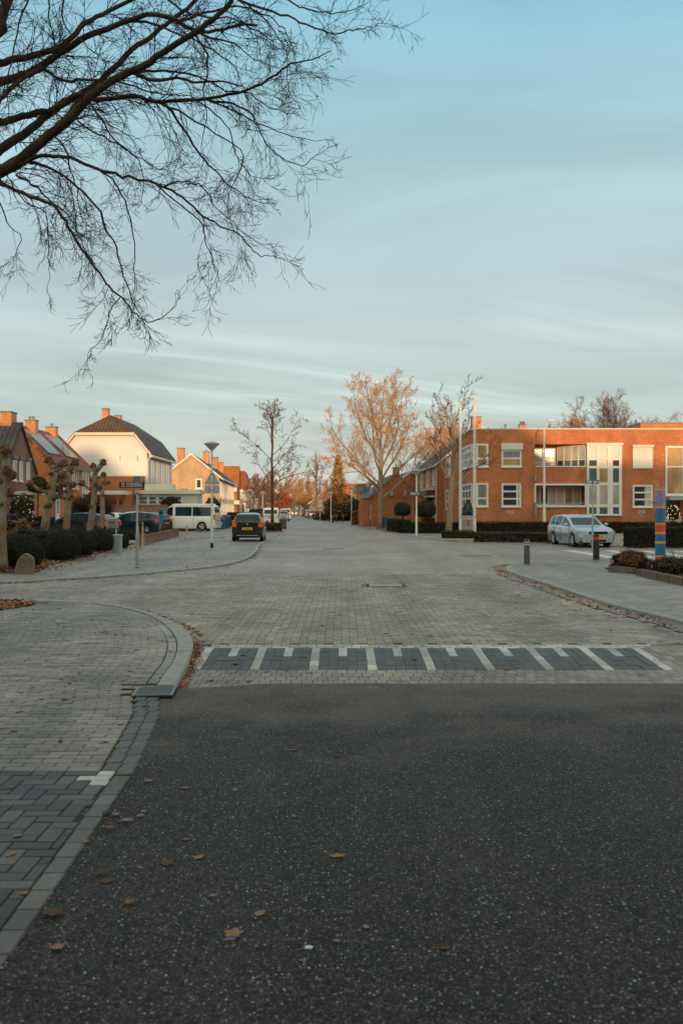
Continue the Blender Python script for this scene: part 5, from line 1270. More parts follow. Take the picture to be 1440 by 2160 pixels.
reeds(wx(1410, 25), 25.2, 22, .6, .3, 4, 'low twiggy plant between the two edging stones')
# soil of the planted beds
sheet('garden_soil', [(-30,24.2),(wx(0,25.6),25.7),(-7.95,26.0),(-8.6,29.5),(-8.95,35.3),(-9.5,44),(-9.9,48),(-12,52.5),(-30,52.5)], .046, M['soil'])
sheet('tree_bed_soil', [(-9.5,15.0),(-6.05,15.2),(-5.35,17.3),(-5.85,18.15),(-9.5,18.2)], .034, M['soil'])
sheet('planting_soil', [(wx(1290,26.6),26.7),(7.55,25.2),(7.95,19.5),(12,19.5),(12,28.0),(wx(1290,26.6)+.2,28.2)], .046, M['soil'])
sheet('hedge_soil', [(4.0,68.2),(28,68.6),(28,73),(4.4,80),(3.9,76)], .047, M['soil'])
# ------------------------------------------------------------------ cars
def paint(name, c, metal=.4, rough=.3): return mat(name, c, rough, metal, .5, .04, 1.5, 1.0)
M['paint_silver'] = paint('silver paint', (.42, .50, .55), .55, .3)
M['paint_black'] = paint('black paint', (.012, .013, .015), .3, .25)
M['paint_navy'] = paint('dark navy paint', (.020, .040, .058), .5, .28)
M['paint_white'] = paint('white paint coat', (.84, .84, .82), 0, .3)
M['paint_grey'] = paint('grey paint', (.16, .17, .18), .5, .3)
M['paint_red'] = paint('dark red paint', (.25, .03, .02), .3, .3)
M['rim'] = mat('alloy rim', (.55, .56, .57), .3, .9, .5, .05)
M['tail'] = mat('tail light', (.88, .10, .025), .2, 0, .5, .1, 20, 1.0)
M['head'] = mat('head light glass', (.62, .66, .66), .12, .3, .6, .2, 30, 1.0)
M['plate_y'] = mat('yellow number plate', (.85, .48, .06), .4, 0, .4, .05)
M['blue_stripe'] = mat('blue livery', (.02, .16, .42), .4, 0, .5, .05)
M['orange_stripe'] = mat('orange livery', (.75, .30, .05), .4, 0, .5, .05)
def lerp(a, b, t): return a+(b-a)*t
def prof(tab, x):
    return interp(tab, x)
def smooth_prof(tab, x, s=.05): return (interp(tab, x-s)+2*interp(tab, x)+interp(tab, x+s))/4
def car(name, label, cat, loc, rz, sp, group=None):
    L, Wd, Hh = sp['L'], sp['W'], sp['H']; xf, xr, R = sp['xf'], sp['xr'], sp.get('R', .31)
    top, belt = sp['top'], sp['belt']; rk = sp.get('roofk', .76)
    t = thing(name, label, cat, loc, rz, group)
    xs = set(); x = -L/2
    while x < L/2: xs.add(round(x, 3)); x += .075
    for a in sp['cuts']: xs.add(round(a, 3))
    for d in (0, .012, .035, .07): xs.add(round(-L/2+d, 3)); xs.add(round(L/2-d, 3))
    xs = sorted(xs); rows = []
    for x in xs:
        e = min(1, (L/2-abs(x))/.55); k = sp.get('nose', .80) if x > 0 else sp.get('rear', .88)
        w = Wd/2*(k+(1-k)*sqrt(max(0, 1-(1-e)**2)))
        bt = smooth_prof(belt, x); tp = max(bt+.025, smooth_prof(top, x)); b = .20+(.08 if e < .5 else 0)
        g = min(1, max(0, (tp-bt)/(Hh-.95 if Hh < 1.7 else Hh-1.1)))
        rw = lerp(w*.90, Wd/2*rk, g); ar = 0
        for xa in (xf, xr):
            q = (R+.055)**2-(x-xa)**2
            if q > 0: ar = max(ar, R+sqrt(q))
        pts = [(w*.93, max(b, ar)), (w*.985, max(b+.12, ar+.012)), (w*1.0, max(b+.42*(bt-b), ar+.03)), (w*.995, max(bt-.12, ar+.06)), (w*.955, max(bt, ar+.08))]
        z5 = bt+(tp-bt)*.05; z6 = bt+(tp-bt)*.84; z7 = bt+(tp-bt)*.93
        w5 = lerp(w*.945, rw, .05)
        pts += [(w5, max(z5, ar+.085)), (lerp(w*.945, rw, .88), max(z6, ar+.09)), (rw, max(z7, ar+.095)), (rw*.86, max(bt+(tp-bt)*.985, ar+.1)), (rw*.45, max(tp, ar+.1))]
        rows.append((x, pts))
    nr = len(rows[0][1]); full = []
    for x, pts in rows: full.append([(x, -w, z) for w, z in pts]+[(x, w, z) for w, z in reversed(pts)])
    nn = 2*nr; groups = {}
    def cls(i, j):
        x0, x1 = xs[i], xs[i+1]; xm = (x0+x1)/2; jj = j if j < nr else nn-2-j
        if jj == 5:
            for (a, b) in sp['side']:
                if a <= xm <= b: return 'side_window'
        if 8 <= j <= nn-2-8:
            if sp['ws'][0] <= xm <= sp['ws'][1]: return 'windscreen'
            if sp['rw'][0] <= xm <= sp['rw'][1]: return 'rear_window'
        if jj in (0,) : return 'sill' if sp.get('sill') else 'body'
        return 'body'
    for i in range(len(xs)-1):
        for j in range(nn-1):
            k = cls(i, j)
            if k == 'side_window': k = k+('_l' if j < nr else '_r')
            mb = groups.setdefault(k, ([], {}, []))
            f = []
            for (a, b) in ((i, j), (i+1, j), (i+1, j+1), (i, j+1)):
                if (a, b) not in mb[1]: mb[1][(a, b)] = len(mb[0]); mb[0].append(full[a][b])
                f.append(mb[1][(a, b)])
            mb[2].append(tuple(f))
    bv, bi, bf = groups['body']
    for i in (0, len(xs)-1):
        b0 = len(bv)
        for j in range(nn): bv.append(full[i][j])
        f = [b0+j for j in range(nn)]; bf.append(tuple(f if i == 0 else f[::-1]))
    for k, (v, _, f) in groups.items():
        mb = MB(); mb.v = v; mb.f = f; nm = 'side_window' if k.startswith('side') else k
        m = M[sp['paint']] if k == 'body' else (M['black_gloss'] if k == 'sill' else M['glass_car'])
        o = mb.build(nm, m, t, smooth=True, sharp=38)
    mb = MB(); mb.box(-L/2+.12, L/2-.12, -Wd/2+.28, Wd/2-.28, .19, .5); mb.box(xr-.42, xr+.42, -Wd/2+.06, Wd/2-.06, .42, .62 if R < .33 else .66); mb.box(xf-.42, xf+.42, -Wd/2+.06, Wd/2-.06, .42, .62 if R < .33 else .66)
    mb.build('underbody', M['black'], t)
    for xa in (xf, xr):
        for s in (-1, 1):
            wl = bpy.data.objects.new('wheel', None)
            mb = MB(); y0 = s*(Wd/2-.215); mb.lathe([(R*.62, 0), (R*.96, .01), (R, .04), (R, .17), (R*.95, .2), (R*.64, .205), (R*.62, .17)], 22, (0, -.1, 0), 'y')
            ty = mb.build('wheel', M['black'], t, smooth=True, sharp=40); ty.location = (xa, s*(Wd/2-.115), R); ty.rotation_euler = (0, 0, 0 if s > 0 else pi)
            mb = MB(); mb.lathe([(R*.615, .155), (R*.64, .20), (R*.56, .205), (R*.54, .165)], 20, (0, -.1, 0), 'y')
            for q in range(5):
                a = 2*pi*q/5+.3
                p0 = Vector((cos(a)*.02, .075, sin(a)*.02)); p1 = Vector((cos(a)*R*.58, .095, sin(a)*R*.58)); mb.tube([p0, p1], [.05, .035], 5)
            mb.lathe([(.06, .14), (.06, .2), (.03, .207)], 10, (0, -.1, 0), 'y')
            mb.build('rim', M['rim'], ty, smooth=True, sharp=40)
    # lights, plates, trim
    def wat(x):
        e = min(1, (L/2-abs(x))/.55); k = sp.get('nose', .80) if x > 0 else sp.get('rear', .88); return Wd/2*(k+(1-k)*sqrt(max(0, 1-(1-e)**2)))
    def lamp(nm, sx, z0, z1, yin, x0, m):
        for s in (-1, 1):
            mb = MB(); vs = []; xs2 = [L/2*sx*1.0+.012*sx, (L/2-.03)*sx, (L/2-.09)*sx, (L/2-x0)*sx]
            ys2 = [wat(L/2*sx), wat((L/2-.03)*sx), wat((L/2-.09)*sx), wat((L/2-x0)*sx)]
            ring = [(xs2[0], yin)]+[(a, b*1.0+.008) for a, b in zip(xs2, ys2)]+[(xs2[3], ys2[3]-.06), ((L/2-.12)*sx, yin)]
            zz0 = [z0]*5+[z0]*2; zz1 = [z1-.02]+[z1]*4+[z1]*2
            n = len(ring); v = [(a, s*b, z) for (a, b), z in zip(ring, zz0)]+[(a, s*b, z) for (a, b), z in zip(ring, zz1)]
            mb.add(v, [tuple(range(n)), tuple(range(2*n-1, n-1, -1))]+[(i, (i+1) % n, (i+1) % n+n, i+n) for i in range(n)])
            mb.build(nm, M[m], t, smooth=False)
    lamp('tail_light', -1, *sp['tl'], 'tail'); lamp('headlight', 1, *sp['hl'], 'head')
    for sx, z in ((-1, sp['pz'][0]), (1, sp['pz'][1])):
        mb = MB(); a = sx*(L/2+.006); mb.box(a, a+sx*.02, -.26, .26, z, z+.115); p = mb.build('number_plate', M['plate_y'], t)
        mb = MB(); rr = random.Random(int(z*100))
        for (y0, w_) in ((-.21, .045), (-.15, .05), (-.06, .05), (0.0, .045), (.09, .05), (.155, .045)):
            mb.box(a+sx*.0205, a+sx*.0225, y0, y0+w_*.35, z+.025, z+.09); mb.box(a+sx*.0205, a+sx*.0225, y0+w_*.5, y0+w_, z+.025 if rr.random() < .5 else z+.05, z+.09)
        mb.build('lettering', M['black'], p)
    mb = MB()
    for sx in (-1, 1):
        x = sx*(L/2); w = wat(x); mb.hexa([(x-sx*.02, -w, .24), (x+sx*.035, -w*.93, .24), (x+sx*.035, w*.93, .24), (x-sx*.02, w, .24)] if sx > 0 else [(x+.02, -w, .24), (x+.02, w, .24), (x-.035, w*.93, .24), (x-.035, -w*.93, .24)],
                [(x-sx*.02, -w, .40), (x+sx*.035, -w*.93, .40), (x+sx*.035, w*.93, .40), (x-sx*.02, w, .40)] if sx > 0 else [(x+.02, -w, .40), (x+.02, w, .40), (x-.035, w*.93, .40), (x-.035, -w*.93, .40)])
    mb.build('bumper', M['black_gloss'] if sp.get('dark_bumper') else M[sp['paint']], t)
    mb = MB(); gz = sp['gz']; a = L/2+.004; mb.box(a, a+.03, -.42, .42, gz[0], gz[1]); mb.box(a+.0, a+.034, -.35, .35, .26, .36); mb.build('grille', M['black_gloss'], t)
    mb = MB(); a = -L/2-.036; mb.box(a-.008, a, -.55, .55, .30, .33); mb.box(L/2+.036, L/2+.044, -.6, -.45, .28, .34); mb.box(L/2+.036, L/2+.044, .45, .6, .28, .34); mb.build('bumper_trim', M['galv'], t)
    mb = MB(); mb.lathe([(.045, -L/2-.022), (.045, -L/2-.0)], 12, (0, 0, 0), 'y'); mb.v = [(p[1], p[0], p[2]+sp['tl'][1]-.10) for p in mb.v]; mb.build('badge', M['rim'], t)
    for s in (-1, 1):
        mb = MB(); xm = sp['mx']; zb = interp(belt, xm)+.06; mb.ball((xm, s*(Wd/2+.08), zb+.03), .07, .10, .075, 10, 6); mb.tube([(xm+.02, s*(Wd/2-.05), zb-.01), (xm+.01, s*(Wd/2+.05), zb+.01)], .025, 5); mb.build('mirror', M[sp.get('mirror', sp['paint'])], t, smooth=True)
        for xd in sp.get('handles', ()):
            mb = MB(); mb.box(xd-.08, xd+.08, s*(Wd/2*.99), s*(Wd/2+.03), interp(belt, xd)-.13, interp(belt, xd)-.10); mb.build('door_handle', M[sp['paint']], t)
        mb = MB()
        for xd in sp.get('seams', ()): mb.box(xd-.006, xd+.006, s*(Wd/2*.985), s*(Wd/2*1.0+.004), .3, interp(belt, xd)-.06)
        if mb.v: mb.build('door_seam', M['black'], t)
    return t
hatch = dict(L=3.9, W=1.66, H=1.46, xf=1.20, xr=-1.25, R=.30, paint='paint_black', roofk=.66, rear=.90,
    top=[(-1.95, .98), (-1.90, 1.02), (-1.58, 1.38), (-1.40, 1.43), (-.6, 1.47), (.1, 1.44), (.35, 1.38), (1.10, .98), (1.6, .84), (1.9, .66), (1.95, .60)],
    belt=[(-1.95, .95), (-1.2, .96), (1.0, .90), (1.6, .80), (1.9, .62), (1.95, .58)],
    cuts=(-1.86, -1.6, -1.52, -1.02, -.95, -.08, 0, .42, .9, 1.05), side=((-1.46, -1.02), (-.95, -.08), (0, .98)), ws=(.42, 1.05), rw=(-1.86, -1.58),
    tl=(.74, 1.00, .56, .16), hl=(.56, .72, .42, .3), pz=(.60, .42), gz=(.46, .54), mx=.86, handles=(-.35,), seams=(-.45, .75), dark_bumper=True, mirror='paint_grey')
estate = dict(L=4.5, W=1.75, H=1.46, xf=1.32, xr=-1.22, R=.31, paint='paint_silver', roofk=.74,
    top=[(-2.25, .92), (-2.20, .98), (-1.95, 1.36), (-1.6, 1.44), (-.6, 1.46), (-.05, 1.42), (.2, 1.35), (1.02, .95), (1.6, .87), (2.05, .72), (2.2, .62), (2.25, .56)],
    belt=[(-2.25, .90), (-1.5, .95), (1.1, .91), (1.6, .85), (2.1, .68), (2.25, .60)],
    cuts=(-2.17, -1.9, -1.82, -1.2, -1.12, -.3, -.2, .27, .85, .96), side=((-1.82, -1.2), (-1.12, -.3), (-.2, .88)), ws=(.27, .96), rw=(-2.17, -1.95),
    tl=(.66, .92, .55, .25), hl=(.60, .74, .40, .36), pz=(.72, .42), gz=(.60, .72), mx=.75, handles=(-.45, -1.15), seams=(-.15, -.98, .95))
sedan = dict(estate); sedan.update(paint='paint_black', L=4.7, W=1.82,
    top=[(-2.35, .92), (-2.30, .98), (-1.95, 1.20), (-1.5, 1.37), (-.6, 1.46), (.1, 1.43), (.4, 1.36), (1.2, .99), (1.8, .88), (2.2, .72), (2.35, .62)],
    belt=[(-2.35, .90), (-1.5, .97), (1.1, .93), (1.7, .85), (2.2, .68), (2.35, .60)], rw=(-2.28, -1.6))
suv = dict(estate); suv.update(paint='paint_navy', L=4.4, W=1.80, R=.33, rear=.86,
    top=[(-2.2, 1.0), (-2.15, 1.06), (-1.95, 1.28), (-1.75, 1.36), (-1.3, 1.44), (-.4, 1.50), (.2, 1.46), (.45, 1.38), (1.25, 1.0), (1.75, .90), (2.1, .76), (2.2, .64)],
    belt=[(-2.2, .98), (-1.5, 1.02), (-.8, .96), (1.1, .93), (1.7, .87), (2.1, .70), (2.2, .62)], side=((-1.45, -1.1), (-1.0, -.2), (-.1, 1.12)), cuts=(-2.12, -1.72, -1.45, -1.1, -1.0, -.2, -.1, .52, 1.05, 1.18), rw=(-2.12, -1.70),
    tl=(.86, 1.04, .45, .36), pz=(.70, .42))
van = dict(L=4.9, W=1.90, H=1.97, xf=1.55, xr=-1.45, R=.33, paint='paint_white', roofk=.86, rear=.95, nose=.82,
    top=[(-2.45, 1.10), (-2.42, 1.3), (-2.36, 1.85), (-2.25, 1.94), (-1.0, 1.97), (.9, 1.97), (1.15, 1.90), (1.85, 1.22), (2.2, 1.05), (2.4, .80), (2.45, .7)],
    belt=[(-2.45, 1.08), (1.2, 1.10), (1.8, 1.08), (2.2, .98), (2.4, .76), (2.45, .68)],
    cuts=(-2.4, -2.33, -2.2, -.72, -.66, .70, .82, 1.22, 1.7, 1.78), side=((-2.18, -.72), (-.66, .62), (.82, 1.62)), ws=(1.22, 1.78), rw=(-2.42, -2.34),
    tl=(.85, 1.25, .78, .05), hl=(.72, .95, .52, .35), pz=(.75, .45), gz=(.70, .80), mx=1.5, handles=(.95, .55), seams=(.72, -.8))
svan = dict(van); svan.update(L=4.4, W=1.80, H=1.82, xf=1.35, xr=-1.3, R=.31,
    top=[(-2.2, 1.02), (-2.17, 1.1), (-2.06, 1.68), (-1.98, 1.77), (-1.0, 1.82), (.6, 1.82), (.9, 1.74), (1.5, 1.15), (1.95, .98), (2.15, .78), (2.2, .7)],
    belt=[(-2.2, 1.0), (1.0, 1.02), (1.6, 1.0), (1.95, .92), (2.15, .74), (2.2, .68)], cuts=(-2.16, -2.07, -1.9, .5, .6, .98, 1.4, 1.48), side=((.6, 1.35),), ws=(.98, 1.48), rw=(-2.165, -2.06), tl=(.75, 1.02, .74, .05), seams=(.55, -.6), handles=(.8,))
D = radians
car('parked_car', 'silver estate car parked facing the viewer between the low brown hedge and the junction', 'car', (11.0+.0, 46.0, .0), D(-90+7), estate)
car('parked_car', 'small black hatchback seen from behind beside the street lamp', 'car', (wx(519.5, 51)-.02, 53.0, .04), D(90+2), hatch)
car('parked_car', 'black estate car with red tail light behind the pollard trees', 'car', (wx(160, 60)+.0, 61.0, .04), D(180-14), sedan)
car('parked_car', 'dark navy crossover car behind the tall street name post', 'car', (wx(279, 63.5), 65.0, .04), D(180-20), suv)
v = car('parked_van', 'white camper van seen side on beyond the brick wall', 'van', (wx(390, 75)-.05, 76.2, .04), D(180-8), van)
mb = MB(); mb.hexa([(-2.15, -.74, 1.955), (1.0, -.74, 1.955), (1.0, .74, 1.955), (-2.15, .74, 1.955)], [(-2.05, -.66, 2.07), (.75, -.66, 2.07), (.75, .66, 2.07), (-2.05, .66, 2.07)]); mb.build('pop_up_roof', M['paint_white'], v)
v = car('parked_van', 'white van with blue side panels seen from behind through the slender tree', 'van', (wx(570, 106), 107.2, .04), D(93), svan)
mb = MB()
for s in (-1, 1): mb.box(-2.15, 1.2, s*.885, s*.915, .35, .62); mb.box(-2.12, -1.2, s*.86, s*.905, 1.05, 1.45)
mb.build('blue_panel', M['blue_stripe'], v)
mb = MB(); mb.box(-2.24, -2.215, -.1, .62, .93, 1.0); mb.build('orange_stripe', M['orange_stripe'], v)
car('parked_car', 'white car half hidden behind the tail of the black estate car', 'car', (wx(200, 68), 68.5, .04), D(180-16), dict(estate, paint='paint_white'))
car('parked_car', 'white car whose roof shows above the dark navy crossover', 'car', (wx(274, 71), 71.6, .04), D(180-5), dict(suv, paint='paint_white', H=1.50))
cars = [('parked_car', 'dark car with one headlight lit facing the viewer past the white and blue van', wx(597, 140), 141, -87, dict(hatch, paint='paint_grey')),
 ('parked_van', 'white van far up the left side of the street', wx(602, 158), 158, 93, svan),
 ('parked_car', 'white car far up the left side near the orange trees', wx(603, 200), 200, 93, dict(hatch, paint='paint_white')),
 ('parked_car', 'black car parked tail on at the low hedge beyond the speed hump', wx(673, 158), 158, 93, dict(hatch, paint='paint_black')),
 ('parked_car', 'grey car next beyond the black car on the right of the street', wx(659, 178), 178, 93, dict(estate, paint='paint_grey')),
 ('parked_car', 'white car farther along the right of the street', wx(652, 200), 200, 93, dict(hatch, paint='paint_white')),
 ('parked_car', 'dark red car in the right hand row of parked cars', wx(645, 222), 222, 93, dict(estate, paint='paint_red')),
 ('parked_van', 'white van in the far right hand row of parked cars', wx(640, 245), 245, 93, svan),
 ('parked_car', 'small dark car at the far end of the right hand row', wx(634, 270), 270, 93, dict(hatch, paint='paint_navy')),
 ('parked_car', 'pale car coming down the street at its far end', wx(621, 290), 290, -87, dict(estate, paint='paint_silver'))]
for n_, lb, x, y, a, sp in cars: c_ = car(n_, lb, 'car' if n_ == 'parked_car' else 'van', (x, y, .02), D(a), sp)
# ------------------------------------------------------------------ street furniture
def text_mesh(s, size, mname, par, loc, rot, sx=1.0, name='lettering', align='CENTER', fit=None):
    cu = bpy.data.curves.new('txt', 'FONT'); cu.body = s; cu.size = size; cu.extrude = .002; cu.align_x = align; cu.align_y = 'CENTER'; cu.space_character = 1.12; cu.offset = size*.004
    ob = bpy.data.objects.new('txt', cu); C.objects.link(ob)
    bpy.context.view_layer.update(); dg = bpy.context.evaluated_depsgraph_get(); me = bpy.data.meshes.new_from_object(ob.evaluated_get(dg)); bpy.data.objects.remove(ob)
    if fit:
        w0 = max(v.co.x for v in me.vertices)-min(v.co.x for v in me.vertices); sx = fit/w0
    for v in me.vertices: v.co.x *= sx
    me.materials.clear(); me.materials.append(M[mname]); o = bpy.data.objects.new(name, me); C.objects.link(o); o.parent = par; o.location = loc; o.rotation_euler = rot
    return o
M['sign_black'] = mat('dark enamel sign', (.018, .024, .035), .35, .1, .5, .05)
M['sign_blue'] = mat('blue enamel sign', (.035, .10, .20), .4, .1, .5, .05)
M['sign_slate'] = mat('slate grey sign', (.13, .19, .24), .4, .1, .5, .05)
M['sign_back'] = mat('grey back of a sign', (.42, .42, .42), .5, .5, .5, .05)
M['lamp_bowl'] = mat('frosted lamp cone', (.46, .40, .36), .35, 0, .5, .05, 4)
M['lamp_top'] = mat('grey lamp cover', (.40, .42, .42), .5, .2, .5, .05, 4)
def pole(mb, h, r, x=0, y=0, r2=None):
    mb.lathe([(r*1.5, 0), (r*1.5, h*.22), (r, h*.24), (r2 or r*.85, h)], 12, (x, y, 0))
def lamp_post(x, y, h, label, m='pole_grey', R=.34, band=False, z=.036):
    t = thing('street_lamp', label, 'street lamp', (x, y, z), 0, 'cone shaped street lamps along the road')
    hc = R*1.12; mb = MB(); mb.lathe([(.065, 0), (.065, 1.3), (.05, 1.36), (.042, h-hc)], 12); mb.build('pole', M[m], t, smooth=True, sharp=40)
    if band: mb = MB(); mb.lathe([(.072, .0), (.072, .21)], 12); mb.build('base_sleeve', M['black'], t)
    mb = MB(); mb.lathe([(.045, h-hc), (.07, h-hc+.03), (R*.96, h-.10), (R*.96, h-.08)], 24); mb.build('lamp_cone', M['lamp_bowl'], t, smooth=True, sharp=40)
    mb = MB(); mb.lathe([(R, h-.10), (R*1.02, h-.075), (R*.7, h-.02), (R*.2, h+.02), (.02, h+.03)], 24); mb.build('lamp_cover', M['lamp_top'], t, smooth=True, sharp=60)
    return t
gl = lamp_post(wx(447, 43), 43.0, wz(932, 43)-.04, 'street lamp with grey sign backs beside the black hatchback', band=True)
sgn = thing('traffic_sign', 'back of a triangular warning sign clamped to the nearest left street lamp', 'traffic sign', (wx(447, 43), 42.9, 0)); s0 = 43/2100
def zz(y): return wz(y, 43)
mb = MB(); mb.prism([(-16*s0, zz(1020)), (-13.5*s0, zz(1022)), (13.5*s0, zz(1022)), (16*s0, zz(1020)), (1.8*s0, zz(995)), (-1.8*s0, zz(995))], .16, .18, 'y'); mb.build('plate', M['sign_back'], sgn)
mb = MB(); mb.box(-.07, .07, .03, .155, zz(1018), zz(1016)); mb.box(-.07, .07, .03, .155, zz(1000), zz(998)); mb.build('clamp', M['galv'], sgn)
sgn = thing('traffic_sign', 'rounded rectangular sign back below the triangular one on the street lamp', 'traffic sign', (wx(447, 43), 42.9, 0))
w_, h0, h1 = 15.5*s0, zz(1041), zz(1023.5)
r_ = .1; pl = []
for cx_, cz_, a0 in ((w_-r_, h1-r_, 0), (-w_+r_, h1-r_, 90), (-w_+r_, h0+r_, 180), (w_-r_, h0+r_, 270)):
    for k in range(5): a = radians(a0+22.5*k); pl.append((cx_+r_*cos(a), cz_+r_*sin(a)))
mb = MB(); mb.prism(pl, .16, .18, 'y'); mb.build('plate', M['sign_back'], sgn)
mb = MB(); mb.box(-.07, .07, .03, .155, zz(1034), zz(1032)); mb.build('clamp', M['galv'], sgn)
lamp_post(wx(878, 60.5), 60.5, wz(991, 60.5), 'street lamp carrying the blue street name sign before the ball trees', 'pole_white')
lamp_post(wx(782, 99), 99.0, wz(1018, 99), 'street lamp at the end of the orange beech hedge', 'pole_white', .36)
lamp_post(wx(741, 127), 127.0, wz(1027, 127), 'street lamp right of the tall conifer', 'pole_white', .38)
lamp_post(wx(698.5, 140), 136.0, wz(1038, 136), 'street lamp left of the tall conifer', 'pole_white', .38)
lamp_post(wx(554, 135), 135.0, wz(1038, 135), 'street lamp on the left behind the slender bare tree', 'pole_white', .38)
lamp_post(wx(582, 190), 190.0, wz(1046, 190), 'far street lamp before the red brown tree', 'pole_white', .38)
lamp_post(wx(662, 215), 215.0, wz(1048, 215), 'far street lamp in the right hand row of parked cars', 'pole_white', .38)
def nameplate(x, y, z, w, h, label, m, txt=None, rot=0.0, strokes=None, holder=None):
    t = thing('street_name_sign', label, 'street sign', (x, y, z), rot)
    mb = MB(); mb.box(-w/2, w/2, -.012, .012, -h/2, h/2); mb.build('plate', M[m], t)
    mb = MB(); 
    for a, b, c, d in ((-w/2, w/2, h/2, h/2+.012), (-w/2, w/2, -h/2-.012, -h/2), (-w/2-.012, -w/2, -h/2-.012, h/2+.012), (w/2, w/2+.012, -h/2-.012, h/2+.012)): mb.box(a, b, -.018, .018, c, d)
    mb.build('rim', M[m if m != 'sign_black' else 'black'], t)
    if txt: text_mesh(txt, h*1.2, 'white', t, (0, -.0135, 0), (radians(90), 0, 0), fit=w*.86)
    if strokes:
        rr = random.Random(strokes); mb = MB(); x_ = -w*.43
        while x_ < w*.40:
            g_ = rr.uniform(.05, .085)
            if rr.random() < .86: hh = rr.choice((.5, .5, .72)); mb.box(x_, x_+g_*.62, -.0145, -.0125, -h*.26, -h*.26+h*hh)
            x_ += g_
        mb.build('lettering', M['white'], t)
    return t
Yp = 28.3
t = thing('sign_post', 'tall galvanised post of the street name sign on the far left pavement corner', 'sign post', (wx(289.5, Yp), Yp, .04))
hp = wz(1006, Yp)-.04
mb = MB(); mb.lathe([(.045, 0), (.045, .85), (.05, .9), (.03, .95), (.028, hp-.0)], 12, (0, 0, 0)); mb.build('pole', M['galv'], t, smooth=True, sharp=40)
mb = MB(); mb.lathe([(.06, 0), (.075, .02), (.06, .03)], 12); mb.build('foot', M['galv'], t)
mb = MB(); mb.box(-.10, .10, -.035, .035, wz(1015.5, Yp)-.04, wz(1006, Yp)-.04+.02); mb.build('side_plate_holder', M['sign_slate'], t)
mb = MB(); mb.lathe([(.042, 0), (.042, .05)], 10, (0, 0, wz(1043, Yp)-.04)); mb.build('clamp', M['sign_slate'], t)
nameplate(wx(279.5, Yp), Yp-.055, wz(1023, Yp), 51*Yp/2100, 10*Yp/2100, 'dark street name sign reading De Ossenberg on the galvanised post', 'sign_black', 'DE OSSENBERG')
nameplate(wx(876, 60.4), 60.38, wz(1041.5, 60.4), 20*60.4/2100*1.15, .17, 'small blue street name sign on the lamp before the ball trees', 'sign_blue', strokes=3)
t = thing('sign_post', 'thin galvanised post standing beside the dark banded bollard', 'sign post', (wx(1249, 41), 41.0, .0))
hh = wz(1013, 41); mb = MB(); mb.lathe([(.045, 0), (.045, 1.15), (.032, 1.2), (.028, hh)], 10); mb.build('pole', M['galv'], t, smooth=True, sharp=40)
nameplate(wx(1249, 40.9), 40.94, wz(1016.5, 41), 27*41/2100, .14, 'slate grey street name sign on the thin post before the white bay', 'sign_slate', strokes=5)
# tall lamp with arm by the apartment block
t = thing('street_lamp', 'tall pale street lamp with a curved arm before the recessed balcony', 'street lamp', (wx(1147, 71.5), 71.5, .036)); Yl = 71.5
hb = wz(908, Yl); mb = MB(); mb.lathe([(.12, 0), (.12, 1.6), (.085, 1.7), (.07, hb)], 12); mb.tube([(0, 0, hb), (.1, 0, hb+.2), (wx(1156, Yl)-wx(1147, Yl), 0, wz(891, Yl))], [.05, .04, .04], 8)
mb.build('pole', M['pole_white'], t, smooth=True, sharp=40)
mb = MB(); mb.ball((wx(1160, Yl)-wx(1147, Yl), 0, wz(889, Yl)), .26, .13, .10, 14, 8); mb.build('lamp_head', M['cream'], t, smooth=True)
# flagpoles
def flagpole(px, Y, ytop, label):
    t = thing('flagpole', label, 'flagpole', (wx(px, Y), Y, .036), 0, 'white flagpoles in the low brown hedge'); h = wz(ytop, Y)
    mb = MB(); mb.lathe([(.085, 0), (.08, h*.5), (.055, h)], 12); mb.build('pole', M['pole_white'], t, smooth=True, sharp=60)
    mb = MB(); mb.lathe([(.10, h+.001), (.17, h+.02), (.17, h+.06), (.04, h+.09)], 12); mb.build('cap', M['pole_white'], t)
    mb = MB(); mb.tube([(.03, -.10, 1.2), (.03, -.09, h-.1)], .006, 4); mb.box(.0, .05, -.12, -.08, 1.15, 1.3); mb.build('halyard', M['galv'], t)
flagpole(970.5, 60, 848, 'shorter looking white flagpole left of the bronze statue')
flagpole(1000.5, 57, 833, 'white flagpole right of the bronze statue')
# bronze statue on a stone plinth
Ys = 60.5
t = thing('bronze_statue', 'dark bronze statue of a bent seated figure on a stepped stone plinth between the flagpoles', 'statue', (wx(985.5, Ys), Ys, .036)); q = Ys/2100
def sz(y): return wz(y, Ys)-.036
bmf = bpy.data.meshes.new('figure'); 
vs = [(0,0,sz(1080)), (.02,0,sz(1074)), (.03,-.02,sz(1066)), (.05,-.05,sz(1059)), (.05,-.10,sz(1056)), (.06,-.12,sz(1053)),
      (-.20,-.12,sz(1068)), (-.30,-.28,sz(1074)), (.18,-.10,sz(1068)), (.20,-.30,sz(1073)),
      (-.13,-.16,sz(1080)), (-.18,-.42,sz(1079)), (-.19,-.44,sz(1087)), (.14,-.16,sz(1080)), (.18,-.42,sz(1078.5)), (.20,-.44,sz(1087)), (-.10,-.02,sz(1064)), (.16,-.02,sz(1064))]
ed = [(0,1),(1,2),(2,3),(3,4),(4,5),(2,16),(16,6),(6,7),(2,17),(17,8),(8,9),(0,10),(10,11),(11,12),(0,13),(13,14),(14,15)]
bmf.from_pydata(vs, ed, []); fo = bpy.data.objects.new('figure', bmf); C.objects.link(fo); fo.parent = t
sk = fo.modifiers.new('skin', 'SKIN'); rads = [.25,.24,.22,.12,.13,.10,.10,.06,.10,.06,.17,.14,.09,.17,.14,.09,.13,.13]
for v, r in zip(bmf.skin_vertices[0].data, rads): v.radius = (r, r)
bmf.skin_vertices[0].data[0].use_root = True
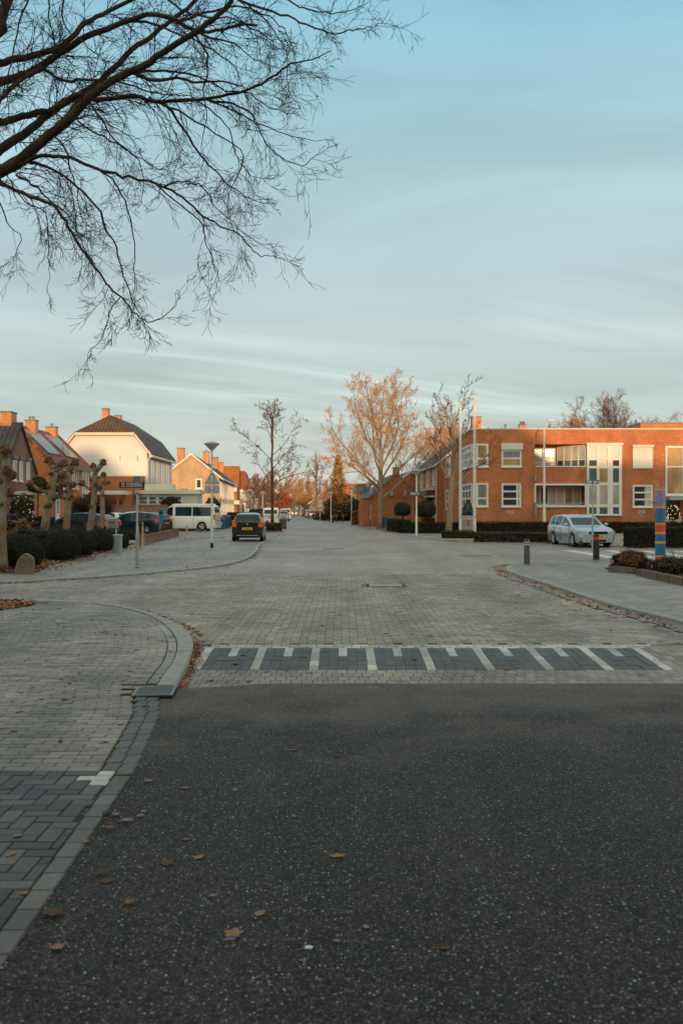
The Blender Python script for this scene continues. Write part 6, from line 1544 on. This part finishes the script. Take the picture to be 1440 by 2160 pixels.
sub = fo.modifiers.new('sub', 'SUBSURF'); sub.levels = 2; sub.render_levels = 2; bmf.materials.append(M['bronze'])
mb = MB(); mb.lathe([(.36, sz(1087)+.0), (.40, sz(1083)), (.33, sz(1076)), (.24, sz(1068)), (.19, sz(1062)), (.10, sz(1060))], 14, (.0, .02, 0)); mb.build('cloak', M['bronze'], t, smooth=True)
mb = MB(); mb.box(-.36, .34, -.40, .38, sz(1097), sz(1087)-.003); mb.build('plinth_top', M['sandstone'], t)
mb = MB(); mb.box(-.34, -.02, -.36, .34, sz(1112.5), sz(1097)-.003); mb.box(.02, .32, -.36, .34, sz(1112.5), sz(1097)-.003); mb.box(-.34, -.02, -.36, .34, 0, sz(1115)-.003); mb.box(.02, .32, -.36, .34, 0, sz(1115)-.003); mb.build('plinth', M['greystone'], t)
mb = MB(); mb.box(-.36, .34, -.38, .36, sz(1115), sz(1112.5)-.003); mb.build('plinth_band', M['sandstone'], t)
# bollards
def bollard(px, y, Y, r, h, label, m, bands, mband, name='bollard'):
    t = thing(name, label, 'bollard', (wx(px, Y), Y, .036)); mb = MB()
    mb.lathe([(r*1.02, 0), (r, .02), (r*.94, h-.03), (r*.80, h)], 20); mb.build('post', M[m], t, smooth=True, sharp=40)
    for a, b in bands: mb = MB(); mb.lathe([(r*.99, a), (r*.985, b)], 20); mb.build('band', M[mband], t, smooth=True, sharp=40)
    mb = MB(); mb.lathe([(r*1.15, -.01), (r*1.15, .006)], 16); mb.build('foot', M['sandstone'], t)
M['bollard_grey'] = mat('grey bollard', (.085, .082, .085), .6, 0, .4, .15, 6)
M['bollard_dark'] = mat('dark mossy bollard', (.028, .028, .018), .7, 0, .3, .4, 8)
M['band_pink'] = mat('pale reflective band', (.62, .52, .47), .4)
M['band_red'] = mat('red reflective band', (.65, .06, .02), .35, 0, .5, .05, 2, .5)
bollard(1110.5, 0, 30.1, .092, .76, 'grey round bollard with two pale bands at the pavement corner', 'bollard_grey', ((.58, .61), (.645, .675)), 'band_pink')
bollard(1256.5, 0, 32.6, .105, .83, 'dark mossy bollard with a red band before the silver estate car', 'bollard_dark', ((.66, .76),), 'band_red')
M['bollard_rust'] = mat('reddish bollard', (.20, .075, .05), .7)
for i, (px, Y, lb) in enumerate(((702, 124, 'nearest reddish topped post before the tall conifer'), (709, 131, 'second reddish topped post before the tall conifer'), (723.5, 133, 'third reddish topped post before the tall conifer'), (731, 143, 'farthest reddish topped post before the tall conifer'))):
    t = thing('bollard', lb, 'bollard', (wx(px, Y), Y, .036), 0, 'reddish topped posts before the tall conifer')
    mb = MB(); mb.lathe([(.12, 0), (.10, .55), (.10, .56)], 10); mb.build('post', M['bollard_dark'], t)
    mb = MB(); mb.lathe([(.10, .561), (.16, .66), (.16, .86), (.08, .97)], 10); mb.build('cap', M['bollard_rust'], t)
# striped post
Yt = 31.2; s = Yt/2100
t = thing('striped_post', 'thick post striped blue, orange, red and lilac with a red spike on top', 'striped post', (wx(1391.5, Yt), Yt, .036))
cols = {'o': (.80, .34, .03), 'r': (.75, .075, .012), 'b': (.015, .16, .36), 'v': (.27, .24, .47), 'w': (.55, .50, .60)}
for k, c in cols.items(): M['stripe_'+k] = mat('post paint '+k, c, .4, 0, .5, .16, 7, .15)
seq = [(1187, 1176, 'r'), (1176, 1172, 'o'), (1172, 1147.5, 'b'), (1147.5, 1142.5, 'o'), (1142.5, 1127.5, 'b'), (1127.5, 1123, 'o'), (1123, 1108, 'r'), (1108, 1104, 'o'), (1104, 1073, 'b'), (1073, 1068.5, 'o'), (1068.5, 1036, 'v'), (1036, 1031.5, 'o'), (1031.5, 1028, 'v')]
for a, b, k in seq:
    za, zb = (1187-a)*s, (1187-b)*s; r = .158+.004*(k == 'o'); r += -.004*(za/2.4)
    mb = MB(); mb.lathe([(r, za+.0005), (r-.002, zb-.0005)], 28); mb.build('band', M['stripe_'+k], t, smooth=True, sharp=40)
mb = MB(); mb.lathe([(.03, (1187-1028)*s+.001), (.024, (1187-1010)*s), (.006, (1187-996)*s)], 10, (.02, 0, 0)); mb.build('spike', M['stripe_r'], t, smooth=True, sharp=40)
mb = MB(); mb.tube([(-.15, 0, (1187-1061)*s), (-.26, -.02, (1187-1061)*s)], .028, 8); mb.build('peg', M['sign_slate'], t)
# edging stones of the planted bed
def stone_edge(name, label, pts, w, h, m='greystone', z=.036):
    t = thing(name, label, 'edging', (pts[0][0], pts[0][1], z)); mb = MB(); rng = random.Random(3); ox, oy = pts[0]
    for (xa, ya), (xb, yb) in zip(pts, pts[1:]):
        d = Vector((xb-xa, yb-ya, 0)); L = d.length; u = d/L; n = Vector((-u.y, u.x, 0)); k = max(1, round(L/.9))
        for i in range(k):
            p = Vector((xa-ox, ya-oy, 0))+u*(L*i/k+.01); q = Vector((xa-ox, ya-oy, 0))+u*(L*(i+1)/k-.01); hh = h+rng.uniform(-.01, .01); c = w/2; e = .02
            mb.hexa([(*(p-n*c).xy, 0), (*(q-n*c).xy, 0), (*(q+n*c).xy, 0), (*(p+n*c).xy, 0)], [(*(p-n*(c-e)+u*e).xy, hh), (*(q-n*(c-e)-u*e).xy, hh), (*(q+n*(c-e)-u*e).xy, hh), (*(p+n*(c-e)+u*e).xy, hh)])
    mb.build('stones', M[m], t)
M['stone_warm'] = mat('weathered concrete edging', (.15, .115, .085), .9, 0, .2, .3, 5)
stone_edge('bed_edging', 'short weathered edging stone at the left of the rust shrub', [(wx(1289, 26.3), 26.4), (wx(1331, 25.9), 25.6)], .2, .16, 'stone_warm')
stone_edge('bed_edging', 'long weathered edging stones in front of the planted bed at the right edge', [(wx(1347, 25), 25.0), (wx(1392, 23.3), 23.3), (wx(1446, 21.6), 21.6), (8.2, 19.6)], .2, .17, 'stone_warm')
# boundary stone
t = thing('boundary_stone', 'weathered mossy boundary stone with a rounded pointed top', 'boundary stone', (wx(54, 25.6), 25.6, .03), radians(8))
t_ = NT('mossy stone'); o_ = t_.obj(); b_ = t_.ramp(t_.noise(o_, 4, 6, .6), [(.35, (.13, .115, .095)), (.55, (.21, .17, .11)), (.7, (.24, .15, .06))]); t_.col(b_); t_.bump(t_.noise(o_, 18, 5, .7), .7, .02); M['mossy_stone'] = t_.fin(.9, 0, .2)
mb = MB(); prof_ = [(-.25, 0), (.23, 0), (.22, .36), (.20, .43), (.06, .53), (.0, .535), (-.10, .46), (-.18, .34), (-.23, .18)]
n = len(prof_); ring = lambda y, k: [(a*k, y, b*(1-(1-k)*.35)) for a, b in prof_]
vs = ring(-.16, .90)+ring(-.11, 1)+ring(.11, 1)+ring(.16, .9); fs = [tuple(range(n))]+[tuple(3*n+i for i in range(n-1, -1, -1))]
for r in range(3):
    for i in range(n): fs.append((r*n+i, (r+1)*n+i, (r+1)*n+(i+1) % n, r*n+(i+1) % n))
mb.add(vs, fs); mb.build('stone', M['mossy_stone'], t, smooth=True, sharp=35)
# utility cabinet, letter box
Yc = 38.6; s = Yc/2100
M['cabinet'] = mat('grey blue cabinet', (.30, .35, .38), .55, .2, .4, .06, 3)
t = thing('utility_cabinet', 'grey blue utility cabinet standing between two dark bushes', 'utility cabinet', (wx(248, Yc), Yc, .036), radians(-14))
hh = 37*s; mb = MB(); mb.box(-.15, .15, -.12, .12, 0, hh-.06); mb.build('body', M['cabinet'], t)
mb = MB(); mb.hexa([(-.18, -.15, hh-.059), (.18, -.15, hh-.059), (.18, .15, hh-.059), (-.18, .15, hh-.059)], [(-.17, -.14, hh-.01), (.17, -.14, hh-.01), (.17, .14, hh+.01), (-.17, .14, hh+.01)]); mb.build('lid', M['cabinet'], t)
mb = MB(); mb.box(-.135, .135, -.127, -.1205, .05, hh-.10); d_ = mb.build('door', M['cabinet'], t); mb = MB(); mb.box(.09, .11, -.14, -.1275, hh*.5, hh*.6); mb.build('handle', M['black'], d_)
Ym = 43; s = Ym/2100
t = thing('letter_box', 'brushed steel letter box on two thin legs before the navy car', 'letter box', (wx(238, Ym), Ym, .036), radians(-10))
h0, h1 = wz(1116, Ym), wz(1095, Ym)
mb = MB(); pr = [(-.16, h0), (.15, h0), (.17, h1-.22), (.12, h1-.06), (0, h1), (-.16, h1-.02)]; mb.prism([(a, b) for a, b in pr], -.19, .21, 'x'); mb.build('box', M['steel'], t)
mb = MB(); mb.tube([(-.27, 0, 0), (-.27, 0, h1-.05)], .02, 6); mb.tube([(.16, 0, 0), (.16, 0, h0+.02)], .02, 6); mb.tube([(-.27, 0, h0+.2), (-.17, 0, h0+.2)], .015, 5); mb.build('legs', M['cream'], t)
mb = MB(); mb.box(-.1, .14, -.185, -.165, h1-.20, h1-.17); mb.build('slot', M['black'], t)
# staked young tree
t = thing('young_tree', 'staked young tree with a few brown leaves before the navy car', 'tree', (wx(296, 41), 41, .04)); rng = random.Random(5)
mb = MB(); mb.tube([(0, 0, 0), (.02, 0, 1.2), (-.02, 0, wz(1045, 41))], [.02, .016, .008], 6)
for k in range(14): 
    z_ = rng.uniform(1.4, 2.3); a = rng.uniform(0, 6.28); mb.tube([(0, 0, z_), (cos(a)*.12, sin(a)*.12, z_+.16)], [.006, .003], 3)
mb.build('trunk', M['bark_warm'], t); mb = MB()
for k in range(120): mb.leaf((rng.gauss(.02, .07), rng.gauss(0, .07), rng.gauss(2.15, .16)), .028, rng)
mb.build('crown', M['leaf_gold'], t)
mb = MB(); mb.lathe([(.032, 0), (.03, 1.05), (.02, 1.08)], 8, (-.09, .03, 0)); mb.lathe([(.036, 0), (.034, 1.1), (.022, 1.13)], 8, (.10, 0, 0)); mb.build('stake', M['sandstone'], t)
mb = MB(); mb.box(-.1, .12, -.035, -.025, .98, 1.03); mb.build('strap', M['black'], t)
# charging post and stump, garden wall on the left
t = thing('charging_post', 'blue charging post between the navy car and the white van', 'charging post', (wx(337.5, 60), 60.4, .036)); mb = MB(); mb.box(-.13, .13, -.08, .08, 0, wz(1077, 60)); mb.lathe([(.08, 0), (.13, .02)], 10, (0, 0, 0)); mb.build('post', M['blue_post'] if 'blue_post' in M else mat('blue post', (.03, .13, .30), .4), t)
mb = MB(); mb.ball((0, 0, wz(1077, 60)), .13, .08, .12, 12, 6, z0=0.0); mb.build('cap', mat('blue cap', (.03, .13, .30), .4), t, smooth=True)
mb = MB(); mb.box(-.08, .08, -.09, -.081, wz(1086, 60), wz(1080, 60)); mb.build('screen', M['black_gloss'], t)
t = thing('tree_stump', 'dark rounded stump right of the blue charging post', 'stump', (wx(346, 59), 59.2, .036)); mb = MB(); mb.lathe([(.22, 0), (.25, .3), (.23, .6), (.15, .78), (.04, .84)], 12); mb.build('stump', M['bark_dark'], t, smooth=True)
t = thing('brick_garden_wall', 'low brick wall with a taller end pillar at the edge of the left pavement', 'garden wall', (wx(297, 45.5), 45.5, .036))
ox, oy = wx(297, 45.5), 45.5
mb = MB(); mb.box(-.19, .19, -.19, .19, 0, wz(1127, 45.5)-.05); mb.box(wx(345, 60)-ox-.2, wx(345, 60)-ox+.2, 60-oy-.2, 60-oy+.2, 0, .72); mb.build('pillar', M['brick_pink'], t)
mb = MB(); mb.box(-.22, .22, -.22, .22, wz(1127, 45.5)-.049, wz(1127, 45.5)); mb.build('pillar_cap', M['brick_rust'], t)
xe, ye = wx(374, 62)-ox, 62-oy; u = Vector((xe, ye, 0)).normalized(); nn = Vector((-u.y, u.x, 0))*.11; p = u*.25; q = Vector((xe, ye, 0))
mb = MB(); mb.hexa([(*(p-nn).xy, 0), (*(q-nn).xy, 0), (*(q+nn).xy, 0), (*(p+nn).xy, 0)], [(*(p-nn).xy, .38), (*(q-nn).xy, .38), (*(q+nn).xy, .38), (*(p+nn).xy, .38)]); mb.build('wall', M['brick_brown'], t)
nn = nn*1.25; mb = MB(); mb.hexa([(*(p-nn).xy, .381), (*(q-nn).xy, .381), (*(q+nn).xy, .381), (*(p+nn).xy, .381)], [(*(p-nn).xy, .44), (*(q-nn).xy, .44), (*(q+nn).xy, .44), (*(p+nn).xy, .44)]); mb.build('coping', M['stone_warm'], t)
t = thing('wooden_post', 'short pale wooden post on the driveway behind the street lamp', 'post', (wx(394, 68), 68, .036)); mb = MB(); mb.lathe([(.06, 0), (.055, .55), (.03, .6)], 8); mb.build('post', M['sandstone'], t)
# far signs and small things
t = thing('traffic_sign', 'round pale sign back on a thin post before the terraced houses', 'traffic sign', (wx(510, 100), 100, .036)); z_ = wz(1058, 100)
mb = MB(); mb.lathe([(.04, 0), (.035, z_+.2)], 8); mb.build('pole', M['pole_white'], t); mb = MB(); mb.lathe([(.27, -.03), (.27, -.01)], 20, (0, -.05, z_), 'y'); mb.build('plate', M['sandstone'], t)
t = thing('traffic_sign', 'round white sign above a white panel at the far low hedge', 'traffic sign', (wx(675, 165), 150, .036)); t.location.x = wx(675, 150); z_ = wz(1059, 150)
mb = MB(); mb.lathe([(.05, 0), (.045, z_)], 8); mb.build('pole', M['pole_white'], t)
mb = MB(); mb.lathe([(.26, -.03), (.26, -.01)], 20, (0, -.06, z_), 'y'); mb.build('round_plate', M['white'], t); mb = MB(); mb.box(-.33, .33, -.09, -.07, wz(1069, 150), wz(1064.5, 150)); mb.build('panel', M['white'], t)
mb = MB(); mb.box(-.13, .13, -.102, -.0905, z_-.04, z_+.05); mb.build('symbol', M['black'], t)
M['container_blue'] = mat('blue container', (.02, .075, .19), .5)
for i, (a, b, Y, h, lb) in enumerate(((455, 474, 82, .82, 'blue container with white marking behind the black hatchback'), (469, 484, 86, 1.0, 'taller dark blue covered container beside the marked one'))):
    t = thing('waste_container', lb, 'container', (wx((a+b)/2, Y), Y, .036)); w_ = (b-a)*Y/2100
    mb = MB(); mb.hexa([(-w_/2*.92, -.4, 0), (w_/2*.92, -.4, 0), (w_/2*.92, .4, 0), (-w_/2*.92, .4, 0)], [(-w_/2, -.45, h), (w_/2, -.45, h), (w_/2, .45, h), (-w_/2, .45, h)]); mb.build('body', M['container_blue'], t)
    mb = MB(); mb.hexa([(-w_/2-.03, -.48, h+.001), (w_/2+.03, -.48, h+.001), (w_/2+.03, .48, h+.001), (-w_/2-.03, .48, h+.001)], [(-w_/2+.1, -.3, h+.18), (w_/2-.1, -.3, h+.18), (w_/2-.1, .3, h+.18), (-w_/2+.1, .3, h+.18)]); mb.build('lid', M['container_blue'], t)
    if i == 0:
        mb = MB()
        for k in range(6): mb.box(-.26+k*.085, -.20+k*.085, -.458, -.447, h*.52, h*.52+(.16 if k % 2 else .11))
        mb.build('lettering', M['white'], t)
# black slatted fence
t = thing('slatted_fence', 'dark blue slatted fence along the pavement between beech hedge and cube hedge', 'fence', (wx(793, 98), 98, .036)); a = Vector((0, 0, 0)); e_ = Vector((wx(829, 78)-wx(793, 98), 78-98, 0)); L = e_.length; u = e_/L; nn = Vector((-u.y, u.x, 0))
M['fence_blue'] = mat('dark blue fence paint', (.022, .034, .05), .55)
mb = MB(); k = 60
for i in range(k):
    p = u*(L*(i+.12)/k); q = u*(L*(i+.88)/k); c = .02; mb.hexa([(*(p-nn*c).xy, .04), (*(q-nn*c).xy, .04), (*(q+nn*c).xy, .04), (*(p+nn*c).xy, .04)], [(*(p-nn*c).xy, .98), (*(q-nn*c).xy, .98), (*(q+nn*c).xy, .98), (*(p+nn*c).xy, .98)])
mb.build('slats', M['fence_blue'], t)
mb = MB()
for z_ in (.2, .98): p, q, c = u*0, e_, .035; mb.hexa([(*(p-nn*c).xy, z_+.001), (*(q-nn*c).xy, z_+.001), (*(q+nn*c).xy, z_+.001), (*(p+nn*c).xy, z_+.001)], [(*(p-nn*c).xy, z_+.05), (*(q-nn*c).xy, z_+.05), (*(q+nn*c).xy, z_+.05), (*(p+nn*c).xy, z_+.05)])
mb.build('rail', M['lead'], t)
for i in range(6):
    p = e_*i/5+nn*.06; mb = MB(); mb.box(p.x-.04, p.x+.04, p.y-.04, p.y+.04, 0, 1.02); mb.build('post', M['fence_blue'], t)
# fairy light bush in the entrance of the block
t = topiary('potted_tree', 'small dark tree with orange fairy lights in the entrance of the brick block', wx(1420, 71.8), 71.9, .42, .62, 1.35, 'leaf_conifer_dark', 900, .04, 22, stem=.04, cat='tree')
fairy(t, 60, .42, .62, 1.35, .028, 4)
# bicycle leaning out past the black hatchback
t = thing('wheelie_bin', 'dark wheelie bin at the right of the square clipped hedge', 'bin', (wx(594.5, 82), 84, .036)); mb = MB(); mb.hexa([(-.22, -.25, 0), (.22, -.25, 0), (.22, .25, 0), (-.22, .25, 0)], [(-.27, -.33, .78), (.27, -.33, .78), (.27, .33, .78), (-.27, .33, .78)]); mb.build('body', M['bollard_grey'], t)
mb = MB(); mb.hexa([(-.29, -.35, .781), (.29, -.35, .781), (.29, .36, .781), (-.29, .36, .781)], [(-.25, -.3, .84), (.25, -.3, .84), (.25, .36, .86), (-.25, .36, .86)]); mb.build('lid', M['bollard_grey'], t)
mb = MB(); mb.lathe([(.09, -.03), (.09, .03)], 12, (-.2, .28, .09), 'y'); mb.lathe([(.09, -.03), (.09, .03)], 12, (.2, .28, .09), 'y'); mb.build('wheel', M['black'], t)
# ------------------------------------------------------------------ fallen leaves
def leaf_shape(seed, R=.05):
    rng = random.Random(seed); n = 20; pts = []
    for i in range(n):
        a = 2*pi*i/n; l = .62+.38*abs(cos(2.5*a+seed))**.7+rng.uniform(-.09, .09); pts.append((cos(a)*R*l*(1.25 if seed % 2 else 1), sin(a)*R*l))
    mb = MB(); cv = [rng.uniform(-1, 1) for _ in range(3)]
    zf = lambda x, y: .0025+.005*abs(x/R*cv[0]+y/R*cv[1])**1.5+.003*cv[2]*x*y/R/R
    vs = [(0, 0, .003)]+[(x*.55, y*.55, zf(x*.55, y*.55)) for x, y in pts]+[(x, y, max(.001, zf(x, y))) for x, y in pts]; fs = []
    for i in range(n): fs += [(0, 1+i, 1+(i+1) % n), (1+i, 1+n+i, 1+n+(i+1) % n, 1+(i+1) % n)]
    mb.add(vs, fs); mb.tube([(-R*1.0, 0, .004), (-R*1.6, R*.2, .006)], [.0014, .001], 3)
    me = bpy.data.meshes.new('fallen_leaf'); me.from_pydata(mb.v, [], mb.f); me.update()
    for p in me.polygons: p.use_smooth = True
    return me
lm = [mat('dry leaf tan', (.24, .145, .08), .8, 0, .2, .3, 30), mat('dry leaf orange', (.20, .085, .036), .8, 0, .2, .3, 30), mat('dry leaf dark', (.09, .048, .028), .8, 0, .2, .3, 30), mat('dry leaf pale', (.22, .165, .11), .8, 0, .2, .25, 30)]
shapes = []
for s_ in range(4):
    for m_ in lm:
        me = leaf_shape(s_); me.materials.append(m_); shapes.append(me)
rng = random.Random(31); lab = {}
def drop(x, y, z, sc, what, k=None):
    me = shapes[k] if k is not None else rng.choice(shapes); o = bpy.data.objects.new('fallen_leaf', me); C.objects.link(o)
    o.location = (x, y, z); o.rotation_euler = (rng.gauss(0, .03), rng.gauss(0, .03), rng.uniform(0, 6.28)); o.scale = (sc, sc*rng.uniform(.6, 1), sc)
    c_ = lm.index(me.materials[0]) if what[1] else 0
    tag(o, what[0] % ('pale tan', 'rusty orange', 'dark brown', 'faded sandy')[c_] if what[1] else what[0], 'leaf', what[1])
WA = ('%s dry leaf lying on the dark asphalt', 'dry leaves on the asphalt'); WP = ('%s dry leaf lying on the left brick pavement', 'dry leaves on the brick pavement'); WR = ('%s dry leaf lying on the brick road of the junction', 'dry leaves on the brick road')
def G(px, py, z): return gp(px, py, z)
named = [(110,1925,1.2,2,'large tattered brown leaf on the paving edge at the bottom left'), (492,1970,1.1,0,'large tan leaf beside a pale scrap low on the asphalt'), (420,1809,.85,0,'curled tan leaf on the asphalt left of centre'), (352,1822,.75,6,'dark curled leaf just left of the curled tan leaf')]
for px, py, sc, k, lb in named:
    z = -.076 if px > 150 else -.064; x, y = G(px, py, z); drop(x, y, z+.002, sc*.85, (lb, None), k); C.objects[-1]
for px, py, sc in ((215,1843,.9),(205,1848,.6),(188,1930,.6),(272,1908,.65),(245,1722,.8),(225,1718,.7),(303,1712,.6),(268,1735,.9),(296,1725,.7),(230,1750,.8),(495,1666,.65),(400,1737,.45),(392,1771,.6),(604,1655,.5),(620,1722,.55),(448,1890,.5),(548,1927,.7),(295,1835,.5),(710,1985,.5),(355,1584,.4),(365,1532,.5),(350,1560,.5),(432,1508,.5),(385,1497,.5),(330,1610,.6),(605,1415,.8),(563,1418,.9),(120,2005,.9),(180,1780,.8),(860,1562,.5),(640,1690,.4),(980,1760,.45),(690,1930,.5)):
    x, y = G(px, py, -.076); drop(x, y, -.0745 if px > 300 else -.062, sc*.72, WA)
for _ in range(110):
    y = rng.uniform(3.8, 17.5); x = xin(y)-.05-rng.expovariate(.42)
    if x < -.36*y-.3: continue
    drop(x, y, zs(y)+.002, rng.uniform(.35, .8), WP)
for _ in range(60):
    y = 10.2+rng.random()**1.3*16; x = interp(KOy, y) if y < 18 else -rng.uniform(3, 8); x = x+.1+rng.expovariate(.5)
    drop(x, y, zr(y)+.002, rng.uniform(.5, 1.0), WR)
for _ in range(26):
    y = rng.uniform(10.4, 22); x = interp(KRy, y)-.5-rng.expovariate(.8); drop(x, y, zr(y)+.002, rng.uniform(.5, 1), WR)
for _ in range(8):
    y = rng.uniform(4, 9.5); x = xin(y)+.05+rng.expovariate(2.2); drop(x, y, -.0745, rng.uniform(.4, .9), WA)
# small flattened scraps
mb = MB(); x, y = G(651, 2000, -.078); mb.prism([(x-.016, y-.01), (x+.012, y-.013), (x+.018, y+.004), (x+.004, y+.014), (x-.014, y+.009)], -.079, -.0725, 'z'); tag(mb.build('paper_scrap', M['white_line']), 'small pale scrap flattened on the asphalt low in the middle', 'scrap')
mb = MB(); x, y = G(485, 1982, -.078); mb.prism([(x-.03, y-.012), (x+.02, y-.006), (x+.026, y+.008), (x-.01, y+.014)], -.079, -.0735, 'z'); tag(mb.build('plastic_scrap', M['sign_slate']), 'bluish scrap under the large tan leaf on the asphalt', 'scrap')
# heaps and drifts: nobody could count them
lit = MB()
def flat_leaf(x, y, z, sz):
    lit.leaf((x, y, z), sz, rng, (0, 0, 1.6))
def along(pts, n, off, spread, zf, sz):
    P_ = [Vector((*p, 0)) for p in pts]
    cum = [0]
    for a, b in zip(P_, P_[1:]): cum.append(cum[-1]+(b-a).length)
    for _ in range(n):
        s = rng.random()*cum[-1]; i = max(j for j in range(len(cum)) if cum[j] <= s); i = min(i, len(P_)-2); t = (P_[i+1]-P_[i]).normalized(); c = P_[i]+t*(s-cum[i]); d = off+abs(rng.gauss(0, spread)) if off >= 0 else off-abs(rng.gauss(0, spread))
        q = c+Vector((-t.y, t.x, 0))*d
        if .5+.5*noise.noise(Vector((c.x*1.1, c.y*1.1, 3))) < rng.random()*.9: continue
        flat_leaf(q.x, q.y, zf(q.y)+rng.uniform(.003, .02), sz*rng.uniform(.5, 1.2))
along([p for p in cKO if p[1] < 12.8], 1100, .01, .05, zr, .020)
along([p for p in cKO if p[1] >= 12.5], 750, .01, .09, zr, .022)
along([p for p in cKFL if p[1] < 46], 1500, -.01, .10, lambda y: 0, .035)
along([p for p in cKR if 9 < p[1] < 31], 1500, .06, .16, zr, .035)
along([p for p in cKR if 9 < p[1] < 31], 260, .3, .5, zr, .03)
def patch(poly, n, z, sz):
    xs = [p[0] for p in poly]; ys = [p[1] for p in poly]; k = 0
    while k < n:
        x = rng.uniform(min(xs), max(xs)); y = rng.uniform(min(ys), max(ys))
        if inside(poly, x, y): flat_leaf(x, y, z+rng.uniform(.0, .035), sz*rng.uniform(.6, 1.2)); k += 1
patch([(-9.5,15.0),(-5.9,15.2),(-5.30,17.3),(-5.85,18.1),(-9.5,18.2)], 5200, .04, .04)
patch([(-11,25.0),(-7.95,26.0),(-8.6,29.5),(-8.95,35.3),(-9.5,44),(-9.9,48),(-12,48)], 9000, .05, .042)
patch([(-8.3,26.0),(-7.6,27.0),(-8.0,32),(-8.3,38),(-8.9,44),(-9.3,44),(-8.9,35),(-8.6,30)], 500, .038, .04)
patch([(5.2,51.5),(9.8,47.2),(13,46.4),(13,48.5),(9.6,49.0),(5.6,52.6)], 900, .045, .05)
patch([(3.4,70),(2.7,84),(3.6,84),(4.3,70)], 350, .045, .06)
patch([(7.2,26.6),(7.6,24.5),(8.1,19.8),(10.5,19.8),(10.5,27.6)], 1100, .05, .035)
patch([(10.5,41.5),(10.9,42.5),(20,43.1),(20,41.9)], 350, .045, .05)
patch([(-4.4,73.5),(-5.8,73.4),(-5.6,72.9),(-4.3,72.8)], 160, .05, .06)
patch([(-8.5,52),(-6.2,58),(-6.8,60),(-9.6,56)], 160, .04, .05)
for _ in range(520):
    y = rng.uniform(25, 60); x = rng.uniform(-.3*y, -.11*y); flat_leaf(x, y, .042, .035)
for _ in range(260):
    y = rng.uniform(9, 18); x = xin(y)-rng.uniform(0, 4); flat_leaf(x, y, zs(y)+.004, .022)
for _ in range(420):
    y = rng.uniform(12.5, 26); x = rng.uniform(-4-.15*y, .25*y); x = x if rng.random() < .5 else -abs(x); flat_leaf(x, y, .006, .018)
tag(lit.build('fallen_leaves', M['leaf_litter']), kind='stuff')
